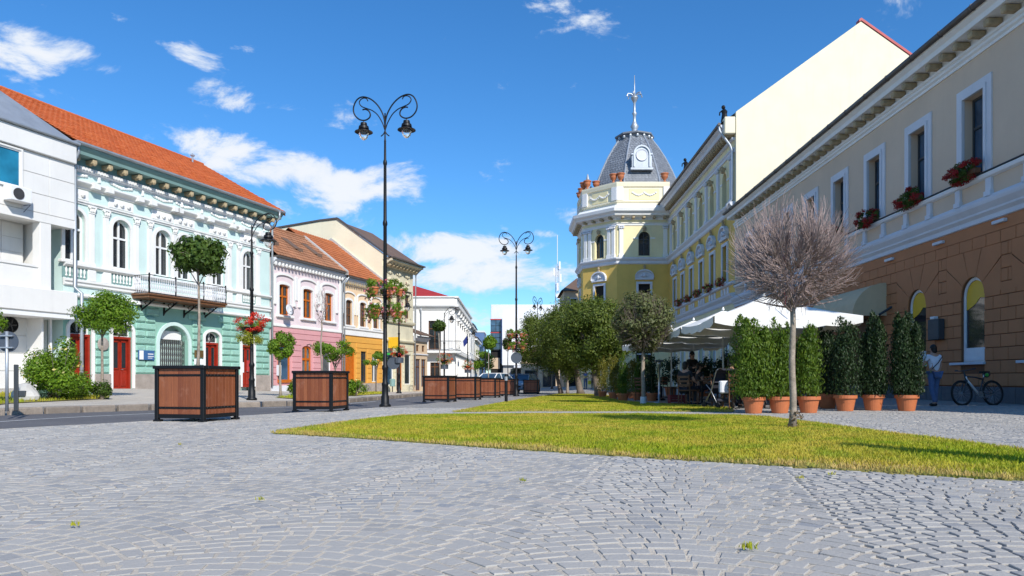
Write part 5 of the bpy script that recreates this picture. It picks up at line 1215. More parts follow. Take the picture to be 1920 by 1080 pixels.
    for k in range(6): t=k*math.pi/3+.2; lv.tube([(cx,cy,30.8),(cx+.35*math.cos(t),cy+.35*math.sin(t),31.2),(cx+.75*math.cos(t),cy+.75*math.sin(t),31.2),(cx+.85*math.cos(t),cy+.85*math.sin(t),30.9)],[.07,.06,.06,.09],5)
    W0.part('spire_leaves',lv,'zinc',dome)
    FD=Face(B,(cx,cy-4.25),0.)
    d=FD.part('lucarne',MB().prism([(-1.0,21.9),(1.0,21.9),(1.0,23.4)]+[(math.cos(t)*.85,23.4+math.sin(t)*.95) for t in [math.pi*i/10 for i in range(11)]]+[(-1.0,23.4)],-.15,1.4,'y').cbox(-1.15,1.15,-.25,.5,21.8,22.05,.03).cbox(-1.1,-.75,-.25,.4,23.3,23.5,.03).cbox(.75,1.1,-.25,.4,23.3,23.5,.03),'zinc')
    FD.part('medallion',MB().lathe([(0,.04),(.45,.04),(.5,.06),(.58,.10),(.62,.04),(.62,0)],n=20).xf(Matrix.Translation((0,-.16,23.3))@Matrix.Rotation(math.pi/2,4,'X')),'grey_white',d); FD.part('lucarne_rim',ring(-.72,.72,22.1,23.4,.75,.14,-.28,-.1),'zinc',d); FD.part('lucarne_finial',MB().lathe([(.12,0),(.08,.1),(.16,.25),(.04,.4),(.1,.55),(.01,.8)],(0,.1,24.35),8),'zinc',d)
    FE=Face(B,(8.2,79),0.); FE.part('corner_turret',MB().box(-.4,.6,-.5,.5,20.2,21.4).lathe([(.75,21.4),(.3,22.0),(.12,22.3),(.2,22.6),(.04,23.2)],(.1,0,0),8),'zinc')
    W0.part('tower_back',MB().prism([(7.5,80.2),(7.5,74.6),(10.5,71.6),(15.7,71.6),(20,72.2),(20,82),(8,82)],-.4,12.0,'z'),'dark'); W0.part('tower_inner',MB().prism([(7.6,80.0),(7.6,75.2),(10.9,72.1),(15.7,72.1),(20,72.2),(20,82),(8,82)],12.0,18.2,'z'),'dark')
NTslate=mk('slate_tile',(.25,.27,.30),.5,.15,2,.004,30,isl=.5)
yellow_building()
# ------------------------------------------------------------------ foliage kit
def leaf_mesh(name,P,Nn,size,mat,aspect=.5,fold=.25,axis=None):
    n=len(P); P=np.asarray(P,float); Nn=np.asarray(Nn,float); Nn=Nn/(np.linalg.norm(Nn,axis=1,keepdims=True)+1e-9)
    r=RNG.normal(size=(n,3)); t1=np.cross(Nn,r)
    if axis is not None: t1=np.asarray(axis,float)+RNG.normal(size=(n,3))*.35; t1=t1-Nn*(t1*Nn).sum(1,keepdims=True)
    t1=t1; t1/=np.linalg.norm(t1,axis=1,keepdims=True)+1e-9; t2=np.cross(Nn,t1); L_=np.asarray(size)[:,None]
    v=np.stack([P-t1*L_*.5,P+t2*L_*.5*aspect+Nn*L_*fold*.3,P+t1*L_*.5+Nn*L_*fold*.2,P-t2*L_*.5*aspect+Nn*L_*fold*.3],1)
    return np_mesh(name,v.reshape(-1,3),np.arange(n*4).reshape(-1,4),mat)
def blob_points(c,rad,n,clumps=14,shell=.55,cs=.34,flat=1.):
    c=np.array(c,float); rad=np.array(rad,float)
    d=RNG.normal(size=(clumps,3)); d/=np.linalg.norm(d,axis=1,keepdims=True); cc=d*(shell+(1-shell)*RNG.random((clumps,1)))*.82
    k=RNG.integers(0,clumps,n); dd=RNG.normal(size=(n,3)); dd/=np.linalg.norm(dd,axis=1,keepdims=True); rr=RNG.random((n,1))**.45
    q=cc[k]+dd*rr*cs; P=c+q*rad; Nn=dd*.7+q*.6+RNG.normal(size=(n,3))*.45; return P,Nn
def foliage(name,parts,mat,parent,size,**k):
    Ps=[];Ns=[]
    for c,rad,n in parts:
        a,b=blob_points(c,rad,n,**k); Ps.append(a); Ns.append(b)
    P=np.concatenate(Ps); Nn=np.concatenate(Ns); return link(name,leaf_mesh(name,P,Nn,RNG.uniform(size*.6,size*1.3,len(P)),mat),parent)
# ------------------------------------------------------------------ planters
def make_planter():
    t=thing('planter_box','-','planter',(0,0,0)); s=.46; H=.97; I=M['iron']
    for sx in (-1,1):
        for sy in (-1,1):
            MB().cbox(sx*s-.035,sx*s+.035,sy*s-.035,sy*s+.035,.03,H-.05,.006).build('post',I,t)
            MB().cbox(sx*s-.05-(.03 if sx>0 else 0)+.0,sx*s+.05+(0 if sx>0 else .03),sy*s-.055,sy*s+.055,0,.035,.008).build('foot',I,t)
    rim=MB()
    for sy in (-1,1): rim.cbox(-s-.055,s+.055,sy*s-.06,sy*s+.06,H-.055,H,.008)
    for sx in (-1,1): rim.cbox(sx*s-.06,sx*s+.06,-s+.061,s-.061,H-.056,H-.001,.008)
    rim.build('top_rim',I,t); low=MB()
    for sy in (-1,1): low.box(-s+.036,s-.036,sy*s-.022,sy*s+.022,.06,.13)
    for sx in (-1,1): low.box(sx*s-.022,sx*s+.022,-s+.036,s-.036,.061,.131)
    low.build('bottom_rail',I,t)
    n=9; w=(2*s-.07)/n; pl=MB().cbox(-w/2+.002,w/2-.002,-.012,.012,.125,H-.05,.004).mesh('plank',M['plank'])
    st=MB().box(-s+.036,s-.036,-.004,.006,-.018,.018).mesh('strap',I); rv=MB()
    rv=MB().ball((0,-.007,0),(.012,.01,.012),6,4).mesh('rivet',I)
    for a in range(4):
        R=Matrix.Rotation(a*math.pi/2,4,'Z')
        for i in range(n):
            o=link('plank',pl,t); o.matrix_basis=R@Matrix.Translation((-s+.035+w*(i+.5),-s+.004+random.uniform(-.002,.002),0))
        for z in (.24,H-.165):
            o=link('strap',st,t); o.matrix_basis=R@Matrix.Translation((0,-s-.014,z))
            for i in range(n):
                q=link('rivet',rv,o); q.matrix_basis=Matrix.Translation((-s+.035+w*(i+.5),0,0))
    MB().poly([(-s,-s,H-.1),(s,-s,H-.1),(s,s,H-.1),(-s,s,H-.1)]).build('soil',M['soil'],t)
    return t
PLANTERS=[]
proto=make_planter()
PL=[(382,791.5,-14,'nearest wooden planter box, standing alone left of the lawn tip'),(623,772.3,-10,'second nearest wooden planter box, just left of the tall double lamp'),(842,754.3,-12,'leftmost wooden planter box of the row behind the tall lamp'),
    (893,750.3,-10,'wooden planter box second in the row, touching its neighbour\'s right side'),(930,746.0,-12,'wooden planter box beside the black litter bin'),(966,742.8,-12,'dark wooden planter box half hidden by the second double lamp'),(1009,739.2,-8,'small far wooden planter box beside the parked silver car')]
for i,(x,y,a,lab) in enumerate(PL):
    c=on(x,y); a=math.radians(a); o=proto if i==0 else copy_tree(proto)
    ctr=Vector((c.x,c.y,0))+Matrix.Rotation(a,3,'Z')@Vector((-.51,.51,0))
    o.location=(ctr.x,ctr.y,G(ctr.x,ctr.y)+.002); o.rotation_euler.z=a; o['label']=lab; o['group']='wooden planter boxes along the road'; PLANTERS.append(Vector(o.location))
# ------------------------------------------------------------------ lamps
def spline(pts,k=6):
    out=[]; n=len(pts)
    for i in range(n-1):
        p0,p1,p2,p3=[Vector(pts[min(max(j,0),n-1)]) for j in (i-1,i,i+1,i+2)]
        for q in range(k):
            t=q/k; out.append(.5*((2*p1)+(p2-p0)*t+(2*p0-5*p1+4*p2-p3)*t*t+(3*p1-p0-3*p2+p3)*t**3))
    out.append(Vector(pts[-1])); return out
OUT=[(293,300),(297,235),(312,185),(345,133),(390,95),(440,80),(478,98),(499,145),(492,188),(462,220),(425,228),(396,214),(389,192),(400,170),(422,159),(440,161)]
INN=[(266,334),(284,318),(296,290),(310,250),(340,200),(375,170),(410,155),(445,140),(461,115),(450,95),(430,88),(412,94),(405,108)]
def lamp_head(t,x,z,sc):
    h=MB().tube([(x,0,z),(x,0,z-.06*sc)],.012*sc,6).lathe([(.045,-.06),(.09,-.07),(.10,-.14),(.06,-.15),(.14,-.17),(.155,-.25),(.10,-.26),(.26,-.33),(.265,-.345),(.10,-.30)],(x,0,z),20)
    h.v=[(a,b,c) for a,b,c in h.v]; o=h.build('lamp_head',M['iron'],t,smooth=False)
    MB().lathe([(.145,-.33),(.14,-.42),(.10,-.52),(.04,-.565),(.005,-.57)],(x,0,z),16,False).build('glass_bowl',M['bulb'],o,smooth=True); return o
def make_lamp(double,H,sc):
    t=thing('street_lamp','-','street lamp'); k=.00463*sc; z0=H-(300-80)*k          # pole top joins the arms
    I=M['iron']
    MB().lathe([(.17,0),(.17,.05),(.12,.09),(.115,.30),(.095,.34),(.09,.60),(.10,.63),(.10,.67),(.075,.72),(.07,1.05),(.09,1.10),(.09,1.16),(.06,1.22),(.052,H*.58),(.07,H*.585),(.07,H*.592),(.05,H*.60),(.042,H*.775),(.058,H*.78),(.058,H*.787),(.036,H*.795),(.03,H*.85),(.034,H*.853),(.022,H*.86),(.02,z0+.5*(H-z0))],n=14).build('pole',I,t,smooth=True)
    for sg in ((1,-1) if double else (1,)):
        for nm,pts,r in (('arm',OUT,.021),('scroll',INN,.016)):
            P=spline([(sg*(x-293)*k,0,z0+(300-y)*k) for x,y in pts],5); MB().tube(P,r*sc,7).build(nm,I,t,smooth=True)
        lamp_head(t,sg*(432-293)*k,z0+(300-229)*k,sc)
    return t
dl=make_lamp(True,9.02,1.0)
LD=[(722,762.5,-8,'tall double-armed black street lamp standing on the paving in front'),(968,743,-8,'second double-armed black street lamp behind the row of planters')]
LAMPS={}
for i,(x,y,a,lab) in enumerate(LD):
    p=on(x,y); o=dl if i==0 else copy_tree(dl); o.location=p; o.rotation_euler.z=math.radians(a); o['label']=lab; o['group']='double street lamps'; LAMPS[x]=p
o=copy_tree(dl); o.location=(2.45,69,G(2.45,69)); o.rotation_euler.z=math.radians(60); o['label']='far street lamp whose scrolls show above the round trees'; o['group']='double street lamps'
sg=make_lamp(False,6.05,.80)
LS=[(472,750,10,'single-armed black lamp on the pavement before the mint green house'),(748,737.5,15,'single-armed black lamp before the cream house'),(833,None,12,'single-armed lamp at the white corner house\'s balcony',49.5),(877,None,12,'single-armed lamp further along the white corner house',64),(910,None,12,'small distant single-armed lamp near the end of the street',84)]
for i,q in enumerate(LS):
    x,y,a,lab=q[:4]
    if y: p=on(x,y,S)
    else: Y=q[4]; X=(x-CX)/F*Y; p=Vector((X,Y,S(X,Y) if X<far_edge(Y) else G(X,Y)-.06)) 
    o=sg if i==0 else copy_tree(sg); o.location=p; o.rotation_euler.z=math.radians(a); o['label']=lab; o['group']='single street lamps'; LAMPS[x]=p
# flower baskets on the lamps
def basket(x,y,r,label,kind,zoff=0.):
    p=LAMPS[x]; z=CH+(HY-y)/F*p.y; t=thing('flower_basket',label,'flower basket',(p.x,p.y,z),0,'flower baskets on the lamps')
    if kind=='red':
        MB().lathe([(.10,-.22),(.28,-.14),(.36,0),(.34,0),(.1,-.18)],n=16).build('basket',M['iron'],t)
        foliage('leaves',[((0,0,.06),(r,r,r*.55),900)],M['leaf_globe'],t,.055,clumps=16); foliage('blossoms',[((0,0,.14),(r*1.08,r*1.08,r*.66),2000)],M['fl_red'],t,.052,clumps=26,shell=.85,cs=.22)
        foliage('trailing_leaves',[((0,0,-.30),(r*.85,r*.85,r*.62),2200)],M['lime'],t,.055,clumps=16,shell=.7)
    elif kind=='pots':
        pot=MB().lathe([(.07,0),(.12,.17),(.14,.17),(.14,.21),(.11,.21)],n=14).mesh('pot',M['terra_pot'],smooth=False)
        rk=MB()
        for zz in (-.42,.22): rk.tube([(.42*math.cos(q*math.pi/8),.42*math.sin(q*math.pi/8),zz) for q in range(17)],.012,5); rk.tube([(-.42,0,zz),(.42,0,zz)],.012,5); rk.tube([(0,-.42,zz),(0,.42,zz)],.012,5)
        rk.build('rack',M['iron'],t); lv=[]
        for zz in (-.42,.22):
            for q in range(5):
                a=q*2*math.pi/5+(.5 if zz<0 else -.9); link('pot',pot,t,loc=(.42*math.cos(a),.42*math.sin(a),zz)); lv.append(((.43*math.cos(a),.43*math.sin(a),zz+.26),(.26,.26,.24),420)); lv.append(((.52*math.cos(a),.52*math.sin(a),zz+.05),(.16,.16,.22),120))
        foliage('leaves',lv,M['leaf_globe'],t,.06,clumps=9); foliage('blossoms',[(c,tuple(q*1.1 for q in rd),22) for c,rd,n in lv],M['fl_pink'],t,.075,clumps=8,shell=.9,cs=.2)
    else:
        MB().lathe([(.10,-.26),(.26,-.16),(.32,0),(.30,0),(.1,-.2)],n=14).build('basket',M['iron'],t)
        foliage('leaves',[((0,0,.02),(r,r,r*.8),650)],M['leaf_globe'],t,.075,clumps=14); foliage('blossoms',[((0,0,.04),(r*1.05,r*1.05,r*.85),520)],M['fl_orange'] if kind=='orange' else M['fl_red'],t,.075,clumps=22,shell=.85,cs=.22)
        MB().lathe([(.02,-.62),(.28,-.62),(.28,-.3),(.02,-.3)],n=12).build('hanging_pot',M['sign_back'],t)
basket(472,614,.60,'red geranium basket over lime foliage on the lamp by the mint house','red')
basket(722,569,.5,'tiered rack of terracotta pots with pink flowers on the tall double lamp','pots')
basket(748,661,.58,'red and orange flower basket on the lamp before the cream house','mixed'); basket(833,675,.66,'orange flower basket on the lamp at the white corner house','orange'); basket(877,686,.7,'small orange flower basket further along the white corner house','orange')
basket(968,641,.5,'tiered rack of orange flower pots on the second double lamp','pots')
# round signs seen from behind, bins, bollard
def disc_sign(name,label,p,h,r,dy=-.04,rz=0,pole=True):
    t=thing(name,label,'road sign',p,rz)
    if pole: MB().lathe([(.03,0),(.03,h)],n=10).build('pole',M['zinc'],t,smooth=True)
    MB().lathe([(0,0),(r,0),(r,.012),(0,.012)],n=28).xf(Matrix.Translation((0,.03,h-r))@Matrix.Rotation(-math.pi/2,4,'X')).build('disc',M['sign_back'],t)
    for dz in (-.12,.12): MB().cbox(-.13,.13,-.035,.03,h-r+dz-.015,h-r+dz+.015,.004).build('clamp',M['zinc'],t)
    return t
q=on(13,771,S); sgn=disc_sign('road_sign','back of a round road sign on a grey pole at the left edge',q,1.62,.21); sgn.children[1].data.materials[0]=M['zinc']
MB().cbox(.06,.15,.1,.14,0,.95,.01).build('side_post',M['frame_d'],sgn)
for (x,y,lab) in ((735,681,'dark round sign on the lamp before the cream house'),(968,671,'dark round sign on the second double lamp')):
    p=LAMPS.get(x,LAMPS[748] if x==735 else None); z=CH+(HY-y)/F*p.y
    t=thing('road_sign',lab,'road sign',(p.x-(.3 if x==735 else 0),p.y-.12,z)); r=.37 if x==735 else .30
    MB().lathe([(0,0),(r,0),(r,.015),(0,.015)],n=28).xf(Matrix.Rotation(math.pi/2,4,'X')).build('disc',M['sign_back'],t); MB().box(-.05,.34 if x==735 else .05,.016,.09,-.03,.03).build('bracket',M['iron'],t)
p=on(949,755.5); t=thing('bollard','slim black bollard with a pale top at the lawn corner','bollard',p); MB().lathe([(.055,0),(.055,.92),(.06,.93),(.06,.96),(.04,1.0)],n=12).build('post',M['iron'],t); MB().lathe([(.057,.78),(.057,.92)],n=12,cap=False).build('reflective_band',M['zinc'],t)
p=on(936,742.5); t=thing('litter_bin','black litter bin between the planter boxes','bin',p); MB().lathe([(.2,.12),(.22,.14),(.22,.85),(.24,.86),(.24,.9),(.1,.98)],n=16).build('drum',M['iron'],t); MB().box(-.03,.03,-.03,.03,0,.14).cbox(-.2,.2,-.2,.2,0,.03,.005).build('stand',M['iron'],t); MB().cbox(-.07,.07,-.24,-.20,.66,.78,.006).build('label_plate',M['letter'],t)
p=on(744,735,S); t=thing('litter_bin','small green litter bin on a post before the cream house','bin',(p.x-.35,p.y+.2,p.z)); MB().lathe([(.16,.4),(.19,.42),(.21,.9),(.1,.95)],n=12).build('drum',M['mint_dark'],t); MB().box(-.03,.03,-.03,.03,0,.42).build('stand',M['iron'],t)
# memorial stone
p=on(47,752,S); t=thing('memorial_stone','rough pale memorial boulder with a dark plaque beside the rose bush','stone',p)
mb=MB(); mb.ball((0,0,.16),(.34,.22,.30),12,8); mb.v=[(x*(1+.14*math.sin(7*z+3*x)),y*(1+.1*math.sin(9*x)),max(-.02,z*(1.05 if abs(x)<.15 else .8))) for x,y,z in mb.v]; mb.build('boulder',M['concrete'],t)
MB().cbox(-.12,.16,-.265,-.2,.10,.25,.01).xf(Matrix.Rotation(-.12,4,'X')).build('plaque',M['frame_d'],t)
# ------------------------------------------------------------------ cars
def car(name,label,loc,rz,paint,h=1.46,L_=4.2,w=.88):
    t=thing(name,label,'car',loc,rz); P=M[paint]
    st=[(-L_/2,.42,.62,.70),(-L_/2+.12,.30,.78,.84),(-L_/2+.7,.24,.90,.87),(-L_/2+1.35,.24,.94,w),(0,.24,.93,w),(L_/2-.9,.24,.90,w),(L_/2-.2,.28,.88,.86),(L_/2,.40,.80,.76)]
    mb=MB(); n=8
    for x,zl,zt,hw in st: mb.v+=[(x,-hw*.86,zl),(x,-hw,zl+.16),(x,-hw*1.0,zt-.14),(x,-hw*.90,zt),(x,hw*.90,zt),(x,hw,zt-.14),(x,hw,zl+.16),(x,hw*.86,zl)]
    for i in range(len(st)-1):
        for k in range(n): mb.f.append((i*n+k,i*n+(k+1)%n,(i+1)*n+(k+1)%n,(i+1)*n+k))
    mb.f+=[tuple(range(n)),tuple(range((len(st)-1)*n,len(st)*n))]; body_=mb.build('body',P,t)
    g=[(-L_/2+.95,.92),(-L_/2+1.75,h-.05),(L_/2-1.15,h-.03),(L_/2-.35,.90)]; gm=MB()
    lo,hi=w*.88,w*.68; gm.add([(g[0][0],-lo,g[0][1]),(g[0][0],lo,g[0][1]),(g[1][0],-hi,g[1][1]),(g[1][0],hi,g[1][1]),(g[2][0],-hi,g[2][1]),(g[2][0],hi,g[2][1]),(g[3][0],-lo,g[3][1]),(g[3][0],lo,g[3][1])],[(0,1,3,2),(4,5,7,6),(0,2,4,6),(1,7,5,3)])
    gm.build('windows',M['glass_sky'],t); rm=MB().cbox(g[1][0]-.05,g[2][0]+.06,-hi-.02,hi+.02,h-.06,h,.025)
    for sg in (-1,1):
        rm.tube([(g[0][0],sg*lo,.93),(g[1][0],sg*hi,h-.04)],.035,5).tube([(g[3][0],sg*lo,.91),(g[2][0],sg*hi,h-.03)],.05,5).tube([(.1,sg*(lo+.005),.92),(.05,sg*(hi+.01),h-.03)],.03,4)
    rm.build('roof',P,t)
    for sx in (-L_/2+.85,L_/2-.85):
        for sg in (-1,1):
            wl_=MB().lathe([(.2,-.1),(.31,-.1),(.325,-.07),(.325,.07),(.31,.1),(.2,.1)],n=20).xf(Matrix.Translation((sx,sg*(w-.10),.325))@Matrix.Rotation(math.pi/2,4,'X')).build('wheel',M['rubber'],t); MB().lathe([(.0,-.085),(.2,-.1),(.21,.1),(0,.085)],n=14).xf(Matrix.Translation((sx,sg*(w-.10),.325))@Matrix.Rotation(math.pi/2,4,'X')).build('rim',M['rim'],wl_)
    for sg in (-1,1):
        MB().ball((-L_/2+.14,sg*.62,.68),(.14,.16,.09),8,6).build('headlight',M['lens'],t); MB().cbox(L_/2-.1,L_/2+.01,sg*.66-.12,sg*.66+.12,.62,.82,.02).build('tail_light',M['red_stripe'],t); MB().ball((-L_/2+1.35,sg*(w+.05),.98),(.07,.1,.07),6,5).build('mirror',P,t)
    MB().cbox(-L_/2-.015,-L_/2+.06,-.5,.5,.44,.58,.02).build('grille',M['rubber'],t); MB().cbox(-L_/2-.03,-L_/2+.0,-.26,.26,.36,.46,.004).build('number_plate',M['letter'],t)
    return t
car('parked_car','white car parked behind the planter boxes',(-1.35,50.5,G(-1,50)-.05),math.radians(58),'carwhite',1.5); car('parked_car','silver-blue car facing the camera beside the far planter box',(.78,52.5,G(.8,52)),math.radians(72),'carblue',1.42)
car('parked_car','dark blue car almost hidden behind the second double lamp',(-.1,57.5,G(0,57)),math.radians(65),'plaque' if False else 'blue_wall',1.42)
# ------------------------------------------------------------------ parasols, cafe
def parasol():
    t=thing('parasol','-','parasol'); h=1.78; e=2.28; a=2.95; V=[]; n=10
    mb=MB()
    for k in range(4):
        R=Matrix.Rotation(k*math.pi/2,3,'Z')
        for i in range(n):
            for j in range(5):
                def pt(u,v):
                    x=(u*2-1)*h*v; sag=.10*math.sin(math.pi*u)*v*math.sin(math.pi*v*.5)+.05*math.sin(math.pi*v); return R@Vector((x,-h*v,a+(e-a)*v-sag))
                u0,u1=i/n,(i+1)/n; v0,v1=.04+.96*j/5,.04+.96*(j+1)/5; mb.poly([pt(u0,v0),pt(u1,v0),pt(u1,v1),pt(u0,v1)])
    c=mb.build('canopy',M['canvas'],t,smooth=True)
    for k in range(4):
        vb=MB(); R=Matrix.Rotation(k*math.pi/2,3,'Z')
        for i in range(16):
            def q(u,d): 
                x=(u*2-1)*h; sag=.10*math.sin(math.pi*u); return R@Vector((x,-h-.012-.02*math.sin(u*20),e-sag-d*(.17+.045*abs(math.sin(u*math.pi*4)))))
            vb.poly([q(i/16,0),q((i+1)/16,0),q((i+1)/16,1),q(i/16,1)])
        vb.build('valance',M['canvas'],c)
    MB().lathe([(.028,.03),(.028,2.95),(.05,2.96),(.02,3.05)],n=10).build('pole',M['frame_w'],t)
    for k in range(8):
        b=k*math.pi/4; rr=h*.98*(1.41 if k%2 else 1.); MB().tube([(.03*math.cos(b),.03*math.sin(b),2.86),(rr*math.cos(b),rr*math.sin(b),2.20)],.011,4).build('rib',M['frame_w'],t); MB().tube([(.03*math.cos(b),.03*math.sin(b),2.2),(rr*.5*math.cos(b),rr*.5*math.sin(b),2.52)],.009,4).build('strut',M['frame_w'],t)
    MB().cbox(-.35,.35,-.35,.35,0,.06,.01).cbox(-.06,.06,-.06,.06,.06,.4,.01).build('base',M['dark_plinth'],t); return t
pr=parasol(); lab=['nearest big white cafe parasol behind the potted thujas','second big white cafe parasol','third big white cafe parasol','farthest big white cafe parasol behind the grey-green tree']
for i in range(4):
    o=pr if i==0 else copy_tree(pr); X,Y=6.72,19.2+3.72*i; o.location=(X,Y,G(X,Y)); o.rotation_euler.z=math.radians(-1+1.5*(i%2)); o['label']=lab[i]; o['group']='white cafe parasols'
lab2=['white parasol of the back row next to the brown building','white parasol of the back row, second from the camera','white parasol of the back row, third from the camera']
for i in range(0):
    o=copy_tree(pr); X,Y=10.4,21.6+3.72*i; o.location=(X,Y,G(X,Y)-.06); o['label']=lab2[i]; o['group']='white cafe parasols'
def table(label,loc):
    t=thing('cafe_table',label,'table',loc,random.uniform(0,1),'cafe tables'); MB().lathe([(.38,.71),(.40,.72),(.40,.745),(.38,.75)],n=20).build('top',M['wood_b'],t); MB().lathe([(.03,.03),(.03,.71)],n=8).build('stem',M['iron'],t)
    for k in range(4): MB().tube([(0,0,.06),(.3*math.cos(k*math.pi/2),.3*math.sin(k*math.pi/2),.015)],.02,5).build('foot',M['iron'],t)
    return t
def chair():
    t=thing('cafe_chair','-','chair',(0,0,0),0,'cafe chairs'); W=M['wood_b']
    MB().cbox(-.21,.21,-.21,.21,.43,.47,.012).build('seat',W,t)
    for sx in (-1,1): MB().tube([(sx*.19,-.19,0),(sx*.19,-.19,.44)],.018,6).build('leg',W,t); MB().tube([(sx*.19,.20,0),(sx*.19,.20,.46),(sx*.19,.26,.9)],.018,6).build('leg',W,t)
    for z in (.6,.72,.84): MB().cbox(-.19,.19,.20+(z-.46)*.14,.225+(z-.46)*.14,z-.035,z+.035,.006).build('slat',W,t)
    return t
ch0=chair(); used=[False]
def place_chair(x,y,rz,label):
    o=ch0 if not used[0] else copy_tree(ch0); used[0]=True; o.location=(x,y,G(x,y)); o.rotation_euler.z=rz; o['label']=label
spots=[(5.9,18.2,'front table under the nearest parasol'),(7.8,19.6,'table behind the potted thujas'),(5.7,21.6,'table beside the pushchair'),(6.9,24.2,'middle table of the cafe'),(5.6,27.4,'table near the grey-green tree'),(7.2,29.8,'farthest cafe table')]
for i,(x,y,l) in enumerate(spots):
    table('round dark wooden '+l,(x,y,G(x,y)))
    for k in range(3):
        a=i*.9+k*2.1; place_chair(x+.75*math.cos(a),y+.75*math.sin(a),a-math.pi/2,'dark wooden chair %s the %s'%(('left of','behind','right of')[k],l))
# stainless heater post and menu stand by the cafe edge
p=on(1236,757); t=thing('patio_heater','slim steel patio heater post at the cafe edge','heater',p); MB().lathe([(.16,0),(.16,.04),(.035,.06),(.035,1.25),(.06,1.26),(.06,1.34),(.02,1.36)],n=12).build('post',M['steel'],t,smooth=True); MB().cbox(-.13,.13,-.1,.1,1.36,1.42,.01).build('head',M['frame_d'],t)
p=on(1270,757); t=thing('drinks_crate','dark red crate on the paving under the parasols','crate',p); MB().box(-.26,.26,-.2,.2,0,.03).build('bottom',M['shirt_red'],t)
for sx in (-1,1):
    for z in (.06,.14,.22): MB().box(-.27,.27,sx*.2-.01,sx*.2+.01,z,z+.06).build('slat',M['shirt_red'],t)
    MB().box(sx*.26-.01,sx*.26+.01,-.19,.19,.03,.28).build('side',M['shirt_red'],t)
# ------------------------------------------------------------------ bicycle
def bicycle():
    Y=20.0; X=12.95; t=thing('bicycle','black mountain bike with a white down tube leaning at the brown wall','bicycle',(X,Y,G(X,Y)),math.radians(-88))
    # local x: forward (towards the far end of the street seen left), z up
    R=.335
    for (x,nm) in ((-.53,'front_wheel'),(.53,'rear_wheel')):
        w=MB().tube([(x+R*math.cos(a),0,R+R*math.sin(a)) for a in [2*math.pi*i/32 for i in range(33)]],.027,8).build(nm,M['rubber'],t,smooth=True)
        MB().tube([(x+(R-.035)*math.cos(a),0,R+(R-.035)*math.sin(a)) for a in [2*math.pi*i/32 for i in range(33)]],.011,6).build('rim',M['frame_d'],w); sp=MB()
        for i in range(16): a=2*math.pi*i/16; sp.tube([(x,.02*(-1)**i,R),(x+(R-.04)*math.cos(a),0,R+(R-.04)*math.sin(a))],.0022,3,False)
        sp.tube([(x,-.05,R),(x,.05,R)],.02,8); sp.build('spokes',M['steel'],w); MB().lathe([(.0,0),(.08,0),(.08,.004)],n=14).xf(Matrix.Translation((x,.04,R))@Matrix.Rotation(math.pi/2,4,'X')).build('brake_disc',M['steel'],w)
    bb=(.06,0,.30); hd=(-.36,0,.80); st=(.24,0,.72); ax=(.53,0,.335)
    MB().tube([hd,(-.34,0,.72),bb],.032,8).build('down_tube',M['letter'],t,smooth=True); MB().tube([hd,(-.05,0,.78),st],.022,8).tube([bb,(.26,0,.78)],.019,8).tube([(-.38,0,.86),(-.35,0,.70)],.026,8).build('main_frame',M['frame_d'],t,smooth=True)
    st_=MB()
    for s in (-.05,.05): st_.tube([(bb[0],s*.6,bb[2]),(ax[0],s,ax[2])],.012,6).tube([(.22,s*.5,.66),(ax[0],s,ax[2])],.010,6)
    st_.build('stays',M['frame_d'],t); fk=MB().tube([(-.37,-.05,.68),(-.37,.05,.68)],.025,6)
    for s in (-.055,.055): fk.tube([(-.37,s,.68),(-.53,s,.335)],.02,6)
    fk.build('fork',M['frame_d'],t); MB().tube([(-.385,0,.86),(-.40,0,.95)],.018,6).tube([(-.36,-.34,.99),(-.42,-.12,.96),(-.42,.12,.96),(-.36,.34,.99)],.013,6).build('handlebar',M['frame_d'],t)
    for s in (-.33,.33): MB().tube([(-.36,s*.75,.985),(-.35,s,.99)],.02,6).build('grip',M['rubber'],t)
    MB().tube([(.25,0,.76),(.275,0,.90)],.014,6).build('seat_post',M['steel'],t); MB().prism([(.12,0),(.14,.03),(.30,.07),(.40,.08),(.40,-.08),(.30,-.07),(.14,-.03)],.90,.945,'z').build('saddle',M['rubber'],t)
    MB().ball((.36,0,.86),(.11,.09,.09),10,6).build('saddle_bag',M['frame_d'],t); MB().ball((.30,-.07,.84),(.05,.04,.05),8,6).build('rear_light',M['green_plastic'],t)
    ck=MB().lathe([(.085,-.004),(.085,.004)],n=18).xf(Matrix.Translation((bb[0],-.06,bb[2]))@Matrix.Rotation(math.pi/2,4,'X')).tube([(bb[0],-.08,bb[2]),(bb[0]+.10,-.08,bb[2]-.13)],.011,5).tube([(bb[0],.08,bb[2]),(bb[0]-.10,.08,bb[2]+.13)],.011,5); ck.build('crankset',M['steel'],t)
    MB().cbox(bb[0]+.06,bb[0]+.14,-.16,-.08,bb[2]-.145,bb[2]-.12,.004).cbox(bb[0]-.14,bb[0]-.06,.08,.16,bb[2]+.12,bb[2]+.145,.004).build('pedals',M['rubber'],t); MB().tube([(bb[0],-.06,bb[2]+.085),(ax[0],-.05,ax[2]+.04)],.005,4).tube([(bb[0],-.06,bb[2]-.085),(ax[0],-.05,ax[2]-.04)],.005,4).build('chain',M['steel'],t)
    return t
bk=bicycle(); bk.rotation_euler=(math.radians(-5),0,math.radians(14))
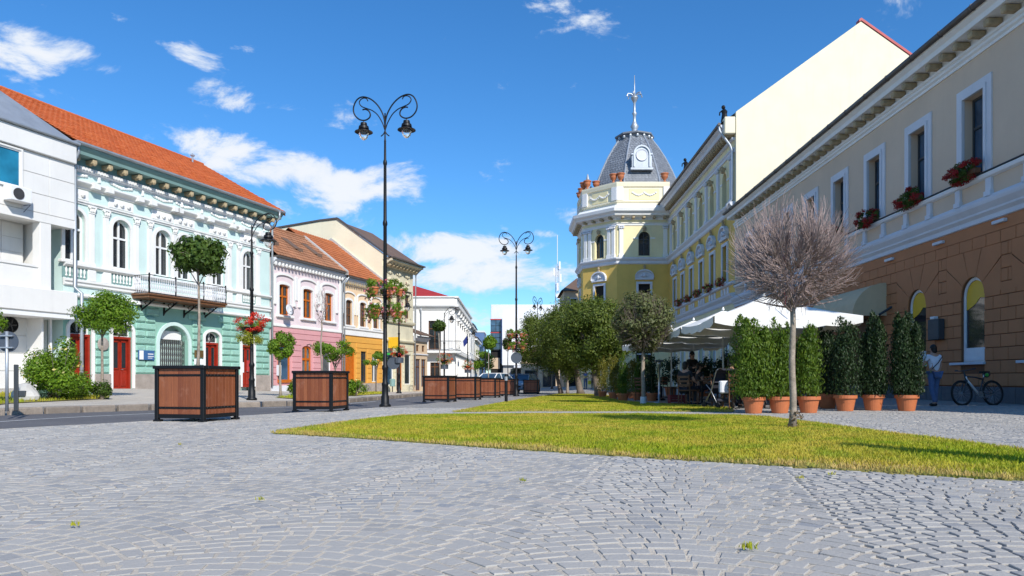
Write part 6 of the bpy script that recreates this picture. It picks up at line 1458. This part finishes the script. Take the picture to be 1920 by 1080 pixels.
# ------------------------------------------------------------------ pushchair
p=on(1347,766); t=thing('pushchair','grey pushchair with a pale bag parked at the cafe edge','pushchair',p,math.radians(20)); fr2=M['frame_d']
for s in (-.22,.22):
    MB().tube([(s,.30,.10),(s,.0,.45),(s,-.22,.98),(s,-.30,1.02)],.013,6).build('frame_tube',M['steel'],t,smooth=True); MB().tube([(s,-.28,.10),(s,.02,.48),(s,.22,.62)],.012,6).build('frame_tube',M['steel'],t,smooth=True)
    for y in (-.28,.30): MB().lathe([(.02,-.02),(.085,-.02),(.09,0),(.085,.02),(.02,.02)],n=14).xf(Matrix.Translation((s,y,.09))@Matrix.Rotation(math.pi/2,4,'Y')).build('wheel',M['rubber'],t)
MB().tube([(-.22,-.30,1.02),(0,-.33,1.03),(.22,-.30,1.02)],.016,6).build('handle',M['rubber'],t); MB().add([(-.2,-.14,.86),(.2,-.14,.86),(.2,.05,.42),(-.2,.05,.42),(-.2,-.10,.88),(.2,-.10,.88),(.2,.1,.44),(-.2,.1,.44)],[(0,1,2,3),(4,5,6,7),(0,1,5,4),(1,2,6,5),(3,0,4,7)]).cbox(-.2,.2,.05,.32,.38,.44,.02).build('seat',M['trouser'],t)
hd_=MB()
for i in range(7):
    a0_,a1_=math.radians(-20+20*i),math.radians(-20+20*(i+1)); hd_.poly([(-.21,-.1-.26*math.cos(a0_)*-1-.26,.76+.26*math.sin(a0_)),(.21,-.1+.26*math.cos(a0_)-.26,.76+.26*math.sin(a0_)),(.21,-.1+.26*math.cos(a1_)-.26,.76+.26*math.sin(a1_)),(-.21,-.1+.26*math.cos(a1_)-.26,.76+.26*math.sin(a1_))])
hd_.build('hood',M['trouser'],t); MB().cbox(-.17,.17,-.34,-.22,.40,.72,.03).build('hanging_bag',M['grey_white'],t); MB().cbox(-.16,.16,-.2,.2,.18,.26,.02).build('basket',M['trouser'],t)
# ------------------------------------------------------------------ people
def skin(name,verts,edges,mat,parent,sub=2,root=0):
    me=bpy.data.meshes.new(name); me.from_pydata([v[0] for v in verts],edges,[]); me.materials.append(mat); o=link(name,me,parent)
    m=o.modifiers.new('skin','SKIN'); m.use_smooth_shade=True
    for i,v in enumerate(verts): r=v[1]; me.skin_vertices[0].data[i].radius=(r,r) if not isinstance(r,tuple) else r; me.skin_vertices[0].data[i].use_root=(i==root)
    s=o.modifiers.new('sub','SUBSURF'); s.levels=sub; s.render_levels=sub; return o
def person(label,loc,rz,h=1.7,top='tee',legs='jeans',hair='hair',pose='stand',arm=((.0,0),(.0,0)),step=.0,lean=0.,fingers=False,short=True):
    t=thing('person',label,'person',loc,rz); k=h/1.7; J={}
    sit=pose=='sit'; pz=.92 if not sit else .50
    def v(x,y,z): return ((x*k,y*k,z*k))
    J['pel']=(0,0,pz); J['sp']=(0,.01-lean*.3,pz+.22); J['ch']=(0,.0-lean*.7,pz+.42); J['nk']=(0,-.0-lean,pz+.55); J['hd']=(0,-.02-lean*1.1,pz+.63); J['tp']=(0,-.02-lean*1.1,pz+.74)
    V=[];E=[];ix={}
    def add(n,p,r,par=None):
        ix[n]=len(V); V.append((v(*p),r*k if not isinstance(r,tuple) else tuple(q*k for q in r)))
        if par is not None: E.append((ix[par],ix[n]))
    add('pel',J['pel'],(.14,.10)); add('sp',J['sp'],(.125,.09),'pel'); add('ch',J['ch'],(.155,.10),'sp'); add('nk',J['nk'],.052,'ch'); add('hd',J['hd'],(.075,.088),'nk'); add('tp',J['tp'],(.07,.085),'hd')
    legp={}
    for s,nm in ((-1,'l'),(1,'r')):
        sw,bend=arm[0 if s<0 else 1]; sh=(s*.175,-lean,pz+.47); el=(s*.23,-lean-.06*sw,pz+.21+.03*sw) if not sw else (s*.24,-lean-.16*sw,pz+.24); wr=(s*.24,-lean-.02-.2*sw-.22*bend,pz-.03+.10*sw+.24*bend) 
        add('sh'+nm,sh,.055,'ch'); add('el'+nm,el,.04,'sh'+nm); add('wr'+nm,wr,.028,'el'+nm); hd=Vector(wr)+(Vector(wr)-Vector(el)).normalized()*.075; add('hn'+nm,tuple(hd),(.036,.018),'wr'+nm)
        if fingers:
            dn=(Vector(wr)-Vector(el)).normalized()
            for q,(oy,ln) in enumerate(((-.028,.062),(-.01,.075),(.009,.07),(.026,.055))):
                b=hd+Vector((0,oy,0))+dn*.03; e=b+dn*ln*.6+Vector((-s*.006,0,0)); f=b+dn*ln+Vector((-s*.022,0,0)); add('f%d%s'%(q,nm),tuple(b),.0085,'hn'+nm); add('g%d%s'%(q,nm),tuple(e),.008,'f%d%s'%(q,nm)); add('e%d%s'%(q,nm),tuple(f),.007,'g%d%s'%(q,nm))
            b=Vector(wr)+dn*.03+Vector((0,-.035,0)); add('th'+nm,tuple(b),.009,'wr'+nm); add('ti'+nm,tuple(b+dn*.045+Vector((0,-.018,0))),.0085,'th'+nm)
        hp=(s*.085,0,pz-.03)
        if sit: kn=(s*.11,-.42,pz+.02); an=(s*.11,-.40,.09); to=(s*.12,-.53,.04)
        else: kn=(s*.095,-.03+s*step*.4,.50); an=(s*.09,.03+s*step,.09+max(0,s*step)*.12); to=(s*.11,-.11+s*step,.035+max(0,s*step)*.03)
        add('hp'+nm,hp,.088,'pel'); add('kn'+nm,kn,.058,'hp'+nm); add('an'+nm,an,.038,'kn'+nm); add('to'+nm,to,.034,'an'+nm); legp[nm]=(hp,kn,an,to)
    b=skin('body',V,E,M['skin'],t)
    # clothes: slightly fuller shells over the same joints
    def shell(names,edges,grow,mat,nm):
        vs=[(V[ix[n]][0],tuple((q+grow*k) for q in (V[ix[n]][1] if isinstance(V[ix[n]][1],tuple) else (V[ix[n]][1],)*2))) for n in names]; return skin(nm,vs,[(names.index(a),names.index(b_)) for a,b_ in edges],M[mat],t)
    sn=['pel','sp','ch','shl','shr','ell','elr']+([] if short else ['wrl','wrr']); se=[('pel','sp'),('sp','ch'),('ch','shl'),('ch','shr'),('shl','ell'),('shr','elr')]+([] if short else [('ell','wrl'),('elr','wrr')])
    sh_=shell(sn,se,.016,top,'shirt')
    if short:                                                    # stop the sleeve above the elbow
        for n in ('ell','elr'):
            i=sn.index(n); a=Vector(sh_.data.vertices[sn.index('sh'+n[-1])].co); e=Vector(sh_.data.vertices[i].co); sh_.data.vertices[i].co=a+(e-a)*.6
    shell(['pel','hpl','hpr','knl','knr','anl','anr'],[('pel','hpl'),('pel','hpr'),('hpl','knl'),('hpr','knr'),('knl','anl'),('knr','anr')],.014,legs,'trousers')
    for nm in 'lr':
        a=Vector(v(*legp[nm][3])); c=Vector(v(*legp[nm][2])); MB().ball(((a.x+c.x)/2,(a.y+c.y)/2,a.z+.012*k),(.048*k,.13*k,.05*k),10,6).build('shoe',M['rubber'],t,smooth=True)
    hx,hy,hz=v(*J['hd']); MB().ball((hx,hy+.018*k,hz+.075*k),(.088*k,.10*k,.105*k),12,8).ball((hx,hy+.06*k,hz+.0*k),(.075*k,.055*k,.08*k),10,6).build('hair',M[hair],t,smooth=True)
    fy=hy-.088*k
    MB().ball((hx,fy-.012*k,hz+.03*k),(.012*k,.02*k,.022*k),6,5).build('nose',M['skin'],b)
    for s in (-1,1): MB().ball((hx+s*.032*k,fy+.006*k,hz+.055*k),(.012*k,.006*k,.007*k),6,5).build('eye',M['rubber'],b); MB().ball((hx+s*.078*k,hy,hz+.04*k),(.012*k,.022*k,.032*k),6,5).build('ear',M['skin'],b)
    MB().ball((hx,fy+.002*k,hz-.012*k),(.024*k,.008*k,.006*k),6,4).build('mouth',M['shirt_red'],b); return t
p=on(1752,762); w=person('woman in a white top and blue jeans seen from behind by the brown wall',p,math.pi+.15,1.62,'tee','jeans',arm=((.2,.1),(.5,.9)),step=.10,lean=.03,fingers=True)
MB().tube([(-.13,.13,1.32),(.0,.135,1.15),(.16,.10,.98)],.012,5).build('bag_strap',M['trouser'],w)
X,Y=6.6,68.5
a=person('person in a blue shirt walking away beyond the trees',(6.75,66,G(6.75,66)),math.pi,1.76,'shirt_blue','jeans',step=.12); b=person('person in dark clothes with a yellow bag beside the blue-shirted walker',(7.35,65.2,G(7.35,65)),math.pi,1.72,'shirt_dark','trouser',step=-.12)
bg=thing('carrier_bag','yellow carrier bag held by the walker in dark clothes','bag',(7.02,65.2,G(7,65)+.42)); MB().cbox(-.14,.14,-.06,.06,0,.34,.03).build('bag_body',M['bag_y'],bg); MB().tube([(-.07,0,.33),(-.05,0,.45),(.05,0,.45),(.07,0,.33)],.008,5).build('handle',M['bag_y'],bg)
person('waiter in dark clothes standing under the parasols',(6.5,26.0,G(6.5,26)),.5,1.76,'shirt_dark','trouser',arm=((.6,.8),(.8,.9)),short=False); person('guest in dark clothes standing behind the pushchair',(6.5,20.4,G(6.5,20.4)),-.6,1.75,'shirt_dark','trouser',arm=((.4,.5),(.6,.8)))
person('guest with bare arms seated by the nearest potted thuja',(5.62,18.5,G(5.62,18.5)),2.0,1.7,'shirt_dark','trouser',pose='sit',arm=((.4,.6),(.5,.6))); person('dark-haired guest seated at the middle of the cafe',(6.2,23.9,G(6.2,23.9)),1.6,1.7,'shirt_dark','trouser',pose='sit',arm=((.4,.6),(.4,.6))); person('guest in black seated near the steel heater post',(5.2,26.9,G(5.2,26.9)),2.2,1.7,'shirt_dark','trouser',pose='sit',arm=((.5,.6),(.3,.5)))
person('guest in dark clothes seated beside the pushchair table',(5.1,21.2,G(5.1,21.2)),2.4,1.7,'shirt_dark','trouser',pose='sit',arm=((.5,.6),(.4,.5)))
# ------------------------------------------------------------------ flower boxes under the windows on the right
def flower_box(B_frame,Yc,z,w,label,group,x_out=.22,n=900):
    X=RX(Yc)-x_out; t=thing('flower_box',label,'flower box',(X,Yc,z),RANG,group)
    MB().cbox(-w/2,w/2,-.10,.10,0,.16,.012).build('box',M['wood_b'],t)
    foliage('leaves',[((0,-.06,.20),(w*.68,.32,.32),int(n*1.6))],M['leaf_dark'],t,.08,clumps=16); foliage('blossoms',[((0,-.10,.16),(w*.76,.44,.44),int(n*2.0))],M['fl_dkred'],t,.07,clumps=30,shell=.8,cs=.2); tr_=foliage('trailing',[((-.1*w,-.14,-.05),(w*.55,.14,.2),n//4)],M['leaf_dark'],t,.07,clumps=10); tr_['kind']='stuff'
ords=['nearest','second','third','fourth','fifth','sixth','seventh','eighth']
vw=[c for c in RWIN if c>21]
for i,c in enumerate(vw[:6]): flower_box(None,c+.12,7.1,1.25,'dark red geranium box under the %s upper window of the tan building'%ords[i],'geranium boxes on the tan building')
for i in range(5): flower_box(None,51.2+3.42*i,7.45,1.2,'geranium box under the %s middle window of the yellow building'%ords[i],'geranium boxes on the yellow building',.3,350)
# ------------------------------------------------------------------ trees and shrubs
def trunk_mb(h,r0,r1,lean=(0,0),limbs=6,crown=(1,1,1),cz=None,wob=.03,seed=0,limb_r=.5,sub=True):
    rnd=random.Random(seed); n=7; P=[]; mb=MB()
    for i in range(n+1):
        t=i/n; P.append((lean[0]*t+wob*math.sin(3*t+seed)*t,lean[1]*t+wob*math.cos(2.3*t+seed)*t,h*t))
    R=[r0*1.35]+[r0+(r1-r0)*i/n for i in range(1,n+1)]; mb.tube(P,R,9)
    top=Vector(P[-1]); cz=cz or h+crown[2]*.7
    for k in range(limbs):
        a=2*math.pi*k/limbs+rnd.uniform(-.4,.4); el=rnd.uniform(.35,1.0)
        e=Vector((top.x+crown[0]*.75*math.cos(a)*math.cos(el),top.y+crown[1]*.75*math.sin(a)*math.cos(el),cz+crown[2]*.75*(math.sin(el)-.45))); s=Vector(P[-1-(k%2)]); m=s.lerp(e,.5)+Vector((0,0,.12*crown[2]))
        Q=spline([s,m,e],5); rr=r1*limb_r*1.3; mb.tube(Q,[rr*(1-.8*i/(len(Q)-1)) for i in range(len(Q))],5)
        if sub:
            for q in range(3):
                a2=a+rnd.uniform(-1.2,1.2); b0=Q[rnd.randint(3,7)]; e2=b0+Vector((crown[0]*.4*math.cos(a2),crown[1]*.4*math.sin(a2),crown[2]*rnd.uniform(-.1,.45))); mb.tube([b0,b0.lerp(e2,.5)+Vector((0,0,.03)),e2],[rr*.45,rr*.3,rr*.1],4)
    return mb
def tree(label,base,h,r0,cc,rad,n,leaf,mat,group=None,bark='bark',lean=(0,0),clumps=26,shell=.55,cs=.34,seed=1,name='tree',limbs=6,extra=None,aspect=.5):
    t=thing(name,label,'tree',base,0,group); trunk_mb(h,r0,r0*.62,lean,limbs,rad,cc[2],seed=seed).build('trunk',M[bark],t,smooth=True)
    parts=[(cc,rad,n)]; o=foliage('crown',parts,M[mat],t,leaf,clumps=clumps,shell=shell,cs=cs)
    if extra:
        for (c,rd,k,m,sz) in extra: foliage('crown',[(c,rd,k)],M[m],t,sz,clumps=max(6,clumps//3),shell=shell,cs=cs)
    return t
def px_tree(label,x,yb,xc,yc,rx,ry,n,leaf,mat,fun=G,hb=None,**k):          # base pixel, crown centre and half sizes in pixels
    b=on(x,yb,fun); m=b.y/F; c=((xc-x)*m,0,CH+(HY-yc)*m-b.z); rd=(rx*m,rx*m,ry*m); h=max(.3,c[2]-rd[2]*(.55 if hb is None else hb)); return tree(label,b,h,k.pop('r0',.05),c,rd,n,leaf,mat,**k)
# left pavement
px_tree('round-headed green tree before the red doors of the mint house',191,749,200,588,56,47,8500,.085,'leaf_globe',S,r0=.045,bark='bark_pale',lean=(.05,0),clumps=34,seed=2,group='trees on the left pavement')
px_tree('small round tree before the pink house',526,744,528,650,27,31,3800,.10,'leaf_globe',S,r0=.05,bark='bark_pale',clumps=20,seed=3,group='trees on the left pavement')
px_tree('loose low tree forking behind the second planter box',628,741,625,655,45,30,3400,.11,'leaf_globe',S,r0=.05,hb=1.0,clumps=15,cs=.30,seed=4,limbs=7,group='trees on the left pavement')
px_tree('small flat-topped tree before the orange house',705,737,703,673,24,17,2200,.11,'leaf_globe',S,r0=.05,hb=.9,clumps=10,seed=5,group='trees on the left pavement')
px_tree('tree whose leaves just enter at the left edge',-34,762,-34,600,41,40,3200,.085,'leaf_globe',S,r0=.045,clumps=24,seed=6,group='trees on the left pavement')
# slim trees standing in the planters
def planter_tree(i,label,ytop,ybot,xc,rx,n,leaf,mat,seed,lean=0.):
    b=PLANTERS[i]+Vector((0,0,.86)); m=b.y/F; zc=CH+(HY-(ytop+ybot)/2)*m-b.z; rz=(ybot-ytop)/2*m; c=((xc-CX)*m-b.x,0,zc); return tree(label,b,zc-rz*.7,.028 if i<2 else .03,c,(rx*m,rx*m,rz),n,leaf,mat,group='slim trees in the planter boxes',bark='bark_pale',lean=(c[0]*.8,0),seed=seed,clumps=55,shell=.45,cs=.36)
planter_tree(0,'slim leafy tree growing from the nearest planter box',443,521,375,54,5600,.085,'leaf_dark',7)
planter_tree(2,'slim tree growing from the leftmost planter of the far row',600,622,824,13,1500,.12,'leaf_dark',8); planter_tree(4,'slim tree in the planter box beside the litter bin',628,656,918,15,1600,.14,'leaf_globe',9); planter_tree(5,'slim tree in the dark planter behind the second double lamp',632,656,952,11,1400,.13,'leaf_dark',10)
def bare(label,base,h,r0,crown,n1,n2,n3,name='bare_tree',rt=.0045,up=.55,group=None,spread=1.,seed=5,tm='twig'):
    rnd=random.Random(seed); t=thing(name,label,'tree',base,0,group); mb=MB(); P=[(.012*math.sin(i*1.3),.01*math.cos(i),h*i/7) for i in range(8)]; mb.tube(P,[r0*(1.25 if i==0 else 1-.28*i/7) for i in range(8)],10); mb.build('trunk',M['bark_pale'],t,smooth=True)
    rx,rz,cz=crown; lim=MB(); tw=MB(); nodes=[]
    for i in range(n1):
        a=i*2.399+rnd.uniform(-.3,.3); el=math.radians(-6+92*(i+.5)/n1+rnd.uniform(-6,6)); s=Vector((0,0,h*rnd.uniform(.94,1.0))); d=Vector((math.cos(a)*math.cos(el),math.sin(a)*math.cos(el),math.sin(el)))
        Lm=rnd.uniform(.62,.8)*(rx if el<.8 else rz*1.3); pts=[s]
        for q in range(6): d=(d+Vector((rnd.uniform(-.13,.13),rnd.uniform(-.13,.13),.05 if el<.9 else 0))).normalized(); pts.append(pts[-1]+d*Lm/6)
        lim.tube(pts,[r0*.36*(1-.13*q) for q in range(7)],5); nodes+=pts[1:]
        for j in range(n2):
            st=pts[rnd.randint(1,5)]; d2=(d*.6+Vector((rnd.uniform(-1,1),rnd.uniform(-1,1),rnd.uniform(-.6,.9)))*.8).normalized(); L2=rnd.uniform(.3,.6)*rx*.8; p2=[st]
            for q in range(4): d2=(d2+Vector((rnd.uniform(-.15,.15),rnd.uniform(-.15,.15),.08))).normalized(); p2.append(p2[-1]+d2*L2/4)
            p2=[p for p in p2 if (p.x/rx)**2+(p.y/rx)**2+((p.z-cz)/rz)**2<.8]
            if len(p2)>1: lim.tube(p2,[r0*.13*(1-.16*q) for q in range(len(p2))],4); nodes+=p2
    ND=np.array(nodes); nt=n1*n2*n3; D=RNG.normal(size=(nt,3)); D/=np.linalg.norm(D,axis=1,keepdims=True); rr=(.35+.65*RNG.random((nt,1))**.55)*(1+.05*RNG.normal(size=(nt,1))); T=D*rr*np.array([rx,rx,rz])+np.array([0,0,cz])
    for q in range(nt):
        tt=T[q]; back=np.array([tt[0]*.62,tt[1]*.62,(tt[2]-cz)*.55+cz-.22*rz]); k=int(np.argmin(((ND-back)**2).sum(1))); s3=Vector(ND[k]); e=Vector(tt); L3=(e-s3).length
        if L3>.62*rx: s3=e+(s3-e)*(.62*rx/L3)
        out=Vector((D[q][0],D[q][1],.2)).normalized(); m1=s3.lerp(e,.4)+out*.05*rx-Vector((0,0,.04*rx)); m2_=s3.lerp(e,.75)+out*.04*rx+Vector((rnd.uniform(-.03,.03)*rx,rnd.uniform(-.03,.03)*rx,0)); tw.tube([s3,m1,m2_,e],[rt,rt*.85,rt*.7,rt*.45],3,False)
    lim.build('limbs',M[tm],t); o=tw.build('twigs',M[tm],t); o['kind']='stuff'; return t
b=on(1486,806); m=b.y/F
bt=bare('round-headed leafless tree with a slim trunk on the near lawn',b,CH+(HY-572)*m-b.z,.05,(127*m,113*m,CH+(HY-476)*m-b.z),16,11,14,seed=5)
rb=MB().tube([(-.12,-.02,CH+(HY-575)*m-b.z),(-.10,-.03,CH+(HY-560)*m-b.z),(-.13,-.02,CH+(HY-545)*m-b.z)],.012,4); rb.build('pink_ribbon',M['fl_pink'],bt)
foliage('sucker_leaves',[((.04,0,.16),(.13,.1,.2),90),((-.06,0,.05),(.1,.1,.1),40)],M['leaf_dead'],bt,.05,clumps=9)
pb=PLANTERS[1]+Vector((0,0,.86)); m2=pb.y/F
bare('thin leafless sapling in the second planter box',pb,CH+(HY-600)*m2-pb.z,.022,(13*m2,40*m2,CH+(HY-575)*m2-pb.z),6,5,7,'sapling',.004,.9,'slim trees in the planter boxes',seed=9)
# dense round trees on the far lawn
RT=dict(group='round trees on the far lawn',clumps=110,shell=.66,cs=.27)
px_tree('big round dark green tree with a leaning trunk, right of the far lawn\'s cluster',1123,744,1118,626,80,80,30000,.135,'leaf_willow',r0=.20,lean=(-.35,0),seed=11,**RT)
px_tree('big round olive green tree in the middle of the far lawn\'s cluster',1089,739.5,1068,636,72,80,26000,.14,'leaf_willow',r0=.22,lean=(-.4,0),seed=12,**RT)
px_tree('round tree with a brown dead patch, left of the far lawn\'s cluster',1052,738,1015,643,56,72,17000,.14,'leaf_willow',r0=.16,lean=(-.5,0),seed=13,extra=[((-.9,-1.2,3.2),(.5,.6,1.4),1500,'leaf_dead',.15)],**RT)
px_tree('round tree behind the cluster with a pale slim trunk',1064,738,1050,660,52,54,9000,.16,'leaf_willow',r0=.1,seed=14,bark='bark_pale',**RT)
b=on(1206,758.5); m=b.y/F
gt=bare('thin-leaved grey-green round tree with a whitewashed foot at the cafe edge',b,CH+(HY-640)*m-b.z,.07,(60*m,62*m,CH+(HY-606)*m-b.z),16,9,14,'thin_leaved_tree',.006,.4,seed=21,tm='bark')
foliage('crown',[((0,0,CH+(HY-604)*m-b.z),(62*m,62*m,64*m),16000)],M['leaf_grey'],gt,.10,clumps=110,shell=.5,cs=.26); MB().lathe([(.10,0),(.092,.25)],n=12,cap=False).build('whitewash',M['grey_white'],gt)
# far street trees
for (x,Y,r,hh,lab) in ((905,96,1.8,5.2,'green tree at the far end of the street'),(1035,88,2.4,6.2,'green tree far behind the round trees')):
    X=(x-CX)/F*Y; tree(lab,(X,Y,G(X,Y)),hh-r,.14,(0,0,hh-r*.8),(r,r,r*.95),2600,.26,'leaf_globe',clumps=24,seed=int(Y))
# potted thujas
def potted(label,x,y,ytop,wpx,mat,cone=False,n=5500,pr=.245,ph=.36,group='potted thujas round the cafe',loose=0.):
    b=on(x,y); m=b.y/F; t=thing('potted_thuja',label,'potted plant',b,random.uniform(0,6),group); s=pr/.22
    MB().lathe([(.145*s,0),(.15*s,.01),(.195*s,ph*.78),(.225*s,ph*.80),(.225*s,ph),(.20*s,ph),(.19*s,ph*.86),(.02,ph*.86)],n=24).build('pot',M['terra_pot'],t,smooth=False)
    H=CH+(HY-ytop)*m-b.z-ph; R=wpx*m/2
    if cone: sp=[(0,0,1.,R)]+[(R*.35*math.cos(q*1.3),R*.35*math.sin(q*1.3),random.uniform(.45,.75),R*.6) for q in range(5)]
    else: sp=[(0,0,random.uniform(.9,1.0),R*.55)]+[(R*random.uniform(.3,.72)*math.cos(q*.9),R*random.uniform(.3,.72)*math.sin(q*.9),random.uniform(.72,1.0) if q!=int(x)%7 else 1.,R*random.uniform(.28,.5)) for q in range(7)]
    ks=RNG.integers(0,len(sp),n); A=np.array(sp)[ks]; z=RNG.random(n)**.9; ang=RNG.uniform(0,2*np.pi,n)
    prof=np.minimum(1,z/.10+.45)*np.sqrt(np.clip(1-z**3.6,0,1)) if not cone else np.minimum(1,z/.08+.5)*(1-z*.95)
    rr=A[:,3]*prof*(.35+.75*RNG.random(n)**.5)*(1+(.10+loose)*RNG.normal(size=n)*.4); P=np.stack([A[:,0]*(1-.12*z)+rr*np.cos(ang),A[:,1]*(1-.12*z)+rr*np.sin(ang),ph+.0+z*H*A[:,2]+RNG.normal(size=n)*.025],1)
    Nn=np.stack([np.cos(ang),np.sin(ang),RNG.normal(size=n)*.25],1)+RNG.normal(size=(n,3))*.45; ax=np.stack([np.cos(ang)*.5,np.sin(ang)*.5,np.ones(n)],1); o=link('foliage',leaf_mesh('foliage',P,Nn,RNG.uniform(.035,.095,n),M[mat],.40,axis=ax),t)
    MB().tube([(0,0,ph*.8),(.01,0,ph+H*.5),(0,.01,ph+H*.85)],[.022,.016,.006],6).build('stem',M['bark'],t); return t
potted('tall lit potted thuja at the left end of the cafe hedge',1413,775,592,84,'thuja',n=13000,loose=.3); potted('sunlit potted thuja half behind the leafless tree',1462,774.5,597,66,'thuja',n=5200,loose=.9); potted('potted thuja just right of the leafless tree\'s trunk',1516,774,606,60,'thuja',n=5200,loose=1.0)
potted('loose dark potted thuja in the shade, fourth of the hedge',1585,770.5,594,60,'thuja_shade',n=4200,loose=1.1); potted('dark shaded potted thuja, second from the right end',1637,769.5,584,58,'thuja_shade',n=11000,loose=.4); potted('dark shaded potted thuja at the right end of the hedge',1700,770.5,586,62,'thuja_shade',n=11000,loose=.4)
potted('dark potted thuja filling the gap behind the hedge',1552,766,610,60,'thuja_shade'); 
potted('small bright cone-shaped thuja in a terracotta pot on the far lawn',1168,752.5,661,32,'thuja',True,3000,.24,.30); potted('golden thuja behind the cone-shaped thuja',1150,748.5,664,34,'thuja_y',False,2600,.22,.3); potted('dark green thuja behind the grey-green tree',1196,750,668,26,'thuja',True,2400,.24,.3); potted('golden thuja at the left of the cafe',1185,747,672,30,'thuja_y',False,2200,.22,.3); potted('dark thuja deep in the cafe shade',1222,752,665,30,'thuja_shade',False,2200,.22,.3); potted('yellow-green thuja by the cafe entrance',1130,745.5,668,30,'thuja_y',False,2200,.22,.3)
for i,(X,Y) in enumerate(((8.9,20.6),(8.6,22.6),(8.9,24.8),(8.5,27.2),(8.8,29.6),(8.4,31.6),(7.4,33.6),(6.2,34.2),(5.2,34.6))):  # plants at the back; more added, in shade-dark leaves, to darken the cafe
    t=thing('potted_shrub','dark leafy potted shrub at the back of the cafe, %s from the camera'%('nearest','second','third','fourth','fifth','sixth','seventh','eighth','ninth')[i],'potted plant',(X,Y,G(X,Y)),0,'potted shrubs at the back of the cafe'); MB().lathe([(.2,0),(.27,.34),(.3,.35),(.3,.4),(.26,.4),(.02,.36)],n=16).build('pot',M['terra_pot'],t); foliage('leaves',[((0,0,1.1),(.62,.62,.85),1500)],M['thuja_shade'],t,.12,clumps=18); MB().tube([(0,0,.36),(.03,0,1.2)],[.03,.012],5).build('stem',M['bark'],t)
# a slim column of thuja just outside the view on the right; its shadow lies across the lawn
sb=on(1575,838)+Vector((1.25,-2.3,0))*1.62; t=thing('columnar_thuja','slim tall thuja column beside the near lawn, right of the view','tree',(sb.x,sb.y,G(sb.x,sb.y))); n=5200; z=RNG.random(n); ang=RNG.uniform(0,2*np.pi,n); rr=.30*np.minimum(1,z/.1+.3)*(1-.8*np.clip(z-.25,0,1))*(.5+.5*RNG.random(n)**.5); link('foliage',leaf_mesh('foliage',np.stack([rr*np.cos(ang),rr*np.sin(ang),.1+z*3.0],1),np.stack([np.cos(ang),np.sin(ang),0*z],1)+RNG.normal(size=(n,3))*.4,RNG.uniform(.07,.13,n),M['thuja'],.42),t); MB().tube([(0,0,0),(0,0,2.6)],[.04,.01],6).build('trunk',M['bark'],t)
# shrubs by the left pavement
def shrub(label,x,y,w,h,mat,n,leaf,flowers=None,group='shrubs along the left houses',fun=S,dy=0.):
    b=on(x,y,fun); b.y+=dy; b.z=fun(b.x,b.y); m=b.y/F; R=w*m/2; H=h*m; t=thing('shrub',label,'shrub',b,0,group); foliage('leaves',[((0,0,H*.5),(R,R*.8,H*.55),n)],M[mat],t,leaf,clumps=22,shell=.5,cs=.38)
    st=MB()
    for k in range(9): a=k*.7; st.tube([(0,0,0),(R*.4*math.cos(a),R*.3*math.sin(a),H*.45),(R*.75*math.cos(a),R*.6*math.sin(a),H*.85)],[.014,.01,.004],4)
    st.build('stems',M['bark'],t)
    if flowers: foliage('blossoms',[((0,-.05,H*.55),(R*1.02,R*.9,H*.52),flowers[1])],M[flowers[0]],t,.09,clumps=40,shell=.85,cs=.12)
    return t
shrub('large rose bush with pale yellow blossoms before the white building',108,750,112,108,'leaf_globe',7500,.085,('fl_yellow',70)); shrub('smaller rose bush at the foot of the white building',45,749,80,85,'leaf_globe',4200,.085,('fl_yellow',30),dy=.8); shrub('dense green bush low beside the first red door',150,748,60,55,'leaf_globe',1500,.08); shrub('flat blue-green juniper beside the memorial stone',84,750,58,20,'juniper',1800,.05)
shrub('small shrub round the foot of the round-headed tree',192,749,44,36,'leaf_dark',1200,.075); shrub('pale flowering shrub left of the second planter box',556,744,34,34,'leaf_globe',1100,.10,('fl_yellow',18)); shrub('round light green shrub right of the second planter box',668,743,44,36,'leaf_globe',1500,.10,('fl_yellow',30))
